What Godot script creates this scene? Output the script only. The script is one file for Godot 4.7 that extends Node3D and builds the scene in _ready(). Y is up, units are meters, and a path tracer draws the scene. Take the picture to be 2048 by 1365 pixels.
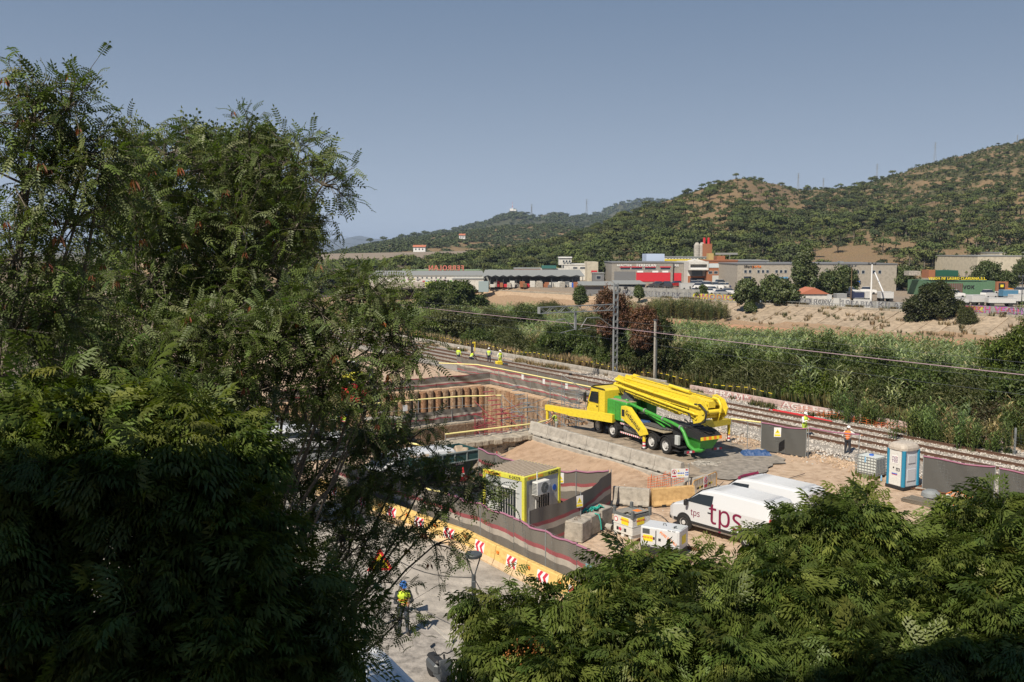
extends Node3D
# A construction site beside a railway, seen from an upper floor: y up, metres, the railway runs along u and s counts across it.

const EYE := 12.0
const FOC := 1850.0

class MB:
	var v := PackedVector3Array()
	var n := PackedVector3Array()
	var c := PackedColorArray()
	var idx := PackedInt32Array()
	var col := Color(1, 1, 1)
	func vert(p: Vector3, nn: Vector3) -> int:
		v.append(p); n.append(nn); c.append(col)
		return v.size() - 1
	func tri(a: Vector3, b: Vector3, d: Vector3, out := Vector3.ZERO) -> void:
		var nn := (d - a).cross(b - a)
		if nn.length_squared() < 1e-16: return
		nn = nn.normalized()
		if out != Vector3.ZERO and nn.dot(out) < 0:
			var t := b; b = d; d = t; nn = -nn
		var k := vert(a, nn); vert(b, nn); vert(d, nn)
		idx.append_array([k, k + 1, k + 2])
	func quad(a: Vector3, b: Vector3, d: Vector3, e: Vector3, out := Vector3.ZERO) -> void:
		tri(a, b, d, out); tri(a, d, e, out)
	func hexa(p: Array, ctr := Vector3.INF) -> void:   # p: bottom ring 0-3, top ring 4-7
		if ctr == Vector3.INF:
			ctr = Vector3.ZERO
			for q in p: ctr += q / 8.0
		for f in [[0, 1, 2, 3], [4, 5, 6, 7], [0, 1, 5, 4], [1, 2, 6, 5], [2, 3, 7, 6], [3, 0, 4, 7]]:
			quad(p[f[0]], p[f[1]], p[f[2]], p[f[3]], (p[f[0]] + p[f[1]] + p[f[2]] + p[f[3]]) / 4.0 - ctr)
	func box(ctr: Vector3, s: Vector3, b := Basis()) -> void:
		var p := []
		for y in [-0.5, 0.5]:
			for q in [[-0.5, -0.5], [0.5, -0.5], [0.5, 0.5], [-0.5, 0.5]]:
				p.append(ctr + b * Vector3(q[0] * s.x, y * s.y, q[1] * s.z))
		hexa(p, ctr)
	func bbox(ctr: Vector3, s: Vector3, w := 0.02, b := Basis()) -> void:   # a box with chamfered edges
		var h := s * 0.5
		var P := func(x: int, y: int, z: int, ax: int) -> Vector3:
			var q := Vector3(x * (h.x - (0.0 if ax == 0 else w)), y * (h.y - (0.0 if ax == 1 else w)), z * (h.z - (0.0 if ax == 2 else w)))
			return ctr + b * q
		for g in [-1, 1]:
			quad(P.call(g, -1, -1, 0), P.call(g, 1, -1, 0), P.call(g, 1, 1, 0), P.call(g, -1, 1, 0), b.x * g)
			quad(P.call(-1, g, -1, 1), P.call(1, g, -1, 1), P.call(1, g, 1, 1), P.call(-1, g, 1, 1), b.y * g)
			quad(P.call(-1, -1, g, 2), P.call(1, -1, g, 2), P.call(1, 1, g, 2), P.call(-1, 1, g, 2), b.z * g)
			for k in [-1, 1]:
				quad(P.call(g, k, -1, 0), P.call(g, k, 1, 0), P.call(g, k, 1, 1), P.call(g, k, -1, 1), b.x * g + b.y * k)
				quad(P.call(g, -1, k, 0), P.call(g, 1, k, 0), P.call(g, 1, k, 2), P.call(g, -1, k, 2), b.x * g + b.z * k)
				quad(P.call(-1, g, k, 1), P.call(1, g, k, 1), P.call(1, g, k, 2), P.call(-1, g, k, 2), b.y * g + b.z * k)
				for m in [-1, 1]:
					tri(P.call(g, k, m, 0), P.call(g, k, m, 1), P.call(g, k, m, 2), b.x * g + b.y * k + b.z * m)
	func tube(path: Array, r, sides := 6, caps := true) -> void:   # r: one radius or one per point
		var m := path.size()
		var up := Vector3.UP
		var first := v.size()
		for i in m:
			var t: Vector3 = (path[mini(i + 1, m - 1)] - path[maxi(i - 1, 0)]).normalized()
			if i == 0:
				up = Vector3.UP if absf(t.y) < 0.9 else Vector3.RIGHT
			var a := t.cross(up).normalized()
			up = a.cross(t).normalized()
			var rr: float = r[i] if r is Array else r
			for k in sides:
				var w := TAU * k / sides
				var d := a * cos(w) + up * sin(w)
				vert(path[i] + d * rr, d)
		for i in m - 1:
			for k in sides:
				var a := first + i * sides + k
				var b := first + i * sides + (k + 1) % sides
				idx.append_array([a, b, a + sides, b, b + sides, a + sides])
		if caps:
			for e in [0, m - 1]:
				var rr: float = r[e] if r is Array else r
				if rr < 0.004: continue
				var out: Vector3 = (path[0] - path[1]) if e == 0 else (path[m - 1] - path[m - 2])
				for k in range(1, sides - 1):
					tri(v[first + e * sides], v[first + e * sides + k], v[first + e * sides + k + 1], out)
	func bar(a: Vector3, b: Vector3, r := 0.025, sides := 5) -> void:
		tube([a, b], r, sides)
	func prism(poly: PackedVector2Array, z0: float, z1: float, t := Transform3D()) -> void:   # a polygon in x, y drawn out along z
		var ids := Geometry2D.triangulate_polygon(poly)
		for e in [[z0, -1.0], [z1, 1.0]]:
			for k in range(0, ids.size(), 3):
				tri(t * Vector3(poly[ids[k]].x, poly[ids[k]].y, e[0]), t * Vector3(poly[ids[k + 1]].x, poly[ids[k + 1]].y, e[0]), t * Vector3(poly[ids[k + 2]].x, poly[ids[k + 2]].y, e[0]), t.basis.z * e[1] * signf(z1 - z0))
		var cw := -1.0 if Geometry2D.is_polygon_clockwise(poly) else 1.0
		for k in poly.size():
			var a := poly[k]
			var b := poly[(k + 1) % poly.size()]
			var nn := Vector2(b.y - a.y, a.x - b.x) * cw
			quad(t * Vector3(a.x, a.y, z0), t * Vector3(b.x, b.y, z0), t * Vector3(b.x, b.y, z1), t * Vector3(a.x, a.y, z1), t.basis * Vector3(nn.x, nn.y, 0))
	func lathe(prof: Array, sides := 16, t := Transform3D(), smooth := true) -> void:   # prof: Vector2(radius, height) upwards
		for i in prof.size() - 1:
			var a: Vector2 = prof[i]
			var b: Vector2 = prof[i + 1]
			var sl := Vector2(b.y - a.y, a.x - b.x).normalized()
			for k in sides:
				var w0 := TAU * k / sides
				var w1 := TAU * (k + 1) / sides
				var d0 := Vector3(cos(w0), 0, sin(w0))
				var d1 := Vector3(cos(w1), 0, sin(w1))
				var q := [t * (d0 * a.x + Vector3(0, a.y, 0)), t * (d1 * a.x + Vector3(0, a.y, 0)), t * (d1 * b.x + Vector3(0, b.y, 0)), t * (d0 * b.x + Vector3(0, b.y, 0))]
				var n0 := (t.basis * (d0 * sl.x + Vector3(0, sl.y, 0))).normalized()
				var n1 := (t.basis * (d1 * sl.x + Vector3(0, sl.y, 0))).normalized()
				if not smooth:
					n0 = ((n0 + n1) * 0.5).normalized(); n1 = n0
				var o := vert(q[0], n0); vert(q[1], n1); vert(q[2], n1); vert(q[3], n0)
				idx.append_array([o, o + 2, o + 1, o, o + 3, o + 2])
	func cyl(ctr: Vector3, axis: Vector3, r: float, h: float, sides := 16) -> void:
		var a := axis.normalized() * h * 0.5
		tube([ctr - a, ctr + a], r, sides)
	func ball(ctr: Vector3, r: Vector3, rings := 6, sides := 10) -> void:
		var first := v.size()
		for i in rings + 1:
			var f := PI * i / rings
			for k in sides:
				var w := TAU * k / sides
				var d := Vector3(sin(f) * cos(w), cos(f), sin(f) * sin(w))
				vert(ctr + d * r, (d / r).normalized())
		for i in rings:
			for k in sides:
				var a := first + i * sides + k
				var b := first + i * sides + (k + 1) % sides
				idx.append_array([a, b, a + sides, b, b + sides, a + sides])
	func loft(rings: Array, caps := true, smooth := true) -> void:   # closed rings of equal length
		var m: int = rings[0].size()
		var acc := {}
		var mid := Vector3.ZERO
		for g in rings:
			for p in g: mid += p / float(m * rings.size())
		for i in rings.size() - 1:
			var rc := Vector3.ZERO
			for p in rings[i]: rc += p / (2.0 * m)
			for p in rings[i + 1]: rc += p / (2.0 * m)
			for k in m:
				var a: Vector3 = rings[i][k]
				var b: Vector3 = rings[i][(k + 1) % m]
				var d: Vector3 = rings[i + 1][(k + 1) % m]
				var e: Vector3 = rings[i + 1][k]
				quad(a, b, d, e, (a + b + d + e) / 4.0 - rc)
		if caps:
			for e in [0, rings.size() - 1]:
				var g: Array = rings[e]
				var o := Vector3.ZERO
				for p in g: o += p / float(m)
				for k in m:
					tri(o, g[k], g[(k + 1) % m], o - mid)
	func mesh(mat: Material) -> ArrayMesh:
		for i in range(0, idx.size(), 3):   # faces run clockwise as seen along their normals
			var a := idx[i]; var b := idx[i + 1]; var d := idx[i + 2]
			if (v[d] - v[a]).cross(v[b] - v[a]).dot(n[a] + n[b] + n[d]) < 0.0:
				idx[i + 1] = d; idx[i + 2] = b
		var am := ArrayMesh.new()
		var arr := []
		arr.resize(Mesh.ARRAY_MAX)
		arr[Mesh.ARRAY_VERTEX] = v
		arr[Mesh.ARRAY_NORMAL] = n
		arr[Mesh.ARRAY_COLOR] = c
		arr[Mesh.ARRAY_INDEX] = idx
		am.add_surface_from_arrays(Mesh.PRIMITIVE_TRIANGLES, arr)
		am.surface_set_material(0, mat)
		return am

var M := {}
var taken := {}
var rng := RandomNumberGenerator.new()
var tex := {}

func lin(r: float, g: float, b: float) -> Color:
	return Color(r, g, b).linear_to_srgb()

func mat(key: String, c: Color, rough := 0.8, metal := 0.0, grain := "", scale := 0.5, bump := 0.0) -> StandardMaterial3D:
	var m := StandardMaterial3D.new()
	m.resource_name = key
	m.albedo_color = c
	m.roughness = rough
	m.metallic = metal
	if grain != "":
		m.albedo_texture = tex[grain]
		m.uv1_triplanar = true
		m.uv1_world_triplanar = true
		m.uv1_scale = Vector3.ONE * scale
		if bump > 0.0:
			m.normal_enabled = true
			m.normal_texture = tex["bump"]
			m.normal_scale = bump
	M[key] = m
	return m

func speckle(m: StandardMaterial3D, scale: float) -> void:   # a second, finer grain over the coarse one
	m.detail_enabled = true
	m.detail_albedo = tex["speck"]
	m.detail_blend_mode = BaseMaterial3D.BLEND_MODE_MUL
	m.detail_uv_layer = BaseMaterial3D.DETAIL_UV_2
	m.uv2_triplanar = true
	m.uv2_world_triplanar = true
	m.uv2_scale = Vector3.ONE * scale

func noise_tex(key: String, freq: float, cols: Array, oct := 5, sd := 1, normal := false, size := 512) -> void:
	var t := NoiseTexture2D.new()
	var f := FastNoiseLite.new()
	f.seed = sd
	f.noise_type = FastNoiseLite.TYPE_SIMPLEX_SMOOTH
	f.frequency = freq
	f.fractal_octaves = oct
	f.fractal_gain = 0.6
	t.noise = f
	t.width = size; t.height = size
	t.seamless = true
	t.seamless_blend_skirt = 0.3
	if normal:
		t.as_normal_map = true
		t.bump_strength = 6.0
	else:
		var g := Gradient.new()
		var off := PackedFloat32Array()
		var cc := PackedColorArray()
		for i in cols.size():
			off.append(float(i) / (cols.size() - 1)); cc.append(cols[i])
		g.offsets = off; g.colors = cc
		t.color_ramp = g
	tex[key] = t

func numbered(called: String) -> String:
	taken[called] = taken.get(called, -1) + 1
	return called if taken[called] == 0 else "%s_%03d" % [called, taken[called]]

func tag(o: Node, label: String, category: String, group := "", kind := "") -> void:
	o.set_meta("label", label)
	o.set_meta("category", category)
	if group: o.set_meta("group", group)
	if kind: o.set_meta("kind", kind)

func thing(called: String, label: String, category: String, at := Vector3.ZERO, turn := 0.0, group := "") -> Node3D:
	var o := Node3D.new()
	o.name = numbered(called)
	add_child(o)
	o.position = at
	o.rotation.y = turn
	tag(o, label, category, group)
	return o

func part(parent: Node, called: String, mb: MB, m: Material, at := Vector3.ZERO) -> MeshInstance3D:
	return put_mesh(parent, called, mb.mesh(m), at)

func put_mesh(parent: Node, called: String, mesh: Mesh, at := Vector3.ZERO) -> MeshInstance3D:
	var o := MeshInstance3D.new()
	o.name = called
	o.mesh = mesh
	parent.add_child(o, true)
	o.position = at
	return o

func single(called: String, mb: MB, m: Material, label: String, category: String, group := "", at := Vector3.ZERO) -> MeshInstance3D:
	var o := put_mesh(self, numbered(called), mb.mesh(m), at)
	tag(o, label, category, group)
	return o

func structure(called: String, mb: MB, m: Material) -> MeshInstance3D:
	var o := put_mesh(self, numbered(called), mb.mesh(m))
	o.set_meta("kind", "structure")
	return o

func copy(o: Node3D, at: Vector3, turn := 0.0, label := "", group := "") -> Node3D:
	var r: Node3D = o.duplicate()
	var base := String(o.name)
	var cut := base.rfind("_")
	if cut > 0 and base.substr(cut + 1).is_valid_int(): base = base.substr(0, cut)
	r.name = numbered(base)
	add_child(r)
	r.position = at
	r.rotation.y = turn
	if label: r.set_meta("label", label)
	if group: r.set_meta("group", group)
	return r

func words(parent: Node, called: String, text: String, height: float, m: Material, t: Transform3D, squeeze := 1.0, font := "Droid Sans", weight := 700, thick := 0.006) -> MeshInstance3D:
	var tm := TextMesh.new()
	var f := SystemFont.new()
	f.font_names = PackedStringArray([font])
	f.font_weight = weight
	tm.font = f
	tm.text = text
	tm.font_size = 64
	tm.pixel_size = height / 47.0
	tm.depth = thick
	tm.curve_step = 4.0
	tm.material = m
	var o := MeshInstance3D.new()
	o.name = called
	o.mesh = tm
	parent.add_child(o, true)
	o.transform = t * Transform3D(Basis().scaled(Vector3(squeeze, 1, 1)), Vector3.ZERO)
	return o

# a point of the picture (2048 x 1365) followed to the level y = h, or to a depth d
func ray(px: float, py: float) -> Vector3:
	return Vector3((px - 1024.0) / FOC, -(py - 682.5) / FOC, -1.0).rotated(Vector3.RIGHT, -atan(182.5 / FOC))
func G(px: float, py: float, h := 0.0) -> Vector3:
	var r := ray(px, py)
	return Vector3(0, EYE, 0) + r * ((h - EYE) / r.y)
func D(px: float, py: float, d: float) -> Vector3:
	var r := ray(px, py)
	return Vector3(0, EYE, 0) + r * (d / -r.z)
# along and across the railway
func R(u: float, s: float, y := 0.0) -> Vector3:
	return Vector3(0.545 * u + 0.838 * s, y, 0.838 * u - 0.545 * s)
func us(p: Vector3) -> Vector2:
	return Vector2(0.545 * p.x + 0.838 * p.z, 0.838 * p.x - 0.545 * p.z)
func heading(from: Vector3, to: Vector3) -> float:   # turn that lays local +x along from -> to
	return atan2(-(to.z - from.z), to.x - from.x)
const RAILTURN := -0.9941   # local +x along u

func textures() -> void:
	var g := func(a): return Color(a, a, a)
	noise_tex("fine", 0.05, [g.call(0.62), g.call(0.85), g.call(1.0)], 5, 3)
	noise_tex("blotch", 0.012, [g.call(0.6), g.call(0.82), g.call(0.95), g.call(1.0)], 6, 8)
	noise_tex("soft", 0.02, [g.call(0.84), g.call(0.95), g.call(1.0)], 5, 11)
	noise_tex("gravel", 0.11, [g.call(0.35), g.call(0.7), g.call(0.95), g.call(1.0)], 4, 5)
	noise_tex("rust", 0.02, [Color(0.5, 0.4, 0.33), Color(0.78, 0.66, 0.56), Color(0.95, 0.88, 0.8), Color(1, 0.97, 0.93)], 6, 21)
	noise_tex("dirt", 0.016, [Color(0.76, 0.71, 0.66), Color(0.92, 0.89, 0.86), Color(1, 0.98, 0.96)], 6, 31)
	noise_tex("speck", 0.16, [g.call(0.76), g.call(0.95), g.call(1.0)], 4, 61)
	noise_tex("bark", 0.05, [g.call(0.45), g.call(0.7), g.call(1.0)], 5, 41)
	noise_tex("bump", 0.04, [], 5, 51, true)

func materials() -> void:
	mat("white_paint", lin(0.55, 0.565, 0.59), 0.32)
	M.white_paint.clearcoat_enabled = true
	M.white_paint.clearcoat = 0.4
	mat("white_plastic", lin(0.68, 0.68, 0.66), 0.5, 0.0, "soft", 0.8)
	mat("yellow_paint", lin(0.8, 0.62, 0.045), 0.45, 0.0, "soft", 0.5)
	mat("lemon_paint", lin(0.66, 0.64, 0.08), 0.5, 0.0, "soft", 0.8)
	mat("green_paint", lin(0.06, 0.38, 0.06), 0.45, 0.0, "dirt", 0.5)
	mat("black_plastic", lin(0.018, 0.018, 0.02), 0.6)
	mat("chassis", lin(0.03, 0.03, 0.032), 0.6, 0.0, "fine", 1.0)
	mat("tyre", lin(0.025, 0.025, 0.026), 0.9, 0.0, "fine", 2.0)
	mat("steel", lin(0.36, 0.37, 0.38), 0.45, 0.7, "fine", 1.2)
	mat("rim", lin(0.5, 0.5, 0.5), 0.4)
	mat("galvanised", lin(0.3, 0.32, 0.33), 0.55, 0.3, "soft", 1.2)
	mat("dark_steel", lin(0.09, 0.1, 0.11), 0.5, 0.3)
	mat("rusty_steel", lin(0.62, 0.42, 0.27), 0.85, 0.0, "rust", 0.35, 0.6)
	mat("rail_rust", lin(0.16, 0.085, 0.055), 0.8, 0.0, "fine", 1.0)
	mat("rebar", lin(0.2, 0.09, 0.045), 0.85, 0.0, "fine", 1.5)
	mat("concrete", lin(0.42, 0.385, 0.335), 0.9, 0.0, "blotch", 0.35, 0.5)
	mat("old_concrete", lin(0.42, 0.37, 0.3), 0.92, 0.0, "blotch", 0.25, 0.8)
	mat("pale_concrete", lin(0.45, 0.42, 0.375), 0.9, 0.0, "blotch", 0.3, 0.4)
	mat("yellow_concrete", lin(0.74, 0.54, 0.2), 0.8, 0.0, "dirt", 0.5, 0.3)
	mat("beige_concrete", lin(0.6, 0.42, 0.2), 0.85, 0.0, "dirt", 0.4, 0.4)
	mat("dust_base", lin(0.64, 0.5, 0.33), 0.85, 0.0, "dirt", 0.5, 0.3)
	mat("glass", lin(0.02, 0.025, 0.03), 0.05)
	mat("red_paint", lin(0.5, 0.03, 0.035), 0.5)
	mat("sign_red", lin(0.5, 0.03, 0.06), 0.5)
	mat("orange", lin(0.75, 0.2, 0.02), 0.6)
	mat("orange_net", lin(0.75, 0.17, 0.05), 0.7)
	mat("sign_white", lin(0.72, 0.72, 0.72), 0.45)
	mat("sign_yellow", lin(0.75, 0.6, 0.03), 0.5)
	mat("sign_blue", lin(0.03, 0.12, 0.5), 0.5)
	mat("purple", lin(0.14, 0.06, 0.15), 0.5)
	mat("letter_black", lin(0.02, 0.02, 0.025), 0.6)
	mat("maroon", lin(0.17, 0.01, 0.045), 0.4)
	mat("foam_yellow", lin(0.72, 0.64, 0.28), 0.8)
	mat("foam_purple", lin(0.3, 0.13, 0.2), 0.8)
	mat("mesh_grey", lin(0.165, 0.15, 0.132), 0.9, 0.0, "soft", 1.5)
	mat("mesh_pale", lin(0.42, 0.38, 0.33), 0.9, 0.0, "soft", 1.5)
	mat("mesh_red", lin(0.3, 0.08, 0.09), 0.9, 0.0, "soft", 1.5)
	mat("mesh_dark", lin(0.12, 0.12, 0.115), 0.9, 0.0, "fine", 1.2)
	mat("wood", lin(0.33, 0.22, 0.12), 0.85, 0.0, "bark", 1.5)
	mat("bark_grey", lin(0.32, 0.28, 0.23), 0.9, 0.0, "bark", 1.2)
	mat("bark_brown", lin(0.1, 0.075, 0.055), 0.9, 0.0, "bark", 1.2)
	mat("rubble", lin(0.45, 0.36, 0.27), 0.95, 0.0, "blotch", 0.8)
	mat("skip_green", lin(0.012, 0.045, 0.045), 0.55, 0.0, "soft", 0.7)
	mat("teal", lin(0.02, 0.33, 0.27), 0.7)
	mat("toilet_blue", lin(0.02, 0.2, 0.34), 0.45)
	mat("tarp_blue", lin(0.025, 0.07, 0.19), 0.6)
	mat("panel_grey", lin(0.45, 0.47, 0.47), 0.5)
	mat("window_dark", lin(0.03, 0.04, 0.06), 0.08)
	for k in ["leaf", "cloth"]:
		var m := mat(k, Color(1, 1, 1), 0.5 if k == "leaf" else 0.85)
		m.vertex_color_use_as_albedo = true
		m.cull_mode = BaseMaterial3D.CULL_DISABLED
	M.leaf.backlight_enabled = true
	M.leaf.backlight = lin(0.6, 0.7, 0.2)
	mat("painted", Color(1, 1, 1), 0.8).vertex_color_use_as_albedo = true
	for k in ["mesh_grey", "mesh_pale", "mesh_red", "mesh_dark", "tarp_blue", "orange_net"]:
		M[k].cull_mode = BaseMaterial3D.CULL_DISABLED

func _ready() -> void:
	rng.seed = 7
	var cam := Camera3D.new()
	cam.name = "camera"
	cam.position = Vector3(0, EYE, 0)
	cam.rotation.x = -atan(182.5 / FOC)
	cam.fov = rad_to_deg(2.0 * atan(682.5 / FOC))
	cam.near = 0.1
	cam.far = 30000.0
	cam.current = true
	add_child(cam)
	var sky := ProceduralSkyMaterial.new()
	sky.sky_top_color = lin(0.064, 0.114, 0.2)
	sky.sky_horizon_color = lin(0.34, 0.4, 0.48)
	sky.sky_curve = 0.12
	sky.ground_bottom_color = lin(0.16, 0.14, 0.11)
	sky.ground_horizon_color = lin(0.3, 0.36, 0.43)
	sky.sun_angle_max = 1.0
	var e := Environment.new()
	e.background_mode = Environment.BG_SKY
	e.sky = Sky.new()
	e.sky.sky_material = sky
	e.tonemap_mode = Environment.TONE_MAPPER_LINEAR
	e.tonemap_exposure = 1.45
	e.fog_enabled = true
	e.fog_density = 0.00009
	e.fog_light_color = Color(0.72, 0.8, 0.92)
	e.sdfgi_enabled = true
	e.ssao_enabled = true
	e.ssil_enabled = true
	var we := WorldEnvironment.new()
	we.name = "environment"
	we.environment = e
	add_child(we)
	var sun := DirectionalLight3D.new()
	sun.name = "sun"
	sun.light_color = Color(1.0, 0.955, 0.88)
	sun.light_energy = 1.4
	sun.light_angular_distance = 0.5
	sun.shadow_enabled = true
	add_child(sun)
	sun.look_at_from_position(Vector3.ZERO, -Vector3(-0.368, 0.743, 0.559), Vector3.UP)
	textures()
	materials()
	build_ground()
	build_hills()
	build_town()
	build_river_plants()
	build_railway()
	build_pit()
	build_site()
	build_truck()
	build_vehicles()
	build_people()
	build_street()
	build_trees()
	build_home()

# ---------- ground ----------
var gn := FastNoiseLite.new()
func pit_depth(u: float, s: float) -> float:
	if u > -69.5 and u < -49.6 and s > 22.0 and s < 42.5:
		if u > -56.4 and u < -55.0 and s < 33.6: return 0.0
		return -5.5
	if u >= -49.6 and u < -33.0 and s > 25.4 and s < 33.3:
		var k := clampf((33.3 - s) / 5.5, 0.0, 1.0)
		var y := lerpf(-0.1, -2.2, k)
		return lerpf(y, minf(-0.3 + 0.25 * k, 0.0), smoothstep(-40.0, -35.0, u))
	return 0.0

func ground_h(u: float, s: float) -> float:
	var p := R(u, s)
	var d := -p.z
	var y := 0.0
	if s > 56.0:
		var s2 := 0.749 * p.x + 0.663 * d
		y = -3.0 * smoothstep(56.0, 66.0, s)
		if s2 > 163.0: y = maxf(y, -3.0 + 3.0 * clampf((s2 - 163.4) / 11.2, 0.0, 1.0))
		if s2 > 176.0: y = 0.0
		if s2 < 160.0: y += gn.get_noise_2d(p.x * 3.0, d * 3.0) * 0.5
	else:
		y = pit_depth(u, s)
		if s < 44.0 and y > -5.0:
			y += (gn.get_noise_2d(p.x * 12.0, d * 12.0)) * (0.05 if y == 0.0 else 0.22) - 0.02
	if d > 225.0 and 0.749 * p.x + 0.663 * d > 177.0: y += (d - 225.0) * 0.03
	return y

func ground_c(u: float, s: float) -> Color:
	var p := R(u, s)
	var d := -p.z
	var k := gn.get_noise_2d(p.x * 2.0, d * 2.0) * 0.5 + 0.5
	var tan_dirt := Color(0.64, 0.52, 0.41).lerp(Color(0.57, 0.45, 0.345), k)
	var s2 := 0.749 * p.x + 0.663 * d
	if s2 > 177.0: return Color(0.28, 0.26, 0.235).lerp(Color(0.38, 0.32, 0.25), k)
	if s2 > 138.0: return Color(0.46, 0.33, 0.225).lerp(Color(0.4, 0.3, 0.2), k)
	if s > 56.0: return Color(0.3, 0.21, 0.1).lerp(Color(0.14, 0.14, 0.05), smoothstep(0.35, 0.65, k))
	var q := pit_depth(u, s)
	if q < -0.2 and q > -5.0: return Color(0.52, 0.395, 0.295).lerp(Color(0.45, 0.335, 0.245), k)
	if q <= -5.0: return Color(0.3, 0.24, 0.17)
	if s < 20.0 and u < -50.0: return Color(0.3, 0.27, 0.23)
	return tan_dirt

func lines(a: float, b: float, fine_a: float, fine_b: float, extra: Array, coarse: float, fine: float) -> Array:
	var out := []
	var x := a
	while x < b:
		out.append(x)
		x += fine if x >= fine_a and x < fine_b else coarse
	out.append(b)
	for e in extra: out.append_array([e - 0.012, e + 0.012])
	out.sort()
	return out

func sheet(pts: Array, y: float) -> MB:   # a flat polygon of world points
	var mb := MB.new()
	var poly := PackedVector2Array()
	for p in pts: poly.append(Vector2(p.x, p.z))
	var ids := Geometry2D.triangulate_polygon(poly)
	for k in range(0, ids.size(), 3):
		mb.tri(Vector3(poly[ids[k]].x, y, poly[ids[k]].y), Vector3(poly[ids[k + 1]].x, y, poly[ids[k + 1]].y), Vector3(poly[ids[k + 2]].x, y, poly[ids[k + 2]].y), Vector3.UP)
	return mb

func px_list(a: Array, h := 0.0) -> Array:
	var out := []
	for i in range(0, a.size(), 2): out.append(G(a[i], a[i + 1], h))
	return out

func rough_edge(pts: Array, amp: float, step: float) -> Array:   # a ragged outline through the points
	var out := []
	for i in pts.size():
		var a: Vector3 = pts[i]
		var b: Vector3 = pts[(i + 1) % pts.size()]
		var m := maxi(1, int(a.distance_to(b) / step))
		var side := (b - a).normalized().cross(Vector3.UP)
		for k in m:
			var p := a.lerp(b, float(k) / m)
			out.append(p + side * gn.get_noise_2d(p.x * 30.0, p.z * 30.0) * amp * (0.0 if k == 0 else 1.0))
	return out

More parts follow.
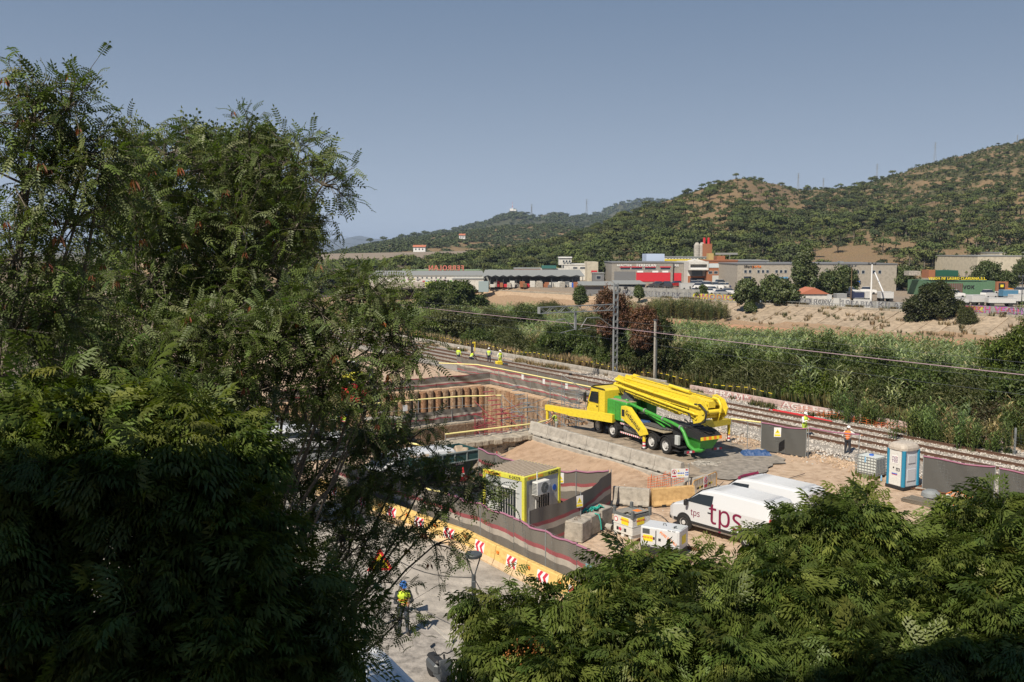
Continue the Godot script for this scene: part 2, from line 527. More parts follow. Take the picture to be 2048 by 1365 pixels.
func build_ground() -> void:
	gn.seed = 5
	gn.frequency = 0.02
	gn.fractal_octaves = 4
	var us_ := lines(-520.0, 80.0, -80.0, -20.0, [-69.5, -56.4, -55.0, -49.6, -33.0], 4.0, 1.0)
	var ss := lines(-160.0, 420.0, 0.0, 58.0, [22.0, 25.4, 33.3, 33.6, 42.5], 4.0, 1.0)
	var mb := MB.new()
	var hs := []
	for u in us_:
		var row := PackedFloat32Array()
		for s in ss: row.append(ground_h(u, s))
		hs.append(row)
	var w := ss.size()
	for i in us_.size():
		for j in w:
			var i0 := maxi(i - 1, 0); var i1 := mini(i + 1, us_.size() - 1)
			var j0 := maxi(j - 1, 0); var j1 := mini(j + 1, w - 1)
			var du: float = (hs[i1][j] - hs[i0][j]) / (us_[i1] - us_[i0])
			var ds: float = (hs[i][j1] - hs[i][j0]) / (ss[j1] - ss[j0])
			var nn := (Vector3.UP - R(1, 0) * clampf(du, -3, 3) - R(0, 1) * clampf(ds, -3, 3)).normalized()
			mb.col = ground_c(us_[i], ss[j])
			mb.vert(R(us_[i], ss[j], hs[i][j]), nn)
	for i in us_.size() - 1:
		for j in w - 1:
			var a := i * w + j
			mb.idx.append_array([a, a + w, a + 1, a + 1, a + w, a + w + 1])
	var gm := mat("earth", Color(1, 1, 1), 0.95, 0.0, "dirt", 0.16, 0.7)
	gm.vertex_color_use_as_albedo = true
	speckle(gm, 0.55)
	structure("ground", mb, gm)
	# plain that carries on to the horizon
	var far := MB.new()
	far.col = Color(0.16, 0.15, 0.09)
	far.quad(Vector3(-16000, -4.2, 3000), Vector3(16000, -4.2, 3000), Vector3(16000, -4.2, -16000), Vector3(-16000, -4.2, -16000), Vector3.UP)
	structure("plain", far, gm)
	# river path
	var pp := []
	var qq := []
	for k in 41:
		var s2a := 143.0 + sin(k * 0.35) * 1.2
		var t := -260.0 + k * 11.0
		pp.append(Vector3(0.749 * (s2a + 11.0) - 0.663 * t, 0, -(0.663 * (s2a + 11.0) + 0.749 * t)))
		qq.append(Vector3(0.749 * s2a - 0.663 * t, 0, -(0.663 * s2a + 0.749 * t)))
	qq.reverse()
	structure("dirt_path", sheet(pp + qq, -2.62), mat("path_dirt", lin(0.52, 0.3, 0.19), 0.95, 0.0, "dirt", 0.1, 0.5))
	# concrete slab that the pump truck stands on, and the wet slurry at its rear
	var slab := rough_edge([R(-50.0, 33.62), R(-35.5, 33.62), R(-34.0, 35.2), R(-35.0, 38.5), R(-36.5, 41.5), R(-40.0, 42.4), R(-53.5, 42.46), R(-49.7, 38.5)], 0.7, 0.8)
	structure("concrete_slab", sheet(slab, 0.05), mat("slab_top", lin(0.4, 0.325, 0.25), 0.9, 0.0, "blotch", 0.14, 0.5))
	var wet := rough_edge(px_list([1392, 936, 1420, 951, 1458, 962, 1500, 951, 1545, 934, 1572, 920, 1520, 903, 1470, 897, 1420, 905, 1385, 915]), 0.9, 0.5)
	structure("slurry_patch", sheet(wet, 0.056), mat("slurry", lin(0.32, 0.285, 0.245), 0.75, 0.0, "blotch", 0.3, 0.3))
	speckle(M.slab_top, 0.7)
	# road, pavement and kerb
	var base := barrier_line()
	var road := []
	for p in base: road.append(p + Vector3(0.1, 0, -0.1))
	road.append_array([Vector3(13, 0, -16), Vector3(14, 0, -5), Vector3(-40, 0, -5), Vector3(-62, 0, -70), Vector3(-38, 0, -80)])
	structure("road", sheet(road, 0.05), mat("road_top", lin(0.5, 0.455, 0.4), 0.9, 0.0, "blotch", 0.1, 0.35))
	speckle(M.road_top, 0.6)
	var yard := [R(-49.6, 3), R(-49.6, 21.9), R(-95, 21.9), R(-95, 3)]
	structure("asphalt_yard", sheet(yard, 0.054), mat("asphalt", lin(0.16, 0.165, 0.175), 0.9, 0.0, "blotch", 0.2, 0.4))
	var k0 := Vector3(-7.0, 0, -36.4); var k1 := Vector3(2.4, 0, -19.8)
	var kd := (k1 - k0).normalized()
	var kn := Vector3(kd.z, 0, -kd.x)
	if kn.x > 0: kn = -kn
	structure("pavement", sheet([k0 + kn * 0.16, k1 + kn * 0.16, k1 + kn * 12.0, k0 + kn * 14.0], 0.12), mat("pavement_top", lin(0.36, 0.33, 0.3), 0.9, 0.0, "blotch", 0.3, 0.4))
	var kerb := Node3D.new()
	kerb.name = "kerb"; kerb.set_meta("kind", "structure"); add_child(kerb)
	var stone := MB.new()
	stone.bbox(Vector3.ZERO, Vector3(0.985, 0.26, 0.15), 0.015)
	var sm := stone.mesh(M.pale_concrete)
	var m := int(k0.distance_to(k1))
	for i in m:
		var o := put_mesh(kerb, "kerb_stone", sm, k0 + kd * (i + 0.5) + kn * 0.08 + Vector3(0, 0.006, 0))
		o.rotation.y = atan2(-kd.z, kd.x)
	# sloping concrete bank across the river with its slabs, crest beam
	var bank := Node3D.new()
	bank.name = "river_embankment"; bank.set_meta("kind", "structure"); add_child(bank)
	var e := Vector3(-0.663, 0, -0.749)
	var nrm := Vector3(0.749, 0, -0.663)
	var variants := []
	for q in 4:
		var sb := MB.new()
		var run := 5.58; var rise := 1.494
		sb.hexa([Vector3(-1.92, -0.15, 0), Vector3(1.92, -0.15, 0), Vector3(1.92, rise - 0.15, -run + 0.1), Vector3(-1.92, rise - 0.15, -run + 0.1), Vector3(-1.92, 0.06, 0), Vector3(1.92, 0.06, 0), Vector3(1.92, rise + 0.06, -run + 0.1), Vector3(-1.92, rise + 0.06, -run + 0.1)])
		var mm := mat("bank_slab_%d" % q, lin(0.39 + q * 0.02, 0.31 + q * 0.016, 0.225 + q * 0.012), 0.95, 0.0, "blotch", 0.12, 0.6)
		variants.append(sb.mesh(mm))
	for i in 44:
		var o0 := nrm * 163.4 + e * (46.0 + i * 4.0)
		if i > 26: continue
		for j in 2:
			var o := put_mesh(bank, "slab", variants[(i * 7 + j * 3 + i / 3) % 4], o0 + nrm * (5.6 * j) + Vector3(0, -2.98 + 1.5 * j + 0.02 * ((i * 5) % 3), 0))
			o.rotation.y = atan2(-e.z, e.x) + PI
	var crest := MB.new()
	crest.box(nrm * 175.0 + e * 170.0 + Vector3(0, 0.05, 0), Vector3(300, 0.9, 0.6), Basis(Vector3.UP, atan2(-e.z, e.x)))
	part(bank, "crest_beam", crest, M.old_concrete)
	var face := MB.new()
	for i in 60:
		var o0 := nrm * 165.0 + e * (154.0 + i * 3.0)
		var o1 := nrm * 165.0 + e * (157.0 + i * 3.0)
		var b0 := gn.get_noise_1d(i * 40.0) * 0.8
		var b1 := gn.get_noise_1d(i * 40.0 + 40.0) * 0.8
		face.quad(o0 + nrm * b0 + Vector3(0, -3.1, 0), o1 + nrm * b1 + Vector3(0, -3.1, 0), o1 + nrm * (9.0 + b1) + Vector3(0, 0.1, 0), o0 + nrm * (9.0 + b0) + Vector3(0, 0.1, 0), -nrm)
	part(bank, "earth_face", face, mat("bank_earth", lin(0.46, 0.36, 0.26), 0.95, 0.0, "dirt", 0.12, 0.6))

# foot of the yellow barriers along the road
func barrier_line() -> Array:
	return px_list([640, 990, 700, 1012, 760, 1034, 815, 1055, 870, 1077, 932, 1099, 997, 1132, 1059, 1164, 1121, 1195, 1185, 1229, 1250, 1268])

# ---------- railway ----------
const RAILS := [52.15, 50.48, 48.85, 47.18]
func build_railway() -> void:
	var bed := MB.new()
	var prof := [[45.2, 0.02], [46.2, 0.13], [47.0, 0.14], [53.2, 0.14], [54.6, 0.03]]
	for i in prof.size() - 1:
		var a: Array = prof[i]
		var b: Array = prof[i + 1]
		bed.quad(R(-330, a[0], a[1]), R(40, a[0], a[1]), R(40, b[0], b[1]), R(-330, b[0], b[1]), Vector3.UP)
	var bm := mat("ballast", lin(0.42, 0.38, 0.34), 0.95, 0.0, "gravel", 0.9, 1.2)
	var o := structure("ballast_bed", bed, bm)
	# loose ballast stones on top, near the camera
	var stone := MB.new()
	stone.ball(Vector3.ZERO, Vector3(0.05, 0.035, 0.04), 3, 5)
	var mm := MultiMesh.new()
	mm.transform_format = MultiMesh.TRANSFORM_3D
	mm.use_colors = true
	mm.mesh = stone.mesh(M.painted)
	mm.instance_count = 42000
	for i in mm.instance_count:
		var u := -72.0 + 72.0 * pow(rng.randf(), 0.8)
		var s := rng.randf_range(44.2, 55.0)
		var y := 0.14 if s > 46.2 and s < 53.2 else 0.06
		mm.set_instance_transform(i, Transform3D(Basis(Vector3(rng.randf(), rng.randf(), rng.randf()).normalized(), rng.randf() * TAU) * rng.randf_range(0.7, 1.7), R(u, s, y + 0.01)))
		var g := rng.randf_range(0.2, 0.6)
		mm.set_instance_color(i, Color(g, g * 0.93, g * 0.85))
	var mi := MultiMeshInstance3D.new()
	mi.name = "ballast_stones"; mi.multimesh = mm
	add_child(mi)
	tag(mi, "grey crushed stone ballast lying between the railway sleepers", "ballast", "", "stuff")
	# sleepers
	var sl := MB.new()
	sl.bbox(Vector3.ZERO, Vector3(0.26, 0.16, 2.5), 0.02)
	var slm := sl.mesh(mat("sleeper", lin(0.4, 0.35, 0.29), 0.9, 0.0, "blotch", 0.6))
	var tracks := []
	for t in 2:
		var tr := thing("railway_track", ["rusty railway track on concrete sleepers beside the graffiti kerb wall", "rusty railway track on concrete sleepers beside the site fence"][t], "railway track", R(0, 0), RAILTURN, "railway tracks")
		tracks.append(tr)
		for k in 118:
			put_mesh(tr, "sleeper", slm, Vector3(-3.0 - k * 0.75, 0.1, -(RAILS[t * 2] + RAILS[t * 2 + 1]) * 0.5))
		for q in 2:
			var rl := MB.new()
			var z: float = -RAILS[t * 2 + q]
			var P := PackedVector2Array([Vector2(-0.07, 0.17), Vector2(0.07, 0.17), Vector2(0.07, 0.185), Vector2(0.012, 0.2), Vector2(0.012, 0.29), Vector2(0.036, 0.3), Vector2(0.034, 0.335), Vector2(-0.034, 0.335), Vector2(-0.036, 0.3), Vector2(-0.012, 0.29), Vector2(-0.012, 0.2), Vector2(-0.07, 0.185)])
			rl.prism(P, -330.0, 40.0, Transform3D(Basis(Vector3(0, 0, 1), Vector3.UP, Vector3(1, 0, 0)), Vector3(0, 0, z)))
			part(tr, "rail", rl, M.rail_rust)
	# low concrete kerb wall beyond the rails, with graffiti
	var kw := thing("kerb_wall", "low concrete wall painted with pink graffiti beyond the rails", "wall")
	for k in 40:
		var u0 := -150.0 + k * 3.0
		if u0 > -62.5 and u0 < -58.0: continue
		var w := MB.new()
		w.bbox(R(u0 + 1.49, 55.2, 0.24), Vector3(2.98, 0.66, 0.22), 0.02, Basis(Vector3.UP, RAILTURN))
		var pk := u0 > -59.0 and u0 < -27.0
		part(kw, "wall_panel", w, M.pink_wall if pk and M.has("pink_wall") else (mat("pink_wall", lin(0.6, 0.45, 0.42), 0.9, 0.0, "blotch", 0.5) if pk else M.pale_concrete))
	var letters := mat("graffiti_white", lin(0.66, 0.62, 0.6), 0.8)
	var lred := mat("graffiti_red", lin(0.4, 0.16, 0.16), 0.8)
	var txt := [["*FRAM*", -52.5], ["AGILE•FRAM", -43.4], ["*FRAMB", -33.4]]
	for q in txt:
		var t := Transform3D(Basis(Vector3.UP, RAILTURN), R(q[1], 55.078, 0.3))
		words(kw, "graffiti_letters", q[0], 0.44, lred, t, 2.1)
		t.origin = R(q[1] - 0.06, 55.071, 0.32)
		words(kw, "graffiti_letters", q[0], 0.4, letters, t, 2.2)
	# catenary mast with lattice beam over the tracks
	var u0 := -67.7
	for inst in 2:
		var uu := u0 + inst * 62.0
		var mast := thing("catenary_mast", ["grey steel lattice mast with a truss arm over the rails", "second lattice mast further along the railway past the portable toilet"][inst], "mast", R(uu, 55.7), RAILTURN, "catenary masts")
		var H := 8.9
		var leg := MB.new()
		leg.box(Vector3(0, H / 2, 0.22), Vector3(0.2, H, 0.07)); leg.box(Vector3(0, H / 2, -0.22), Vector3(0.2, H, 0.07))
		part(mast, "leg", leg, M.galvanised)
		var lace := MB.new()
		for k in 13: lace.box(Vector3(0, 0.5 + k * 0.68, 0), Vector3(0.19, 0.22, 0.37))
		part(mast, "batten", lace, M.galvanised)
		var bm2 := MB.new()
		var y0 := 6.35; var y1 := 6.9
		for zz in [-0.16, 0.16]:
			bm2.box(Vector3(zz, y1, 4.5), Vector3(0.07, 0.07, 8.6)); bm2.box(Vector3(zz, y0, 4.5), Vector3(0.07, 0.07, 8.6))
			for k in 12:
				var za := 0.3 + k * 0.7
				bm2.bar(Vector3(zz, y0 if k % 2 else y1, za), Vector3(zz, y1 if k % 2 else y0, za + 0.7), 0.025, 4)
		bm2.box(Vector3(0, 6.62, 8.8), Vector3(0.4, 0.6, 0.05))
		part(mast, "truss_arm", bm2, M.galvanised)
		var dp := MB.new()
		dp.box(Vector3(0, 5.55, 4.75), Vector3(0.18, 1.7, 0.18))
		dp.bar(Vector3(0, 4.75, 4.75), Vector3(0, 5.75, 6.0), 0.045); dp.bar(Vector3(0, 5.75, 6.0), Vector3(0, 5.65, 6.9), 0.04)
		dp.bar(Vector3(0, 4.75, 4.75), Vector3(0, 4.5, 6.4), 0.03)
		part(mast, "drop_post", dp, M.galvanised)
		var cv := MB.new()
		cv.bar(Vector3(0, 4.6, 0.1), Vector3(0, 5.75, 2.0), 0.045); cv.bar(Vector3(0, 5.75, 2.0), Vector3(0, 5.75, 3.4), 0.04)
		cv.bar(Vector3(0, 5.75, 3.4), Vector3(0, 4.9, 4.1), 0.035); cv.bar(Vector3(0, 4.85, 3.0), Vector3(0, 4.7, 4.4), 0.025)
		part(mast, "cantilever", cv, M.galvanised)
		var foot := MB.new()
		foot.bbox(Vector3(0, 0.05, 0), Vector3(0.8, 0.5, 0.9), 0.03)
		part(mast, "footing", foot, M.concrete)
	# wires strung along the railway
	var wires := [[55.35, 4.72, 0.035, "thick pinkish feeder cable strung along the masts", 0.15], [51.3, 5.9, 0.011, "thin contact wire over the far railway track", 0.1], [51.3, 4.85, 0.011, "thin lower wire over the far railway track", 0.05], [49.0, 5.7, 0.011, "thin contact wire over the near railway track", 0.1], [55.9, 3.6, 0.014, "thin dark cable running low behind the masts", 0.3]]
	for w in wires:
		var wb := MB.new()
		var path := []
		for k in 41:
			var t := k / 40.0
			var uu := -250.0 + t * 310.0
			var sag: float = w[4] * (1.0 - pow(2.0 * fposmod((uu - u0) / 62.0, 1.0) - 1.0, 2.0))
			path.append(R(uu, w[0], w[1] - sag))
		wb.tube(path, w[2], 5)
		single("overhead_wire", wb, mat("cable_pink", lin(0.3, 0.22, 0.25), 0.6) if w[2] > 0.02 else M.dark_steel, w[3], "wire", "overhead wires")
	var pole := thing("signal_pole", "slim pale pole standing beside the brown leaved trees", "pole", G(1309, 768), RAILTURN)
	var pb := MB.new()
	pb.box(Vector3(0, 2.85, 0), Vector3(0.16, 5.7, 0.14))
	part(pole, "post", pb, M.pale_concrete)
	pb = MB.new()
	pb.box(Vector3(0.22, 2.0, 0), Vector3(0.08, 4.0, 0.08))
	pb.box(Vector3(0, 5.75, 0), Vector3(0.3, 0.12, 0.2))
	part(pole, "bracket", pb, M.dark_steel)
	# diamond speed sign and the yellow trackside signal
	var sg := thing("speed_sign", "black and orange diamond railway sign reading 60 on a post", "sign", D(770, 722, 92), 0.35)
	sg.position.y = 0
	var b := MB.new()
	b.bar(Vector3(0, 0, 0), Vector3(0, 4.6, 0), 0.05, 6)
	part(sg, "post", b, M.galvanised)
	b = MB.new()
	b.box(Vector3(0, 4.6, 0.06), Vector3(0.62, 0.62, 0.03), Basis(Vector3(0, 0, 1), PI / 4))
	part(sg, "plate", b, M.letter_black)
	b = MB.new()
	b.box(Vector3(0, 4.6, 0.08), Vector3(0.47, 0.47, 0.02), Basis(Vector3(0, 0, 1), PI / 4))
	part(sg, "orange_face", b, M.orange)
	words(sg, "number", "60", 0.3, M.letter_black, Transform3D(Basis(), Vector3(0, 4.6, 0.095)))
	var ys := thing("trackside_signal", "black and yellow signal post beside the railway workers", "signal", G(944, 716), 0.2)
	b = MB.new(); b.box(Vector3(0, 0.9, 0), Vector3(0.2, 1.8, 0.2)); part(ys, "post", b, M.letter_black)
	b = MB.new(); b.box(Vector3(0.18, 1.7, 0.1), Vector3(0.34, 0.16, 0.25)); b.box(Vector3(0.3, 1.2, 0.1), Vector3(0.1, 0.9, 0.1)); part(ys, "yellow_bracket", b, M.yellow_paint)
	# black and yellow tape along the far side
	var tp := MB.new()
	var alt := MB.new()
	for k in 150:
		var uu := -112.0 + k * 0.42
		var y := 0.95 - 0.25 * sin(PI * fposmod(k / 24.0, 1.0))
		var y2 := 0.95 - 0.25 * sin(PI * fposmod((k + 1) / 24.0, 1.0))
		(tp if k % 2 else alt).quad(R(uu, 56.2, y), R(uu + 0.42, 56.2, y2), R(uu + 0.42, 56.22, y2 + 0.03), R(uu, 56.22, y + 0.03))
	var tape := thing("warning_tape", "yellow and black warning tape strung along the far track", "tape")
	part(tape, "yellow_bands", tp, M.sign_yellow); part(tape, "black_bands", alt, M.letter_black)
	var stakes := MB.new()
	for k in 7: stakes.bar(R(-112.0 + k * 10.08, 56.21, -0.1), R(-112.0 + k * 10.08, 56.21, 1.05), 0.025, 4)
	part(tape, "stakes", stakes, M.wood)
	# red pipes lying beside the graffiti wall, orange netting behind
	for q in 2:
		var rp := MB.new()
		var a := G(1537 + q * 10, 821 + q * 3, 0.1); var c := G(1664, 848, 0.1)
		rp.tube([a + Vector3(0, 0.12 * q, 0), a.lerp(c, 0.5) + Vector3(0, 0.12 * q + 0.05, 0.1), c + Vector3(0, 0.12 * q, 0)], 0.09, 8)
		single("red_pipe", rp, M.red_paint, "long red plastic pipe lying beside the rails", "pipe", "red pipes by the graffiti wall")
	var net := MB.new()
	for k in 26:
		var uu := -45.0 + k * 0.5
		var y := 0.5 + 0.12 * sin(k * 1.3)
		for j in 4:
			net.bar(R(uu, 54.3 + 0.15 * sin(k), 0.05 + j * y * 0.28), R(uu + 0.5, 54.3 + 0.15 * sin(k + 1), 0.05 + j * y * 0.28), 0.013, 3)
		net.bar(R(uu, 54.3 + 0.15 * sin(k), 0.0), R(uu, 54.3 + 0.15 * sin(k), y), 0.013, 3)
	single("orange_netting", net, M.orange_net, "sagging orange plastic netting in front of the graffiti wall", "netting")
	# wire fence on the right behind the tracks
	var wf := thing("wire_fence", "grey posted wire mesh fence standing before the dark bushes", "fence")
	for q in [[1824, 868, 1.35], [1925, 888, 1.5], [2029, 914, 1.7], [2140, 940, 1.7]]:
		var p0 := G(q[0], q[1])
		var fb := MB.new()
		fb.box(p0 + Vector3(0, q[2] / 2, 0), Vector3(0.09, q[2], 0.09))
		part(wf, "post", fb, M.galvanised)
	var wm := MB.new()
	var w0 := G(1824, 868); var w1 := G(2140, 940)
	for k in 30: wm.bar(w0.lerp(w1, k / 29.0) + Vector3(0, 0.05, 0), w0.lerp(w1, k / 29.0) + Vector3(0, 1.4, 0), 0.006, 3)
	for k in 8: wm.bar(w0 + Vector3(0, 0.1 + k * 0.18, 0), w1 + Vector3(0, 0.1 + k * 0.18, 0), 0.006, 3)
	part(wf, "wire_mesh", wm, M.dark_steel)

# ---------- fences, barriers ----------
const STRIPES := [[0.0, 0.12, "mesh_grey"], [0.12, 0.2, "mesh_red"], [0.2, 0.42, "mesh_grey"], [0.42, 0.56, "mesh_pale"], [0.56, 0.66, "mesh_red"], [0.66, 1.0, "mesh_grey"]]
const RAILSTRIPES := [[0.0, 0.22, "mesh_grey"], [0.22, 0.34, "mesh_red"], [0.34, 0.46, "mesh_pale"], [0.46, 0.93, "mesh_grey"], [0.93, 1.0, "mesh_red"]]
const DARK := [[0.0, 1.0, "mesh_dark"]]

func fence(called: String, label: String, pts: Array, h: float, bands: Array, foam := "", grid := false, wave := 0.06, group := "", post_r := 0.024, y0 := 0.06) -> Node3D:
	var o := thing(called, label, "fence", pts[0], 0.0, group)
	var at: Vector3 = pts[0]
	var sag := func(k: float, i: int) -> float: return 1.0 - 0.03 * sin(PI * k) - 0.03 * absf(sin(i * 2.7 + 1.0))
	for i in pts.size():
		var pb := MB.new()
		pb.bar(pts[i] - at, pts[i] - at + Vector3(0, h + 0.05, 0), post_r, 6)
		part(o, "post", pb, M.galvanised)
	var by_mat := {}
	var tops := []
	var wires := MB.new()
	for i in pts.size() - 1:
		var a: Vector3 = pts[i] - at
		var b: Vector3 = pts[i + 1] - at
		var len := a.distance_to(b)
		var side := (b - a).normalized().cross(Vector3.UP)
		var m := maxi(4, int(len / 0.22))
		var P := func(k: int, t: float) -> Vector3:
			var f := float(k) / m
			var p := a.lerp(b, f)
			var wv := sin(f * 9.0 + i * 2.0 + t * 2.5) * wave + sin(f * 23.0 + t * 7.0 + i) * wave * 0.4
			wv *= sin(PI * clampf(f * 1.1, 0.0, 1.0)) * 0.7 + 0.3
			var hh: float = y0 + (h * sag.call(f, i) - y0) * t + sin(f * 7.0 + i * 3.0) * 0.02 * t
			if t > 0.05 and t < 0.95: hh += 0.035 * sin(f * 8.0 + i * 1.7 + t * 3.0)
			return p + side * wv + Vector3(0, hh, 0)
		for q in bands:
			if not by_mat.has(q[2]): by_mat[q[2]] = MB.new()
			var fb: MB = by_mat[q[2]]
			var rows := maxi(1, int((q[1] - q[0]) / 0.17))
			for r in rows:
				var t0: float = lerpf(q[0], q[1], float(r) / rows)
				var t1: float = lerpf(q[0], q[1], float(r + 1) / rows)
				var base := fb.v.size()
				for k in m + 1:
					var p0: Vector3 = P.call(k, t0)
					var p1: Vector3 = P.call(k, t1)
					var nn: Vector3 = (P.call(mini(k + 1, m), t0) - P.call(maxi(k - 1, 0), t0)).cross(p1 - p0).normalized()
					fb.vert(p0, nn); fb.vert(p1, nn)
				for k in m:
					var c := base + k * 2
					fb.idx.append_array([c, c + 1, c + 2, c + 1, c + 3, c + 2])
		for k in m: tops.append(P.call(k, 1.0))
		if grid:
			var w := int(len / 0.16)
			for k in w + 1:
				var p := a.lerp(b, float(k) / w) - side * 0.03
				wires.bar(p + Vector3(0, 0.1, 0), p + Vector3(0, h - 0.02, 0), 0.0045, 3)
			for k in 11:
				var y := 0.12 + k * (h - 0.15) / 10.0
				wires.bar(a - side * 0.03 + Vector3(0, y, 0), b - side * 0.03 + Vector3(0, y, 0), 0.0045, 3)
			var fo := MB.new()
			fo.bbox((a if i else a) + Vector3(0, 0.07, 0), Vector3(0.62, 0.13, 0.22), 0.02, Basis(Vector3.UP, atan2(-(b - a).z, (b - a).x)))
			part(o, "concrete_foot", fo, M.concrete)
	for k in by_mat: part(o, "fabric" if k == "mesh_grey" or k == "mesh_dark" else ("red_band" if k == "mesh_red" else "pale_band"), by_mat[k], M[k])
	if grid: part(o, "wire_mesh", wires, M.galvanised)
	if foam:
		tops.append(pts[-1] - at + Vector3(0, h, 0))
		var ft := MB.new()
		ft.tube(tops, 0.042, 6)
		part(o, "foam_edging", ft, M[foam])
	return o

func rail_run(called: String, label: String, pts: Array, h: float, foam: String) -> Node3D:   # tube railing with a foam padded top
	var o := thing(called, label, "railing", pts[0])
	var top := []
	for p in pts:
		var b := MB.new()
		b.bar(p - pts[0], p - pts[0] + Vector3(0, h, 0), 0.025, 6)
		part(o, "post", b, M.galvanised)
		top.append(p - pts[0] + Vector3(0, h, 0))
	var m := MB.new()
	for i in pts.size() - 1: m.bar(top[i] - Vector3(0, h * 0.5, 0), top[i + 1] - Vector3(0, h * 0.5, 0), 0.018, 5)
	part(o, "mid_rail", m, M.galvanised)
	var f := MB.new()
	f.tube(top, 0.055, 7)
	part(o, "foam_edging", f, M[foam])
	return o

var jersey := {}
func barrier(called: String, label: String, a: Vector3, b: Vector3, body: String, h := 0.8, group := "", chevron := false) -> Node3D:
	var o := thing(called, label, "barrier", (a + b) * 0.5, heading(a, b), group)
	var len := a.distance_to(b) - 0.03
	var key := body + str(snappedf(len, 0.05))
	if not jersey.has(key):
		var mb := MB.new()
		var P := func(x: float, nick: bool) -> Array:
			var f := 0.0 if nick else 1.0
			return [Vector3(x, 0.05 * f, -0.3), Vector3(x, 0.0 if f else 0.09, -0.1), Vector3(x, 0.0 if f else 0.09, 0.1), Vector3(x, 0.05 * f, 0.3), Vector3(x, 0.12, 0.3), Vector3(x, 0.28, 0.2), Vector3(x, h - 0.03, 0.11), Vector3(x, h, 0.08), Vector3(x, h, -0.08), Vector3(x, h - 0.03, -0.11), Vector3(x, 0.28, -0.2), Vector3(x, 0.12, -0.3)]
		var e := len * 0.5
		mb.loft([P.call(-e, false), P.call(0.0, false), P.call(e, false)], true)
		var nt := MB.new()
		for q in [-0.27, 0.27]:
			nt.box(Vector3(q * len, 0.055, 0), Vector3(0.22, 0.11, 0.612))
		var dust := MB.new()   # the worn, bare foot of the painted barriers
		dust.loft([[Vector3(-e, 0.02, 0.302), Vector3(-e, 0.12, 0.302), Vector3(-e, 0.28, 0.203), Vector3(-e, 0.2, 0.1)], [Vector3(e, 0.02, 0.302), Vector3(e, 0.12, 0.302), Vector3(e, 0.3, 0.2), Vector3(e, 0.2, 0.1)]])
		jersey[key] = [mb.mesh(M[body]), nt.mesh(M.chassis), dust.mesh(M.dust_base)]
	put_mesh(o, "body", jersey[key][0])
	if not chevron: put_mesh(o, "lifting_slots", jersey[key][1])
	if chevron:
		put_mesh(o, "worn_foot", jersey[key][2])
		var tilt := Basis(Vector3.RIGHT, -0.17)
		var pl := MB.new()
		pl.box(Vector3.ZERO, Vector3(0.66, 0.4, 0.012))
		var plate := part(o, "chevron_board", pl, M.sign_white)
		plate.transform = Transform3D(tilt, Vector3(0.1, 0.5, 0.165))
		for q in [-0.2, 0.1]:
			var ch := MB.new()
			ch.prism(PackedVector2Array([Vector2(q - 0.1, 0), Vector2(q + 0.06, 0.2), Vector2(q + 0.22, 0.2), Vector2(q + 0.06, 0), Vector2(q + 0.22, -0.2), Vector2(q + 0.06, -0.2)]), 0.004, 0.009)
			part(plate, "red_chevron", ch, M.sign_red)
		var rf := MB.new()
		rf.box(Vector3(-len * 0.4, 0.62, 0.19), Vector3(0.13, 0.1, 0.03))
		part(o, "reflector", rf, M.orange)
	return o

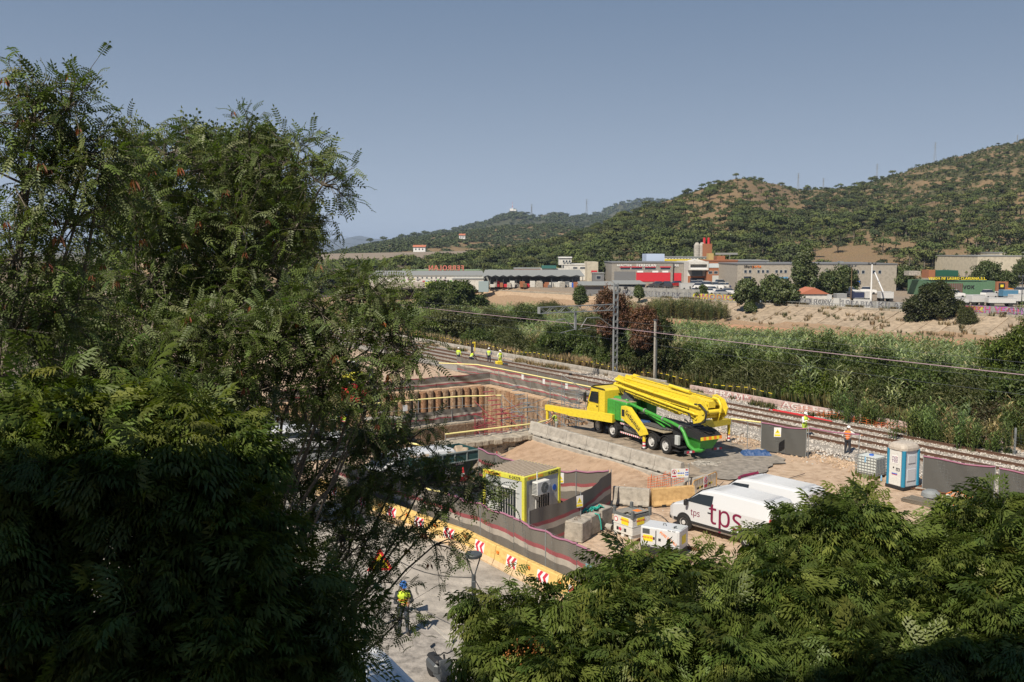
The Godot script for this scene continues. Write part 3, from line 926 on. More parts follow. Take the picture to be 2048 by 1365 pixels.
# ---------- excavation ----------
func build_pit() -> void:
	var pit := thing("sheet_pile_pit", "deep excavation walled with rusty steel sheet piles", "excavation")
	var prof := PackedVector2Array([Vector2(-0.36, 0.0), Vector2(-0.31, 0.02), Vector2(-0.23, 0.24), Vector2(-0.1, 0.32), Vector2(0.1, 0.32), Vector2(0.23, 0.24), Vector2(0.31, 0.02), Vector2(0.36, 0.0), Vector2(0.36, -0.1), Vector2(-0.36, -0.1)])
	var kinds := []
	for q in 5:
		var t: Array = [[0.46, 0.38, 0.3], [0.38, 0.32, 0.27], [0.5, 0.43, 0.36], [0.42, 0.3, 0.22], [0.34, 0.3, 0.27]][q]
		var mb := MB.new()
		mb.prism(prof, -5.6, 0.0, Transform3D(Basis(Vector3.RIGHT, Vector3(0, 0, 1), Vector3.UP), Vector3.ZERO))
		kinds.append(mb.mesh(mat("pile_%d" % q, lin(t[0], t[1], t[2]), 0.9, 0.0, "rust", 0.3 + q * 0.05, 0.8)))
	var place := func(a: Vector3, b: Vector3, inward: Vector3, top: float) -> void:
		var n := int(a.distance_to(b) / 0.72)
		var d := (b - a).normalized()
		for k in n:
			var o := put_mesh(pit, "sheet_pile", kinds[rng.randi() % 5], a + d * (0.36 + k * 0.72) + inward * 0.12 + Vector3(0, top + rng.randf_range(-0.04, 0.04), 0))
			o.basis = Basis(inward.cross(Vector3.UP) * -1.0, Vector3.UP, inward)
	place.call(R(-69.5, 22.0), R(-69.5, 42.5), R(1, 0), 0.0)
	place.call(R(-69.5, 42.5), R(-49.6, 42.5), R(0, -1), -0.12)
	place.call(R(-49.6, 22.0), R(-49.6, 27.0), R(-1, 0), 0.0)
	for k in 6:
		var pl := MB.new()
		pl.bbox(R(-54.88, 23.9 + k * 1.77, -2.8), Vector3(0.12, 5.6, 1.72), 0.02, Basis(Vector3.UP, RAILTURN))
		part(pit, "steel_plate", pl, mat("plate_steel", lin(0.3, 0.26, 0.22), 0.8, 0.0, "rust", 0.4) if k == 0 else M.plate_steel)
	var cap := MB.new()
	for k in 26:
		cap.bbox(R(-69.2 + k * 0.765 + 0.38, 42.62, -0.02 + 0.03 * sin(k * 2.1)), Vector3(0.77, 0.2, 0.62), 0.03, Basis(Vector3.UP, RAILTURN + 0.03 * sin(k * 1.7)))
	part(pit, "capping_beam", cap, mat("sandy_cap", lin(0.55, 0.42, 0.3), 0.95, 0.0, "dirt", 0.6, 0.6))
	var cap2 := MB.new()
	for k in 20: cap2.bbox(R(-69.75, 22.5 + k * 1.0, 0.0 + 0.02 * sin(k * 3.0)), Vector3(0.5, 0.16, 1.0), 0.03, Basis(Vector3.UP, RAILTURN))
	part(pit, "capping_edge", cap2, M.sandy_cap)
	var st := MB.new()
	st.bbox(R(-55.7, 28.3, -0.06), Vector3(1.5, 0.34, 10.7), 0.03, Basis(Vector3.UP, RAILTURN))
	part(pit, "divider_slab", st, M.old_concrete)
	# broken concrete face at the near edge
	var bf := MB.new()
	for k in 26:
		for j in 4:
			var s := 27.0 + k * 0.23
			var w := Vector3(rng.randf_range(0.3, 0.55), rng.randf_range(0.25, 0.6), rng.randf_range(0.3, 0.55))
			bf.bbox(R(-49.35 + rng.randf_range(-0.1, 0.06) + j * 0.1, 27.0 + k * 0.27, -0.42 - j * 0.5 + rng.randf_range(-0.08, 0.08)), w * Vector3(1.3, 1.3, 1.5), 0.02, Basis.from_euler(Vector3(rng.randf_range(-0.12, 0.12), RAILTURN + rng.randf_range(-0.3, 0.3), rng.randf_range(-0.12, 0.12))))
	for k in 14: bf.bbox(R(-49.6 + rng.randf_range(-0.1, 0.15), 27.2 + k * 0.5, -0.06 + rng.randf_range(-0.04, 0.04)), Vector3(1.7, 0.34, 0.6), 0.05, Basis(Vector3.UP, RAILTURN + rng.randf_range(-0.1, 0.1)))
	part(pit, "broken_concrete", bf, M.old_concrete)
	# fences round the pit
	fence("pit_fence", "grey and red striped mesh along the far short side of the pit", [R(-70.3, 23.0), R(-70.3, 28.0), R(-70.3, 33.0), R(-70.3, 37.8), R(-70.1, 43.3)], 1.05, RAILSTRIPES, "", false, 0.14)
	fence("pit_fence", "grey, white and red striped mesh along the long side of the pit", [R(-70.0, 43.2), R(-67.0, 43.2), R(-63.6, 43.2), R(-60.3, 43.2), R(-57.0, 43.2)], 1.05, RAILSTRIPES, "", false, 0.08)
	fence("trackside_fence", "tall striped mesh fence between the pit and the rails", [R(-79, 44.9), R(-75.5, 44.9), R(-72, 44.9), R(-68.5, 44.9), R(-65, 44.9), R(-61.5, 44.9), R(-58, 44.9), R(-54.5, 44.9), R(-51.5, 44.9)], 1.55, STRIPES, "", true, 0.05)
	rail_run("padded_railing", "galvanised railing with yellow foam edging along the tracks", [R(-76.5, 41.5), R(-73.5, 43.9), R(-70, 44.1), R(-66, 44.1), R(-62, 44.1), R(-58, 44.1), R(-54, 44.1)], 1.35, "foam_yellow")
	rail_run("padded_railing", "yellow foam padded railing crossing in the middle of the pit", [R(-58.8, 22.5), R(-58.6, 26), R(-58.4, 30), R(-58.0, 33.4), R(-56.8, 36.0)], 1.35, "foam_yellow")
	fence("pit_fence", "torn striped mesh with red posts standing on the divider slab", [R(-55.3, 25.0, 0.11), R(-55.3, 28.2, 0.11), R(-55.3, 31.0, 0.11), R(-55.3, 33.4, 0.11)], 0.95, [[0.0, 0.3, "mesh_grey"], [0.3, 0.42, "mesh_red"], [0.42, 0.6, "mesh_pale"], [0.6, 1.0, "mesh_grey"]], "", false, 0.16)
	rail_run("padded_railing", "bent yellow foam edging at the broken concrete edge", [R(-49.9, 27.5), R(-49.9, 30), R(-49.9, 32.4), R(-49.8, 34.2), R(-50.6, 36.2)], 0.55, "foam_yellow")
	rail_run("padded_railing", "low railing with purple and yellow foam edging behind the skip", [R(-50.2, 21.0), R(-48.0, 23.6), R(-45.2, 24.6), R(-43.0, 25.2)], 0.85, "foam_yellow")
	for q in 3:
		var np := MB.new()
		np.box(R(-66.0 + q * 3.2, 44.02, 1.05), Vector3(0.32, 0.42, 0.02), Basis(Vector3.UP, RAILTURN + 0.02))
		single("notice_plate", np, M.sign_white, "small white notice plate hung on the trackside railing", "notice", "notices on the pit railings")
	for q in 2:
		var np := MB.new()
		np.box(R(-58.3, 27.2 + q * 1.7, 0.85), Vector3(0.03, 0.42, 0.34), Basis(Vector3.UP, RAILTURN))
		single("notice_plate", np, M.sign_white, "small white notice plate hung on the railing across the pit", "notice", "notices on the inner railing")
	# scaffold stair towers standing in the pit
	for q in 3:
		var sc := thing("scaffold_tower", ["grey tube scaffold stair tower rising out of the pit", "red painted scaffold tower with red netting in the pit", "grey tube scaffold against the long pile wall near the truck"][q], "scaffold", [R(-54.6, 36.6, -5.4), R(-53.4, 33.6, -5.4), R(-54.5, 40.6, -5.4)][q], RAILTURN)
		var H: float = [6.5, 5.9, 7.2][q]
		var mt: Material = mat("scaffold_red", lin(0.3, 0.05, 0.06), 0.6) if q == 1 else M.galvanised
		var W := Vector2(2.6, 2.2) if q < 2 else Vector2(3.6, 1.1)
		var sx := [-W.x / 2, 0.0, W.x / 2]
		for x in sx:
			for z in [-W.y / 2, W.y / 2]:
				var b := MB.new()
				b.bar(Vector3(x, 0, z), Vector3(x, H + 0.3 * sin(x * 3.0 + z), z), 0.034, 5)
				part(sc, "standard", b, mt)
		var lv := 0
		while lv * 0.95 < H:
			var b := MB.new()
			var y := 0.3 + lv * 0.95
			for z in [-W.y / 2, W.y / 2]: b.bar(Vector3(-W.x / 2 - 0.3, y, z), Vector3(W.x / 2 + 0.4, y, z), 0.024, 5)
			for x in sx: b.bar(Vector3(x, y + 0.06, -W.y / 2 - 0.2), Vector3(x, y + 0.06, W.y / 2 + 0.2), 0.024, 5)
			part(sc, "ledger", b, mt)
			b = MB.new()
			var f := 1.0 if lv % 2 else -1.0
			b.bar(Vector3(-W.x / 2 * f, y, W.y / 2 + 0.05), Vector3(W.x / 2 * f, y + 0.95, W.y / 2 + 0.05), 0.022, 5)
			b.bar(Vector3(W.x / 2 * f, y, -W.y / 2 - 0.05), Vector3(-W.x / 2 * f, y + 0.95, -W.y / 2 - 0.05), 0.022, 5)
			part(sc, "brace", b, mt)
			if lv % 2 == 0 and q < 2:
				b = MB.new()
				for k in 7: b.box(Vector3(-W.x * 0.4 * f + k * 0.34 * f, y + k * 0.26, 0.2), Vector3(0.24, 0.03, 0.8))
				part(sc, "stair_flight", b, mt)
			lv += 1
		if q == 1:
			var b := MB.new()
			for k in 22: b.bar(Vector3(-W.x / 2 + k * W.x / 21.0, H - 2.6, W.y / 2 + 0.06), Vector3(-W.x / 2 + k * W.x / 21.0, H - 0.1, W.y / 2 + 0.06 + 0.05 * sin(k)), 0.008, 3)
			for k in 18: b.bar(Vector3(-W.x / 2, H - 2.6 + k * 0.145, W.y / 2 + 0.06), Vector3(W.x / 2, H - 2.62 + k * 0.147, W.y / 2 + 0.06), 0.008, 3)
			part(sc, "netting", b, mat("net_red", lin(0.3, 0.07, 0.09), 0.8))
	for q in 2:
		var ld := thing("ladder", "aluminium ladder leaning on the pit edge by the truck", "ladder", R(-52.6 + q * 1.5, 41.6, -0.6), RAILTURN + 0.35, "ladders at the pit edge")
		var b := MB.new()
		for z in [-0.22, 0.22]: b.bar(Vector3(0, -1.6, z), Vector3(-0.9, 1.7, z), 0.03, 5)
		part(ld, "side_rail", b, M.steel)
		b = MB.new()
		for k in 10: b.bar(Vector3(-0.09 * k, -1.45 + k * 0.33, -0.22), Vector3(-0.09 * k, -1.45 + k * 0.33, 0.22), 0.018, 5)
		part(ld, "rung", b, M.steel)

# ---------- the site in front ----------
func warn_sign(parent: Node, at: Vector3, turn: float, s := 1.0) -> void:
	var b := MB.new()
	b.box(Vector3.ZERO, Vector3(0.36, 0.5, 0.012) * s)
	var p := part(parent, "warning_plate", b, M.sign_white, at)
	p.rotation.y = turn
	b = MB.new()
	b.prism(PackedVector2Array([Vector2(-0.13, -0.06) * s, Vector2(0.13, -0.06) * s, Vector2(0, 0.17) * s]), 0.007, 0.012)
	b.box(Vector3(0, -0.16 * s, 0.01), Vector3(0.3 * s, 0.1 * s, 0.008))
	part(p, "yellow_print", b, M.sign_yellow)
	b = MB.new()
	b.prism(PackedVector2Array([Vector2(-0.025, 0.0) * s, Vector2(0.03, 0.03) * s, Vector2(0.0, 0.11) * s]), 0.013, 0.016)
	part(p, "black_print", b, M.letter_black)

func build_site() -> void:
	# barriers along the road
	var bl := barrier_line()
	for i in bl.size() - 1:
		barrier("road_barrier", "yellow concrete barrier with a red and white chevron board along the road", bl[i], bl[i + 1], "yellow_concrete", 0.8, "yellow chevron barriers along the road", true)
	var fl := []
	for i in bl.size():
		var a: Vector3 = bl[maxi(i - 1, 0)]
		var b: Vector3 = bl[mini(i + 1, bl.size() - 1)]
		var side := (b - a).normalized().cross(Vector3.UP)
		fl.append(bl[i] - side * 0.72)
	for i in range(0, bl.size() - 1, 1):
		if i % 2 == 0:
			var seg: Array = fl.slice(i, mini(i + 3, fl.size()))
			if seg.size() > 1:
				fence("site_fence", ["striped mesh fence panel behind the chevron barriers under the trees", "striped mesh fence panel behind the barriers near the white car", "striped mesh fence panel behind the barriers beside the office cabin", "striped mesh fence panel with purple foam in front of the concrete blocks", "striped mesh fence panel behind the last chevron barrier"][i / 2], seg, 1.78, STRIPES, "foam_purple" if i > 2 else "foam_yellow", true, 0.05, "fence panels behind the road barriers")
	var bp := MB.new()
	bp.box(Vector3.ZERO, Vector3(0.32, 0.4, 0.012))
	var blue := single("blue_notice", bp, mat("notice_blue", lin(0.2, 0.42, 0.55), 0.5), "small pale blue notice on the fence above the chevron barriers", "notice", "", fl[8].lerp(fl[9], 0.35) + Vector3(0, 1.05, 0.12))
	blue.rotation.y = heading(fl[8], fl[9])
	# fence round the cabin
	var c0 := Vector3(0.67, 0, -35.6); var c1 := Vector3(2.9, 0, -38.2); var c2 := Vector3(4.6, 0, -42.1)
	var fc := fence("site_fence", "dark striped mesh fence running back between cabin and concrete blocks", [c0, c1, c2], 1.8, STRIPES, "", false, 0.05)
	warn_sign(fc, (c1 - c0) + Vector3(-0.06, 1.45, 0.12), 0.55)
	var fd := fence("site_fence", "striped mesh fence with purple foam edging behind the cabin", [Vector3(1.9, 0, -42.6), Vector3(3.0, 0, -42.4), Vector3(4.5, 0, -42.3)], 1.75, STRIPES, "foam_purple", true, 0.03)
	warn_sign(fd, Vector3(0.35, 1.35, 0.1), 0.0)
	fence("site_fence", "striped mesh fence between the skip and the earth slope", [Vector3(-1.75, 0, -47.4), Vector3(-0.8, 0, -45.9), Vector3(0.25, 0, -44.2), Vector3(1.2, 0, -43.2)], 1.75, STRIPES, "foam_purple", true, 0.03)
	# dark screened fence beside the tracks
	fence("screened_fence", "dark grey screened fence panel behind the pump truck's rear", [G(1522, 902), G(1612, 917)], 1.75, DARK, "foam_purple", true, 0.04)
	fence("screened_fence", "tall dark screened fence panel beside the portable toilet", [G(1845, 982), G(1988, 1008)], 1.8, DARK, "foam_purple", true, 0.04)
	fence("screened_fence", "dark screened fence panel past the rubble bag", [G(1996, 1010), G(2130, 1040), G(2260, 1068)], 1.8, DARK, "foam_purple", true, 0.04)
	var open := thing("open_fence_frame", "bare fence frame with purple foam top in front of the orange vested worker", "fence", G(1616, 917))
	var q1 := G(1718, 905)- G(1616, 917)
	q1 = G(1717, 932) - G(1616, 917)
	var ob := MB.new()
	for p in [Vector3.ZERO, q1]: ob.bar(p, p + Vector3(0, 1.75, 0), 0.025, 6)
	part(open, "post", ob, M.galvanised)
	ob = MB.new(); ob.tube([Vector3(0, 1.78, 0), q1 * 0.5 + Vector3(0, 1.7, 0), q1 + Vector3(0, 1.76, 0)], 0.045, 6); part(open, "foam_edging", ob, M.foam_purple)
	var ew := thing("open_fence_frame", "thin fence frame with pale foam top behind the hopper", "fence", G(1462, 893))
	q1 = G(1522, 902) - G(1462, 893)
	ob = MB.new()
	for p in [Vector3.ZERO, q1 * 0.55]: ob.bar(p, p + Vector3(0, 1.7, 0), 0.022, 6)
	part(ew, "post", ob, M.galvanised)
	ob = MB.new(); ob.tube([Vector3(0, 1.7, 0), q1 * 0.98 + Vector3(0, 1.72, 0)], 0.05, 6); part(ew, "foam_edging", ob, M.foam_yellow)
	ob = MB.new()
	for k in 22: ob.bar(q1 * (k / 21.0) + Vector3(0, 0.1, 0), q1 * (k / 21.0) + Vector3(0, 1.65, 0), 0.0045, 3)
	for k in 9: ob.bar(Vector3(0, 0.1 + k * 0.19, 0), q1 + Vector3(0, 0.1 + k * 0.19, 0), 0.0045, 3)
	part(ew, "wire_mesh", ob, M.galvanised)
	warn_sign(open, (G(1556, 913) - G(1616, 917)) + Vector3(-0.1, 1.45, 0.15), -0.2, 1.1)
	# pale barrier row on the slab edge
	var plinth := MB.new()
	plinth.bbox(R(-42.3, 33.58, -0.22), Vector3(15.4, 0.5, 0.8), 0.03, Basis(Vector3.UP, RAILTURN))
	structure("slab_edge", plinth, M.pale_concrete)
	for k in 7:
		barrier("concrete_barrier", "pale grey concrete barrier in the row beside the pump truck", R(-49.3 + k * 2.02, 33.6, 0.04), R(-47.28 + k * 2.02, 33.6, 0.04), "pale_concrete", 0.82, "pale concrete barriers beside the truck")
	barrier("concrete_barrier", "pale concrete barrier turned across behind the orange crowd barrier", G(1384, 990), G(1428, 978), "pale_concrete", 0.82)
	barrier("concrete_barrier", "weathered grey concrete barrier behind the white fuel tank", G(1226, 1008), G(1300, 1014), "concrete", 0.85)
	barrier("concrete_barrier", "faded yellow concrete barrier beside the white van's nose", G(1303, 1013), G(1387, 1006), "beige_concrete", 0.85)
	# office cabin
	var n0 := Vector3(0.52, 0, -38.3)
	var cab := thing("office_cabin", "small grey site office cabin with lime yellow steel frame", "cabin", n0, atan2(0.74, 0.67))
	# local +x: near corner to right corner, local -z: near corner to left corner
	var W := 2.45; var H := 2.42
	var fr := MB.new()
	for x in [0.08, W - 0.08]:
		for z in [-0.08, -W + 0.08]: fr.bbox(Vector3(x, H / 2, z), Vector3(0.16, H, 0.16), 0.012)
	part(cab, "corner_posts", fr, M.lemon_paint)
	fr = MB.new()
	for z in [-0.075, -W + 0.075]:
		fr.bbox(Vector3(W / 2, H - 0.1, z), Vector3(W - 0.32, 0.2, 0.15), 0.01); fr.bbox(Vector3(W / 2, 0.08, z), Vector3(W - 0.32, 0.16, 0.15), 0.01)
	for x in [0.075, W - 0.075]:
		fr.bbox(Vector3(x, H - 0.1, -W / 2), Vector3(0.15, 0.2, W - 0.32), 0.01); fr.bbox(Vector3(x, 0.08, -W / 2), Vector3(0.15, 0.16, W - 0.32), 0.01)
	part(cab, "frame_rails", fr, M.lemon_paint)
	fr = MB.new()
	for k in 6:
		var z := -0.16 - (k + 0.5) * (W - 0.32) / 6.0
		var x := 0.16 + (k + 0.5) * (W - 0.32) / 6.0
		fr.bbox(Vector3(0.06, H / 2 - 0.02, z), Vector3(0.06, H - 0.36, (W - 0.33) / 6.0), 0.006)
		fr.bbox(Vector3(W - 0.06, H / 2 - 0.02, z), Vector3(0.06, H - 0.36, (W - 0.33) / 6.0), 0.006)
		fr.bbox(Vector3(x, H / 2 - 0.02, -0.06), Vector3((W - 0.33) / 6.0, H - 0.36, 0.06), 0.006)
		fr.bbox(Vector3(x, H / 2 - 0.02, -W + 0.06), Vector3((W - 0.33) / 6.0, H - 0.36, 0.06), 0.006)
	part(cab, "wall_panels", fr, M.panel_grey)
	for k in 12:
		fr = MB.new()
		var z := -0.19 - k * (W - 0.38) / 11.0
		fr.prism(PackedVector2Array([Vector2(-0.08, 0), Vector2(-0.045, 0.07), Vector2(0.045, 0.07), Vector2(0.08, 0), Vector2(0.08, -0.03), Vector2(-0.08, -0.03)]), 0.14, W - 0.14, Transform3D(Basis(Vector3(0, 0, 1), Vector3.UP, Vector3(1, 0, 0)), Vector3(0, H - 0.02, z)))
		part(cab, "roof_sheet", fr, mat("roof_sheet", lin(0.42, 0.37, 0.31), 0.9, 0.0, "dirt", 0.8) if k == 0 else M.roof_sheet)
	# window with bars on the x side (left face) and on the z side (right face)
	for q in 2:
		var wn := MB.new()
		var wc := Vector3(1.25, 1.3, -0.028) if q == 0 else Vector3(0.028, 1.15, -1.0)
		var sz := Vector3(0.85, 0.95, 0.03) if q == 0 else Vector3(0.03, 1.3, 1.0)
		wn.box(wc, sz + Vector3(0.12, 0.12, 0.0) if q == 0 else sz + Vector3(0, 0.12, 0.12))
		var win := part(cab, "window", wn, M.white_plastic)
		wn = MB.new()
		wn.box(wc + (Vector3(0, 0, 0.012) if q == 0 else Vector3(-0.012, 0, 0)), sz)
		part(win, "pane", wn, M.glass)
		wn = MB.new()
		for k in 6:
			var off := (k - 2.5) * 0.15
			var p := wc + (Vector3(off, 0, 0.05) if q == 0 else Vector3(-0.05, 0, off))
			wn.bar(p - Vector3(0, sz.y * 0.54, 0), p + Vector3(0, sz.y * 0.54, 0), 0.014, 5)
		part(win, "security_bars", wn, M.white_plastic)
	words(cab, "red_lettering", "PONS DE VALL", 0.11, M.orange, Transform3D(Basis(), Vector3(0.75, H - 0.1, 0.004)))
	words(cab, "black_lettering", "K-24276", 0.13, M.letter_black, Transform3D(Basis(), Vector3(W - 0.55, H - 0.1, 0.004)))
	words(cab, "red_lettering", "PONS DE VALL", 0.11, M.orange, Transform3D(Basis(Vector3.UP, -PI / 2), Vector3(-0.004, H - 0.1, -W + 0.6)))
	words(cab, "black_lettering", "K-24276", 0.13, M.letter_black, Transform3D(Basis(Vector3.UP, -PI / 2), Vector3(-0.004, H - 0.1, -0.55)))
	var rs := MB.new(); rs.cyl(Vector3(W - 0.42, 1.62, -0.02), Vector3(0, 0, 1), 0.13, 0.01, 18)
	part(cab, "blue_sticker", rs, M.sign_blue)
	var ac := thing("air_conditioner", "white air conditioner unit with round fan grille on the cabin wall", "air conditioner", n0 + Vector3(0.2, 1.6, -0.15), atan2(0.74, 0.67))
	var ab := MB.new(); ab.bbox(Vector3(0.55, 0.3, 0.2), Vector3(0.82, 0.58, 0.3), 0.02); part(ac, "casing", ab, M.white_plastic)
	ab = MB.new(); ab.cyl(Vector3(0.62, 0.3, 0.352), Vector3(0, 0, 1), 0.235, 0.01, 24); part(ac, "fan_opening", ab, M.dark_steel)
	ab = MB.new()
	for k in 12:
		var w := TAU * k / 12.0
		ab.bar(Vector3(0.62, 0.3, 0.362), Vector3(0.62 + cos(w) * 0.23, 0.3 + sin(w) * 0.23, 0.362), 0.006, 3)
	for rr in [0.08, 0.16, 0.235]:
		var ring := []
		for k in 21: ring.append(Vector3(0.62 + cos(TAU * k / 20.0) * rr, 0.3 + sin(TAU * k / 20.0) * rr, 0.362))
		ab.tube(ring, 0.006, 3, false)
	part(ac, "fan_grille", ab, M.galvanised)
	ab = MB.new()
	for k in 8: ab.box(Vector3(0.138, 0.09 + k * 0.06, 0.2), Vector3(0.012, 0.03, 0.24))
	part(ac, "side_louvres", ab, M.dark_steel)
	ab = MB.new()
	for x in [0.3, 0.8]: ab.box(Vector3(x, -0.02, 0.14), Vector3(0.04, 0.04, 0.42))
	ab.bar(Vector3(0.5, 0.5, 0.02), Vector3(0.5, 0.95, 0.02), 0.03, 5); ab.bar(Vector3(0.42, 0.0, 0.03), Vector3(0.42, -1.2, 0.03), 0.025, 5)
	part(ac, "bracket", ab, M.white_plastic)
	# concrete blocks with a green strap on top
	var cb := [[2.72, 37.55, 0.1, "pale concrete block with rough sides nearest the road fence"], [3.22, 38.5, 0.0, "middle concrete block of three under the green straps"], [3.8, 39.5, -0.05, "concrete block nearest the white fuel tank, lying behind the other two"]]
	for q in cb:
		var b := MB.new()
		b.bbox(Vector3(0, 0.42, 0), Vector3(0.86, 0.84, 0.86), 0.035)
		var o := thing("concrete_block", q[3], "concrete block", Vector3(q[0], 0, -q[1]), 0.95 + q[2])
		part(o, "block", b, M.concrete)
		b = MB.new()
		for x in [-0.15, 0.15]: b.tube([Vector3(x, 0.83, -0.06), Vector3(x, 0.95, -0.03), Vector3(x, 0.95, 0.03), Vector3(x, 0.83, 0.06)], 0.012, 4)
		part(o, "lifting_loop", b, M.rebar)
	var strap := MB.new()
	for q in 9:
		var path := []
		for k in 9:
			path.append(Vector3(3.05 + 0.11 * k + rng.randf_range(-0.08, 0.08), 0.88 + rng.randf() * 0.07 + 0.04 * sin(k * 2.0), -38.5 - 0.1 * k + rng.randf_range(-0.16, 0.16)))
		strap.tube(path, 0.022, 4)
	strap.tube([Vector3(3.5, 0.9, -38.2), Vector3(3.66, 0.88, -38.1), Vector3(3.74, 0.6, -38.06), Vector3(3.77, 0.25, -38.04)], 0.03, 4)
	single("lifting_strap", strap, M.teal, "tangled teal green lifting strap on the concrete blocks", "strap")
	var pipe := MB.new()
	pipe.lathe([Vector2(0.0, 0.02), Vector2(0.13, 0.02), Vector2(0.13, 0.3), Vector2(0.15, 0.3), Vector2(0.15, 0.0)], 14, Transform3D(Basis(Vector3(0, 0, 1), PI / 2).rotated(Vector3.UP, -0.7), Vector3(4.3, 0.15, -38.6)))
	single("pipe_bucket", pipe, M.pale_concrete, "pale bucket lying on its side beside the concrete blocks", "bucket")
	# white fuel tank
	var ta := G(1226.6, 1067); var tb := G(1264, 1080)
	var ft := thing("fuel_tank", "white cube fuel tank with grey steel lid frame and yellow labels", "tank", tb, heading(ta, tb))
	var b := MB.new(); b.bbox(Vector3(-0.56, 0.5, -0.55), Vector3(1.12, 0.78, 1.1), 0.03); part(ft, "tank_body", b, M.white_plastic)
	b = MB.new(); b.bbox(Vector3(-0.56, 0.5, -0.55), Vector3(1.14, 0.05, 1.12), 0.01); part(ft, "body_seam", b, M.panel_grey)
	b = MB.new()
	for x in [-1.0, -0.56, -0.12]: b.box(Vector3(x, 0.05, -0.55), Vector3(0.16, 0.11, 1.1))
	part(ft, "skid", b, M.white_plastic)
	b = MB.new()
	for x in [-1.1, -0.02]:
		for z in [-1.06, -0.04]: b.bbox(Vector3(x, 1.02, z), Vector3(0.12, 0.34, 0.12), 0.01)
	b.box(Vector3(-0.56, 0.93, -0.02), Vector3(1.1, 0.1, 0.06)); b.box(Vector3(-0.56, 0.93, -1.08), Vector3(1.1, 0.1, 0.06)); b.box(Vector3(-0.02, 0.93, -0.55), Vector3(0.06, 0.1, 1.0)); b.box(Vector3(-1.1, 0.93, -0.55), Vector3(0.06, 0.1, 1.0))
	part(ft, "lid_frame", b, mat("lid_grey", lin(0.14, 0.15, 0.155), 0.6, 0.0, "soft", 1.0))
	b = MB.new(); b.bbox(Vector3(-0.3, 1.05, -0.6), Vector3(0.55, 0.03, 0.85), 0.008); b.bbox(Vector3(-0.83, 0.98, -0.45), Vector3(0.42, 0.03, 0.75), 0.008)
	part(ft, "lid", b, mat("lid_flap", lin(0.3, 0.3, 0.28), 0.6, 0.0, "dirt", 1.0))
	b = MB.new(); b.box(Vector3(-0.3, 1.068, -0.6), Vector3(0.3, 0.006, 0.3)); part(ft, "lid_label", b, M.orange)
	for q in 2:
		var t := Transform3D(Basis(), Vector3(-0.42, 0.68, 0.006)) if q == 0 else Transform3D(Basis(Vector3.UP, PI / 2), Vector3(0.006, 0.7, -0.5))
		b = MB.new(); b.box(Vector3.ZERO, Vector3(0.42, 0.3, 0.008)); var lb := part(ft, "yellow_label", b, M.sign_yellow); lb.transform = t
		words(lb, "print", "PONS DE VALL", 0.07, M.sign_red, Transform3D(Basis(), Vector3(0, 0.03, 0.006)), 0.8)
	b = MB.new(); b.cyl(Vector3(-0.95, 0.68, 0.006), Vector3(0, 0, 1), 0.11, 0.008, 16); part(ft, "prohibition_label", b, M.sign_red)
	b = MB.new(); b.cyl(Vector3(-0.95, 0.68, 0.011), Vector3(0, 0, 1), 0.08, 0.006, 16); part(ft, "prohibition_face", b, M.sign_white)
	for q in 4:
		b = MB.new(); b.box(Vector3(-0.85 + q * 0.15, 0.3, 0.008), Vector3(0.12, 0.14, 0.008), Basis(Vector3(0, 0, 1), 0.78 if q == 1 else 0.0)); part(ft, "hazard_label", b, M.sign_red if q == 1 else (M.letter_black if q != 2 else M.panel_grey))
	# generator on its drip tray
	var ga := G(1280.4, 1108); var gb := G(1352, 1121)
	var gt := heading(ga, gb)
	var tray := thing("drip_tray", "shallow rusty steel drip tray under the generator", "tray", ga, gt)
	b = MB.new(); b.box(Vector3(0.75, 0.02, -0.5), Vector3(2.7, 0.03, 1.75)); part(tray, "floor", b, M.rubble)
	for q in [[Vector3(0.75, 0.09, 0.37), Vector3(2.7, 0.16, 0.04)], [Vector3(0.75, 0.09, -1.37), Vector3(2.7, 0.16, 0.04)], [Vector3(-0.6, 0.09, -0.5), Vector3(0.04, 0.16, 1.7)], [Vector3(2.1, 0.09, -0.5), Vector3(0.04, 0.16, 1.7)]]:
		b = MB.new(); b.box(q[0], q[1]); part(tray, "side", b, M.rebar)
	b = MB.new(); b.box(Vector3(-0.624, 0.09, 0.0), Vector3(0.006, 0.12, 0.7)); part(tray, "orange_label", b, M.orange)
	var gen := thing("generator", "white box generator with black base and orange lettering", "generator", ga + Vector3(0, 0.04, 0), gt)
	var L := 1.62; var Dp := 0.98
	b = MB.new(); b.bbox(Vector3(L / 2, 0.17, -Dp / 2), Vector3(L, 0.3, Dp), 0.04); part(gen, "base", b, M.black_plastic)
	b = MB.new(); b.bbox(Vector3(L / 2, 0.7, -Dp / 2), Vector3(L, 0.8, Dp), 0.03); part(gen, "canopy", b, M.white_paint)
	b = MB.new(); b.bbox(Vector3(0.37, 0.72, 0.008), Vector3(0.62, 0.66, 0.02), 0.005); var door := part(gen, "door", b, M.white_paint)
	b = MB.new(); b.box(Vector3(0.66, 0.7, 0.024), Vector3(0.03, 0.6, 0.006)); part(door, "hinge_gap", b, M.letter_black)
	b = MB.new(); b.bbox(Vector3(0.25, 0.93, 0.024), Vector3(0.3, 0.2, 0.014), 0.005); part(door, "control_panel", b, M.dark_steel)
	b = MB.new(); b.box(Vector3(0.58, 0.68, 0.024), Vector3(0.08, 0.1, 0.014)); part(door, "latch", b, M.letter_black)
	b = MB.new(); b.bbox(Vector3(1.15, 0.72, 0.008), Vector3(0.8, 0.66, 0.02), 0.005); var door2 := part(gen, "door", b, M.white_paint)
	b = MB.new(); b.box(Vector3(0.82, 0.66, 0.024), Vector3(0.1, 0.1, 0.014)); part(door2, "latch", b, M.letter_black)
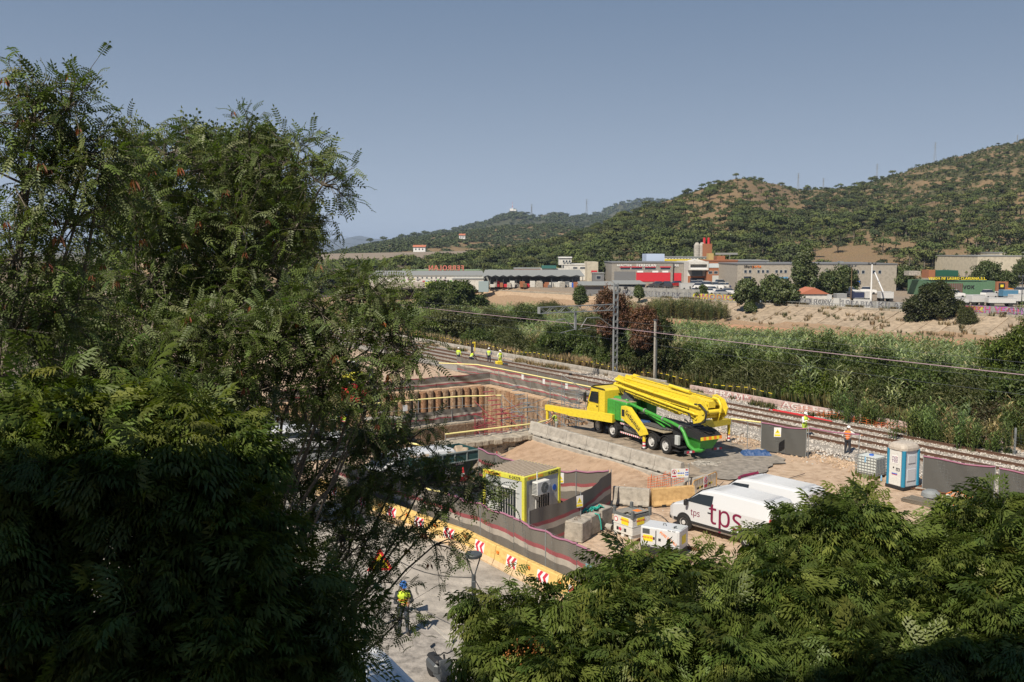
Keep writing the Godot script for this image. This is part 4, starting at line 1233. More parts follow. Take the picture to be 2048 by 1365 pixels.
	words(door2, "orange_lettering", "PONS DE VALL", 0.105, M.orange, Transform3D(Basis(Vector3(0, 0, 1), -0.55), Vector3(1.18, 0.76, 0.024)), 0.85)
	b = MB.new(); b.box(Vector3(0.33, 0.66, 0.024), Vector3(0.4, 0.24, 0.008)); var gl := part(door, "yellow_label", b, M.sign_yellow)
	words(gl, "print", "PONS DE VALL", 0.07, M.sign_red, Transform3D(Basis(), Vector3(0.33, 0.68, 0.03)), 0.75)
	words(gen, "number", "20-06", 0.1, M.letter_black, Transform3D(Basis(), Vector3(0.25, 0.36, 0.006)))
	words(gen, "number", "20-06", 0.1, M.letter_black, Transform3D(Basis(), Vector3(1.3, 1.04, 0.006)))
	b = MB.new(); b.box(Vector3(L + 0.005, 0.68, -0.5), Vector3(0.008, 0.34, 0.42)); part(gen, "yellow_label", b, M.sign_yellow)
	b = MB.new(); b.box(Vector3(L * 0.86, 1.104, -0.55), Vector3(0.42, 0.012, 0.6)); part(gen, "exhaust_cover", b, M.panel_grey)
	b = MB.new(); b.tube([Vector3(0.75, 1.08, -0.5), Vector3(0.78, 1.19, -0.5), Vector3(0.86, 1.19, -0.5), Vector3(0.9, 1.08, -0.5)], 0.016, 5); part(gen, "lifting_eye", b, M.dark_steel)
	b = MB.new(); b.tube([Vector3(L * 0.8, 1.1, -0.3), Vector3(L * 0.8, 1.16, -0.3), Vector3(L * 0.86, 1.2, -0.28)], 0.03, 6); part(gen, "exhaust", b, M.dark_steel)
	# portable toilet
	var w0 := G(1770.6, 973); var w1 := G(1806.7, 983)
	var to := thing("portable_toilet", "white and blue portable toilet cabin with a domed grey roof", "toilet", w0, heading(w0, w1))
	b = MB.new(); b.bbox(Vector3(0.55, 0.09, -0.6), Vector3(1.12, 0.17, 1.22), 0.02); part(to, "base", b, M.black_plastic)
	b = MB.new(); b.bbox(Vector3(0.55, 1.08, -0.6), Vector3(0.98, 1.86, 1.1), 0.02); part(to, "walls", b, mat("toilet_side", lin(0.5, 0.52, 0.56), 0.5))
	for q in [0.1, 1.0]:
		b = MB.new()
		b.tube([Vector3(q, 0.17, -0.1), Vector3(q, 2.0, -0.1)], 0.105, 12); part(to, "corner_column", b, M.toilet_blue)
		b = MB.new()
		b.tube([Vector3(q, 0.17, -1.1), Vector3(q, 2.0, -1.1)], 0.105, 12); part(to, "corner_column", b, M.toilet_blue)
	b = MB.new(); b.bbox(Vector3(0.55, 1.08, -0.025), Vector3(0.7, 1.8, 0.06), 0.02); var dr := part(to, "door", b, M.white_plastic)
	b = MB.new(); b.bbox(Vector3(0.55, 1.5, 0.01), Vector3(0.38, 0.42, 0.012), 0.004); part(dr, "logo_plate", b, M.sign_white)
	words(dr, "lettering", "TOI", 0.14, M.purple, Transform3D(Basis(), Vector3(0.55, 1.58, 0.02)), 1.1)
	words(dr, "lettering", "TOI", 0.14, M.purple, Transform3D(Basis(), Vector3(0.55, 1.42, 0.02)), 1.1)
	b = MB.new(); b.box(Vector3(0.66, 1.67, 0.02), Vector3(0.03, 0.03, 0.006)); part(dr, "red_dot", b, M.sign_red)
	b = MB.new(); b.box(Vector3(0.74, 1.02, 0.008), Vector3(0.22, 0.16, 0.008)); b.box(Vector3(0.48, 1.08, 0.008), Vector3(0.08, 0.08, 0.008)); part(dr, "pictograms", b, M.letter_black)
	for q in 2:
		b = MB.new(); b.cyl(Vector3(0.7 + q * 0.08, 1.05, 0.014), Vector3(0, 0, 1), 0.018, 0.006, 8); b.box(Vector3(0.7 + q * 0.08, 0.99, 0.014), Vector3(0.035, 0.08, 0.006)); part(dr, "figure", b, M.sign_white)
	b = MB.new(); b.box(Vector3(0.55, 0.78, 0.008), Vector3(0.34, 0.05, 0.008)); part(dr, "blue_label", b, M.sign_blue)
	b = MB.new(); b.box(Vector3(0.55, 0.73, 0.008), Vector3(0.34, 0.03, 0.008)); part(dr, "red_label", b, M.sign_red)
	b = MB.new()
	var rings := []
	for q in [[0.0, 2.0], [0.0, 2.12], [0.06, 2.24], [0.16, 2.32], [0.32, 2.36]]:
		var rg := []
		for k in 16:
			var a := TAU * k / 16.0
			var cx: float = signf(cos(a)) * pow(absf(cos(a)), 0.5) * (0.58 - q[0])
			var cz: float = signf(sin(a)) * pow(absf(sin(a)), 0.5) * (0.65 - q[0])
			rg.append(Vector3(0.55 + cx, q[1], -0.6 + cz))
		rings.append(rg)
	b.loft(rings, true); part(to, "roof", b, mat("toilet_roof", lin(0.5, 0.48, 0.45), 0.6, 0.0, "dirt", 1.0))
	b = MB.new(); b.bbox(Vector3(1.06, 1.55, -0.6), Vector3(0.03, 0.4, 0.5), 0.005); b.bbox(Vector3(1.06, 0.75, -0.6), Vector3(0.03, 0.6, 0.6), 0.005); part(to, "side_panel", b, M.toilet_side)
	# water tank in a cage on a pallet
	var i0 := G(1711, 951); var i1 := G(1753, 960)
	var pal := thing("pallet", "wooden pallet under the caged water tank", "pallet", i0, heading(i0, i1))
	for k in 6:
		b = MB.new(); b.box(Vector3(0.1 + k * 0.2, 0.13, -0.5), Vector3(0.14, 0.025, 1.05)); part(pal, "board", b, M.wood)
	for z in [-0.06, -0.5, -0.94]:
		b = MB.new(); b.box(Vector3(0.6, 0.06, z), Vector3(1.2, 0.1, 0.1)); part(pal, "bearer", b, M.wood)
	var ib := thing("water_tank", "translucent white water tank in a galvanised wire cage", "tank", i0 + Vector3(0, 0.145, 0), heading(i0, i1))
	b = MB.new(); b.bbox(Vector3(0.6, 0.5, -0.5), Vector3(1.12, 0.94, 0.94), 0.06); part(ib, "bottle", b, mat("tank_plastic", lin(0.55, 0.58, 0.56), 0.45))
	b = MB.new(); b.cyl(Vector3(0.6, 1.0, -0.5), Vector3.UP, 0.12, 0.08, 12); part(ib, "cap", b, M.sign_blue)
	b = MB.new()
	for k in 7:
		var y := 0.03 + k * 0.155
		b.box(Vector3(0.6, y, 0.0), Vector3(1.2, 0.022, 0.022)); b.box(Vector3(0.6, y, -1.0), Vector3(1.2, 0.022, 0.022)); b.box(Vector3(0.0, y, -0.5), Vector3(0.022, 0.022, 1.0)); b.box(Vector3(1.2, y, -0.5), Vector3(0.022, 0.022, 1.0))
	for k in 8:
		b.box(Vector3(0.0 + k * 1.2 / 7.0, 0.5, 0.012), Vector3(0.02, 0.98, 0.02)); b.box(Vector3(0.0 + k * 1.2 / 7.0, 0.5, -1.012), Vector3(0.02, 0.98, 0.02))
		b.box(Vector3(-0.012, 0.5, -k / 7.0), Vector3(0.02, 0.98, 0.02)); b.box(Vector3(1.212, 0.5, -k / 7.0), Vector3(0.02, 0.98, 0.02))
	part(ib, "cage", b, M.galvanised)
	for q in 2:
		b = MB.new(); b.lathe([Vector2(0.0, 0.0), Vector2(0.045, 0.0), Vector2(0.045, 0.22), Vector2(0.016, 0.28), Vector2(0.016, 0.31), Vector2(0.0, 0.31)], 10)
		single("water_bottle", b, mat("bottle_blue", lin(0.2, 0.4, 0.6), 0.15), ["small blue plastic bottle on the caged tank", "small blue plastic bottle on the ground beside the caged tank"][q], "bottle", "", [G(1731, 925, 1.1), G(1763, 962)][q])
	# safety board and its post, crowd barrier, orange net
	var sb := thing("safety_board", "white safety board with prohibition signs above the barriers", "sign", G(1376, 993), 0.12)
	b = MB.new(); b.bar(Vector3(0.02, 0, 0), Vector3(0.02, 1.6, 0), 0.025, 6); b.bar(Vector3(-0.85, 0, 0), Vector3(-0.85, 1.4, 0), 0.02, 6); part(sb, "post", b, M.galvanised)
	b = MB.new(); b.box(Vector3(-0.43, 1.17, 0.03), Vector3(0.86, 0.44, 0.015)); part(sb, "board", b, M.sign_white)
	b = MB.new()
	var ring := []
	for k in 21: ring.append(Vector3(-0.72 + cos(TAU * k / 20.0) * 0.1, 1.24 + sin(TAU * k / 20.0) * 0.1, 0.044))
	b.tube(ring, 0.012, 4, false); b.bar(Vector3(-0.79, 1.31, 0.044), Vector3(-0.65, 1.17, 0.044), 0.01, 4); b.box(Vector3(-0.72, 1.02, 0.042), Vector3(0.22, 0.06, 0.008)); b.box(Vector3(-0.1, 1.33, 0.042), Vector3(0.1, 0.07, 0.008))
	part(sb, "red_print", b, M.sign_red)
	b = MB.new(); b.cyl(Vector3(-0.72, 1.26, 0.042), Vector3(0, 0, 1), 0.02, 0.008, 8); b.box(Vector3(-0.72, 1.2, 0.042), Vector3(0.05, 0.09, 0.008)); part(sb, "black_print", b, M.letter_black)
	b = MB.new()
	for k in 4: b.cyl(Vector3(-0.52 + k * 0.085, 1.17, 0.042), Vector3(0, 0, 1), 0.034, 0.008, 10)
	for k in 4: b.cyl(Vector3(-0.13 + (k % 2) * 0.08, 1.19 - (k / 2) * 0.11, 0.042), Vector3(0, 0, 1), 0.034, 0.008, 10)
	part(sb, "blue_print", b, M.sign_blue)
	b = MB.new()
	b.prism(PackedVector2Array([Vector2(-0.56, 1.25), Vector2(-0.46, 1.25), Vector2(-0.51, 1.35)]), 0.038, 0.046)
	for k in 4: b.prism(PackedVector2Array([Vector2(-0.555 + k * 0.085, 1.03), Vector2(-0.485 + k * 0.085, 1.03), Vector2(-0.52 + k * 0.085, 1.1)]), 0.038, 0.046)
	part(sb, "yellow_print", b, M.sign_yellow)
	var p0 := G(1385, 1007); var p1 := G(1433, 985)
	var cw := thing("crowd_barrier", "orange steel crowd barrier with a small prohibition sign", "barrier", p0, heading(p0, p1))
	var BL := p0.distance_to(p1)
	b = MB.new(); b.tube([Vector3(0, 0, 0), Vector3(0, 0.95, 0), Vector3(0.12, 1.05, 0), Vector3(BL - 0.12, 1.05, 0), Vector3(BL, 0.95, 0), Vector3(BL, 0, 0)], 0.026, 6)
	b.bar(Vector3(0, 0.2, 0), Vector3(BL, 0.2, 0), 0.024, 6); part(cw, "frame", b, M.orange if false else mat("barrier_orange", lin(0.6, 0.33, 0.1), 0.6, 0.0, "soft", 1.0))
	b = MB.new()
	for k in 14: b.bar(Vector3((k + 1) * BL / 15.0, 0.2, 0), Vector3((k + 1) * BL / 15.0, 1.05, 0), 0.01, 4)
	part(cw, "bars", b, M.barrier_orange)
	b = MB.new(); b.box(Vector3(BL * 0.5, 0.78, 0.04), Vector3(0.42, 0.6, 0.012)); part(cw, "notice", b, M.sign_white)
	b = MB.new(); ring = []
	for k in 17: ring.append(Vector3(BL * 0.5 + cos(TAU * k / 16.0) * 0.13, 0.88 + sin(TAU * k / 16.0) * 0.13, 0.05))
	b.tube(ring, 0.016, 4, false); b.box(Vector3(BL * 0.5, 0.6, 0.05), Vector3(0.32, 0.14, 0.008)); b.bar(Vector3(BL * 0.5 - 0.09, 0.97, 0.05), Vector3(BL * 0.5 + 0.09, 0.79, 0.05), 0.013, 4); part(cw, "red_print", b, M.sign_red)
	for q in 2:
		b = MB.new()
		for k in 8: if k % 2 == q: b.box(Vector3(BL * 0.2 + k * BL * 0.08, 0.62, 0.025), Vector3(BL * 0.08, 0.1, 0.008))
		part(cw, "tape", b, M.sign_yellow if q else M.letter_black)
	var on := MB.new()
	var n1 := G(1296, 985); var n2 := G(1368, 968)
	for k in 19:
		var p := n1.lerp(n2, k / 18.0)
		on.bar(p + Vector3(0, 0.1, 0), p + Vector3(0.05 * sin(k * 2.0), 0.75 + 0.12 * sin(k * 0.9), 0), 0.014, 3)
	for k in 6: on.tube([n1 + Vector3(0, 0.12 + k * 0.12, 0), n1.lerp(n2, 0.5) + Vector3(0, 0.06 + k * 0.13, 0.06), n2 + Vector3(0, 0.14 + k * 0.13, 0)], 0.014, 3)
	single("orange_netting", on, M.orange_net, "orange plastic netting behind the faded yellow barrier", "netting")
	# skip with its lettering
	var sk := thing("waste_skip", "dark green waste skip with white lettering behind the striped fence", "skip", Vector3(-2.35, 0, -49.0), atan2(0.6, 0.8))
	var S := func(x0: float, x1: float, z: float, y: float) -> Array: return [Vector3(x0, y, z), Vector3(x1, y, z), Vector3(x1, y, -z), Vector3(x0, y, -z)]
	b = MB.new()
	b.hexa(S.call(-3.0, -0.75, 0.8, 0.06) + S.call(-3.9, 0.05, 0.95, 0.95)); part(sk, "body", b, M.skip_green)
	b = MB.new()
	for z in [0.95, -0.95]: b.box(Vector3(-1.92, 1.22, z), Vector3(3.94, 0.5, 0.05))
	for x in [-3.88, 0.03]: b.box(Vector3(x, 1.22, 0), Vector3(0.05, 0.5, 1.85))
	part(sk, "upper_sides", b, mat("skip_upper", lin(0.02, 0.075, 0.08), 0.5, 0.0, "soft", 0.7))
	b = MB.new(); b.box(Vector3(-1.92, 0.97, 1.0), Vector3(3.94, 0.05, 0.06)); b.box(Vector3(-1.92, 1.47, 0.97), Vector3(3.96, 0.06, 0.1))
	for k in 6: b.box(Vector3(-3.8 + k * 0.76, 1.22, 0.99), Vector3(0.06, 0.5, 0.04))
	part(sk, "ribs", b, mat("skip_rib", lin(0.2, 0.24, 0.24), 0.6))
	var tilt := Basis(Vector3.RIGHT, 0.167)
	words(sk, "lettering", "pre", 0.3, M.sign_white, Transform3D(tilt, Vector3(-1.75, 0.66, 0.91)), 1.1, "Droid Sans", 400)
	words(sk, "lettering", "zero", 0.3, M.sign_white, Transform3D(tilt, Vector3(-1.65, 0.38, 0.862)), 1.1, "Droid Sans", 400)
	words(sk, "lettering", "C983", 0.14, M.sign_white, Transform3D(tilt, Vector3(-1.2, 0.87, 0.945)), 1.1)
	b = MB.new(); b.tube([Vector3(-1.35, 0.7, 0.92), Vector3(-0.95, 0.7, 0.92), Vector3(-0.95, 0.42, 0.875), Vector3(-1.25, 0.42, 0.875)], 0.012, 4); part(sk, "green_logo_line", b, M.green_paint)
	b = MB.new()
	for k in 40: b.bbox(Vector3(rng.randf_range(-3.6, -0.2), rng.randf_range(1.0, 1.3), rng.randf_range(-0.7, 0.7)), Vector3.ONE * rng.randf_range(0.2, 0.5), 0.05, Basis.from_euler(Vector3(rng.randf() * 3, rng.randf() * 3, 0)))
	part(sk, "rubble_load", b, M.rubble)
	# traffic cone
	var co := thing("traffic_cone", "red and white traffic cone standing beside the skip", "cone", G(926, 962))
	for q in [[0.15, 0.115, 0.04, 0.25, "orange"], [0.115, 0.085, 0.25, 0.42, "sign_white"], [0.085, 0.055, 0.42, 0.56, "orange"], [0.055, 0.03, 0.56, 0.72, "orange"]]:
		b = MB.new(); b.lathe([Vector2(q[0], q[2]), Vector2(q[1], q[3])], 14); part(co, "band", b, M.red_paint if q[4] == "orange" else M.sign_white)
	b = MB.new(); b.bbox(Vector3(0, 0.025, 0), Vector3(0.4, 0.05, 0.4), 0.01); part(co, "base", b, M.red_paint)
	var rb := thing("rubble_heap", "heap of broken pale rubble beside the traffic cone", "rubble", G(905, 955))
	b = MB.new()
	for k in 45: b.bbox(Vector3(rng.randfn(0, 0.6), absf(rng.randfn(0.05, 0.12)), rng.randfn(0, 0.4)), Vector3(rng.randf_range(0.1, 0.4), rng.randf_range(0.08, 0.3), rng.randf_range(0.1, 0.35)), 0.03, Basis.from_euler(Vector3(rng.randf() * 3, rng.randf() * 3, 0)))
	part(rb, "broken_pieces", b, M.rubble)
	# red scaffold bits next to the skip
	var rail := thing("scaffold_barrier", "red and grey scaffold frame beside the skip and cabin", "frame", Vector3(-1.35, 0, -46.9), 0.9)
	b = MB.new()
	for x in [0.0, 0.9]: b.bar(Vector3(x, 0, 0), Vector3(x, 1.5, 0), 0.03, 6)
	b.bar(Vector3(-3.6, 1.35, 1.6), Vector3(-1.2, 0.5, 2.0), 0.06, 6)
	part(rail, "red_posts", b, M.red_paint)
	b = MB.new()
	for y in [0.7, 1.25]: b.bar(Vector3(-0.2, y, 0.03), Vector3(1.6, y - 0.1, 0.03), 0.026, 6)
	part(rail, "grey_tubes", b, M.galvanised)
	# rubble bags, rebar, tubs, tarpaulin on the right
	var bag := thing("rubble_bag", "white woven rubble bag with orange straps by the screened fence", "bag", G(1912, 1020))
	b = MB.new()
	var rgs := []
	for q in [[0.38, 0.0], [0.5, 0.12], [0.53, 0.35], [0.5, 0.55], [0.44, 0.64], [0.34, 0.66], [0.3, 0.58]]:
		var rg := []
		for k in 20:
			var a := TAU * k / 20.0
			var rr: float = q[0] * (1.0 + 0.06 * sin(k * 2.3 + q[1] * 5.0) + 0.04 * sin(k * 5.1))
			rg.append(Vector3(cos(a) * rr * 1.05, q[1] + 0.05 * sin(k * 1.7) * q[1], sin(a) * rr))
		rgs.append(rg)
	b.loft(rgs); part(bag, "sack", b, mat("sack_white", lin(0.6, 0.59, 0.57), 0.85, 0.0, "soft", 2.0))
	b = MB.new()
	for a in [0.7, 2.2, 3.9, 5.3]: b.tube([Vector3(cos(a) * 0.42, 0.1, sin(a) * 0.42) * 1.27, Vector3(cos(a) * 0.5, 0.4, sin(a) * 0.5) * 1.12, Vector3(cos(a) * 0.42, 0.7, sin(a) * 0.4), Vector3(cos(a) * 0.2, 0.82, sin(a) * 0.2), Vector3(cos(a + 0.4) * 0.4, 0.68, sin(a + 0.4) * 0.4)], 0.022, 4)
	part(bag, "straps", b, M.orange)
	b = MB.new()
	for k in 24: b.bbox(Vector3(rng.randfn(0, 0.16), 0.62 + rng.randf() * 0.08, rng.randfn(0, 0.16)), Vector3.ONE * rng.randf_range(0.08, 0.2), 0.02, Basis.from_euler(Vector3(rng.randf() * 3, rng.randf() * 3, 0)))
	part(bag, "contents", b, M.rubble)
	var bag2 := MB.new()
	for k in 60:
		bag2.bbox(G(1955, 1010) + Vector3(rng.randfn(0, 0.3), 0.12 + absf(rng.randfn(0, 0.12)), rng.randfn(0, 0.35)), Vector3(rng.randf_range(0.1, 0.35), 0.04, rng.randf_range(0.1, 0.3)), 0.01, Basis.from_euler(Vector3(rng.randf_range(-0.8, 0.8), rng.randf() * 3, rng.randf_range(-0.8, 0.8))))
	single("orange_sheeting", bag2, mat("sheet_orange", lin(0.62, 0.3, 0.16), 0.8), "crumpled orange plastic sheeting beside the rubble bag", "sheeting")
	var bars := thing("rebar_bundle", "bundle of rusty reinforcing bars on the ground by the fence", "rebar", G(1830, 978))
	for k in 22:
		b = MB.new()
		var a := Vector3(rng.randf_range(-0.3, 0.3), 0.04 + 0.02 * (k / 4), rng.randf_range(-0.3, 0.3))
		b.bar(a, a + (G(1985, 1003) - G(1830, 978)) * rng.randf_range(0.8, 1.0) + Vector3(rng.randf_range(-0.3, 0.3), 0.25 * (k % 3) * 0.3, rng.randf_range(-0.4, 0.4)), 0.016, 4)
		part(bars, "bar", b, M.rebar)
	var tub := thing("timber_stack", "stack of dark weathered planks beside the rubble bag", "planks", G(1808, 1004), heading(G(1808, 1004), G(1885, 1022)))
	for k in 9:
		b = MB.new(); b.box(Vector3(1.0 + rng.randf_range(-0.2, 0.2), 0.04 + (k / 3) * 0.07, -0.1 - (k % 3) * 0.24), Vector3(2.3, 0.06, 0.2), Basis(Vector3.UP, rng.randf_range(-0.08, 0.08))); part(tub, "plank", b, M.bark_grey)
	var bas := MB.new()
	bas.lathe([Vector2(0.0, 0.33), Vector2(0.25, 0.3), Vector2(0.42, 0.18), Vector2(0.45, 0.0)], 16, Transform3D(Basis(), G(1862, 1001) + Vector3(0, 0.2, 0)))
	single("upturned_basin", bas, M.galvanised, "pale round basin turned upside down on the planks", "basin")
	var tarp := thing("blue_tarpaulin", "crumpled blue tarpaulin among rubble behind the truck", "tarpaulin", G(1512, 911))
	b = MB.new()
	var cells := []
	for i in 15:
		var row := []
		for j in 8:
			var e := minf(1.0, minf(minf(i, 14 - i), minf(j, 7 - j)) * 0.7)
			row.append(Vector3((i - 7) * 0.12, 0.04 + e * (0.12 + 0.2 * absf(sin(i * 1.9 + j * 2.3)) * absf(cos(j * 1.1 - i * 0.7))), (j - 3.5) * 0.13))
		cells.append(row)
	for i in 14:
		for j in 7: b.quad(cells[i][j], cells[i + 1][j], cells[i + 1][j + 1], cells[i][j + 1], Vector3.UP)
	part(tarp, "sheet", b, M.tarp_blue)
	# rubble strewn along the edge of the site
	var bits := MB.new()
	bits.bbox(Vector3.ZERO, Vector3(0.16, 0.1, 0.13), 0.03)
	var mm := MultiMesh.new()
	mm.transform_format = MultiMesh.TRANSFORM_3D
	mm.use_colors = true
	mm.mesh = bits.mesh(M.painted)
	mm.instance_count = 1900
	for i in mm.instance_count:
		var p: Vector3
		if i < 1300: p = R(rng.randf_range(-41.5, -24.0), 43.6 + rng.randfn(0, 0.55), 0.03)
		elif i < 1450: p = R(rng.randf_range(-49, -34), 33.4 - absf(rng.randfn(0, 2.4)), 0.0)
		else: p = G(rng.randf_range(1150, 1900), rng.randf_range(930, 1080))
		var q := us(p)
		p.y = ground_h(q.x, q.y) + 0.02
		var sc := rng.randf_range(0.25, 1.1) if i < 1300 else rng.randf_range(0.12, 0.4)
		mm.set_instance_transform(i, Transform3D(Basis.from_euler(Vector3(rng.randf() * 6, rng.randf() * 6, rng.randf() * 6)) * sc, p))
		var g := rng.randf_range(0.7, 1.15)
		mm.set_instance_color(i, Color(0.46 * g, 0.34 * g, 0.235 * g) if rng.randf() > 0.08 else Color(0.5 * g, 0.48 * g, 0.45 * g))
	var mi := MultiMeshInstance3D.new()
	mi.name = "loose_stones"; mi.multimesh = mm
	add_child(mi)
	tag(mi, "loose broken stones and rubble strewn over the dirt", "rubble", "", "stuff")
	var splash := MB.new()
	for k in 70: splash.bbox(G(1408, 929) + Vector3(rng.randfn(0, 0.35), 0.06, rng.randfn(0, 0.3)), Vector3(rng.randf_range(0.08, 0.3), 0.06, rng.randf_range(0.08, 0.24)), 0.02, Basis(Vector3.UP, rng.randf() * 3))
	for q in [[1384, 1100, 1330, 1040, 1290, 1020, 1395, 1000], [1420, 960, 1470, 985, 1560, 965, 1610, 950]]:
		var cb2 := MB.new()
		var cp := []
		for k in 4: cp.append(G(q[k * 2], q[k * 2 + 1]) + Vector3(0, 0.06, 0))
		var cv := Curve3D.new()
		for k in 4: cv.add_point(cp[k], (cp[maxi(k - 1, 0)] - cp[mini(k + 1, 3)]) * 0.2, (cp[mini(k + 1, 3)] - cp[maxi(k - 1, 0)]) * 0.2)
		cb2.tube(Array(cv.tessellate(3, 8)), 0.018, 4)
		single("ground_cable", cb2, M.black_plastic, "thin black cable lying across the dirt near the vans", "cable", "cables on the dirt")
	single("concrete_spill", splash, M.pale_concrete, "pale lumps of spilled concrete on the slab behind the truck", "spill")

# ---------- vehicles ----------
func wheel(parent: Node, at: Vector3, r: float, w: float, rim: Material, side: float) -> void:
	var b := MB.new()
	var t := Transform3D(Basis(Vector3.RIGHT, PI / 2), Vector3.ZERO)
	var h := w * 0.5
	b.lathe([Vector2(r * 0.6, -h), Vector2(r * 0.93, -h), Vector2(r, -h * 0.75), Vector2(r, h * 0.75), Vector2(r * 0.93, h), Vector2(r * 0.6, h), Vector2(r * 0.58, 0.0)], 24, t)
	var wl := part(parent, "wheel", b, M.tyre, at)
	b = MB.new()
	var f := -side
	b.lathe([Vector2(r * 0.62, h * f * 0.9), Vector2(r * 0.55, h * f * 0.85), Vector2(r * 0.5, h * f * 0.45), Vector2(r * 0.3, h * f * 0.5), Vector2(r * 0.28, h * f * 1.05), Vector2(0.0, h * f * 1.1)], 20, t)
	part(wl, "rim", b, rim)
	b = MB.new()
	for k in 8:
		var a := TAU * k / 8.0
		b.cyl(Vector3(cos(a) * r * 0.4, sin(a) * r * 0.4, h * f * 0.52), Vector3(0, 0, 1), r * 0.05, 0.02, 6)
	part(wl, "hub_holes", b, M.chassis)

func build_truck() -> void:
	var th := atan2(0.88, -0.474)
	var zl := Vector3(sin(th), 0, cos(th))
	var T := thing("concrete_pump_truck", "yellow and green concrete pump truck with its boom folded on top", "pump truck", Vector3(8.97, 0.055, -53.4) + zl * 1.25, th)
	var Y: Material = M.yellow_paint
	var b := MB.new()
	for z in [-0.42, 0.42]: b.box(Vector3(3.4, 0.95, z), Vector3(9.6, 0.26, 0.1))
	for x in [-1.0, 0.6, 2.2, 4.4, 6.3, 8.0]: b.box(Vector3(x, 0.95, 0), Vector3(0.14, 0.2, 0.8))
	for x in [0.0, 1.35, 5.45, 7.15]: b.bar(Vector3(x, 0.5, -1.0), Vector3(x, 0.5, 1.0), 0.1, 8)
	part(T, "chassis", b, M.chassis)
	for x in [5.45, 7.15]:
		for s in [-1, 1]: wheel(T, Vector3(x, 0.5, s * 1.06), 0.5, 0.34, M.rim, -s)
	for x in [0.0, 1.35]:
		for s in [-1, 1]:
			wheel(T, Vector3(x, 0.5, s * 1.07), 0.5, 0.3, M.rim, -s)
			wheel(T, Vector3(x, 0.5, s * 0.74), 0.5, 0.28, M.rim, -s)
	for x in [0.0, 1.35, 5.45, 7.15]:
		for s in [-1, 1]:
			b = MB.new()
			for k in 8:
				var a0 := PI * (0.06 + k * 0.11); var a1 := PI * (0.06 + (k + 1) * 0.11)
				b.hexa([Vector3(x + cos(a0) * 0.57, 0.5 + sin(a0) * 0.57, s * 0.6), Vector3(x + cos(a0) * 0.57, 0.5 + sin(a0) * 0.57, s * 1.24), Vector3(x + cos(a1) * 0.57, 0.5 + sin(a1) * 0.57, s * 1.24), Vector3(x + cos(a1) * 0.57, 0.5 + sin(a1) * 0.57, s * 0.6), Vector3(x + cos(a0) * 0.61, 0.5 + sin(a0) * 0.61, s * 0.6), Vector3(x + cos(a0) * 0.61, 0.5 + sin(a0) * 0.61, s * 1.24), Vector3(x + cos(a1) * 0.61, 0.5 + sin(a1) * 0.61, s * 1.24), Vector3(x + cos(a1) * 0.61, 0.5 + sin(a1) * 0.61, s * 0.6)])
			part(T, "mudguard", b, M.black_plastic)
	# cab
	b = MB.new()
	var prof := [Vector2(6.35, 1.15), Vector2(6.35, 2.9), Vector2(6.5, 3.02), Vector2(7.7, 3.02), Vector2(7.95, 2.92), Vector2(8.36, 1.95), Vector2(8.44, 1.7), Vector2(8.44, 1.1), Vector2(7.85, 1.1)]
	var rings := []
	for q in [[-1.18, 0.96], [-1.22, 1.0], [1.22, 1.0], [1.18, 0.96]]:
		var rg := []
		for p in prof: rg.append(Vector3(7.4 + (p.x - 7.4) * q[1], 2.0 + (p.y - 2.0) * q[1], q[0]))
		rings.append(rg)
	b.loft(rings, true)
	var cab := part(T, "cab", b, Y)
	b = MB.new(); b.box(Vector3(8.2, 0.85, 0), Vector3(0.5, 0.5, 2.4)); b.box(Vector3(6.95, 1.08, 0), Vector3(1.3, 0.14, 2.2)); part(cab, "bumper", b, M.dark_steel)
	b = MB.new(); b.quad(Vector3(8.345, 2.02, -1.05), Vector3(8.345, 2.02, 1.05), Vector3(8.0, 2.86, 1.0), Vector3(8.0, 2.86, -1.0), Vector3(1, 0.4, 0)); part(cab, "windscreen", b, M.glass)
	for s in [-1, 1]:
		b = MB.new(); b.prism(PackedVector2Array([Vector2(7.12, 1.98), Vector2(8.22, 1.98), Vector2(7.92, 2.68), Vector2(7.12, 2.72)]), s * 1.221, s * 1.226); part(cab, "side_window", b, M.glass)
		b = MB.new(); b.prism(PackedVector2Array([Vector2(7.04, 1.2), Vector2(7.055, 1.2), Vector2(7.055, 2.85), Vector2(7.04, 2.85)]), s * 1.22, s * 1.225); b.box(Vector3(7.25, 1.78, s * 1.225), Vector3(0.2, 0.05, 0.02)); part(cab, "door_seam", b, M.chassis)
		b = MB.new(); b.bbox(Vector3(8.3, 2.25, s * 1.48), Vector3(0.12, 0.62, 0.22), 0.03); b.bar(Vector3(8.2, 2.75, s * 1.15), Vector3(8.3, 2.6, s * 1.48), 0.025, 5); b.bar(Vector3(8.3, 1.85, s * 1.15), Vector3(8.3, 1.95, s * 1.48), 0.025, 5); part(cab, "mirror", b, M.black_plastic)
	b = MB.new(); b.bbox(Vector3(7.98, 2.98, 0), Vector3(0.35, 0.06, 2.3), 0.02, Basis(Vector3(0, 0, 1), -0.5)); b.box(Vector3(7.1, 2.96, -1.215), Vector3(1.5, 0.05, 0.03)); part(cab, "sun_visor", b, M.black_plastic)
	# pump body
	b = MB.new(); b.bbox(Vector3(5.0, 1.82, -0.82), Vector3(2.15, 1.26, 0.82), 0.05); b.bbox(Vector3(5.05, 1.85, 0.8), Vector3(2.1, 1.2, 0.8), 0.05); b.bbox(Vector3(5.35, 2.3, -0.1), Vector3(1.5, 0.55, 1.3), 0.08)
	var pb := part(T, "pump_housing", b, M.green_paint)
	b = MB.new()
	for x in [4.62, 5.1]: b.box(Vector3(x, 1.85, -1.233), Vector3(0.012, 1.15, 0.006))
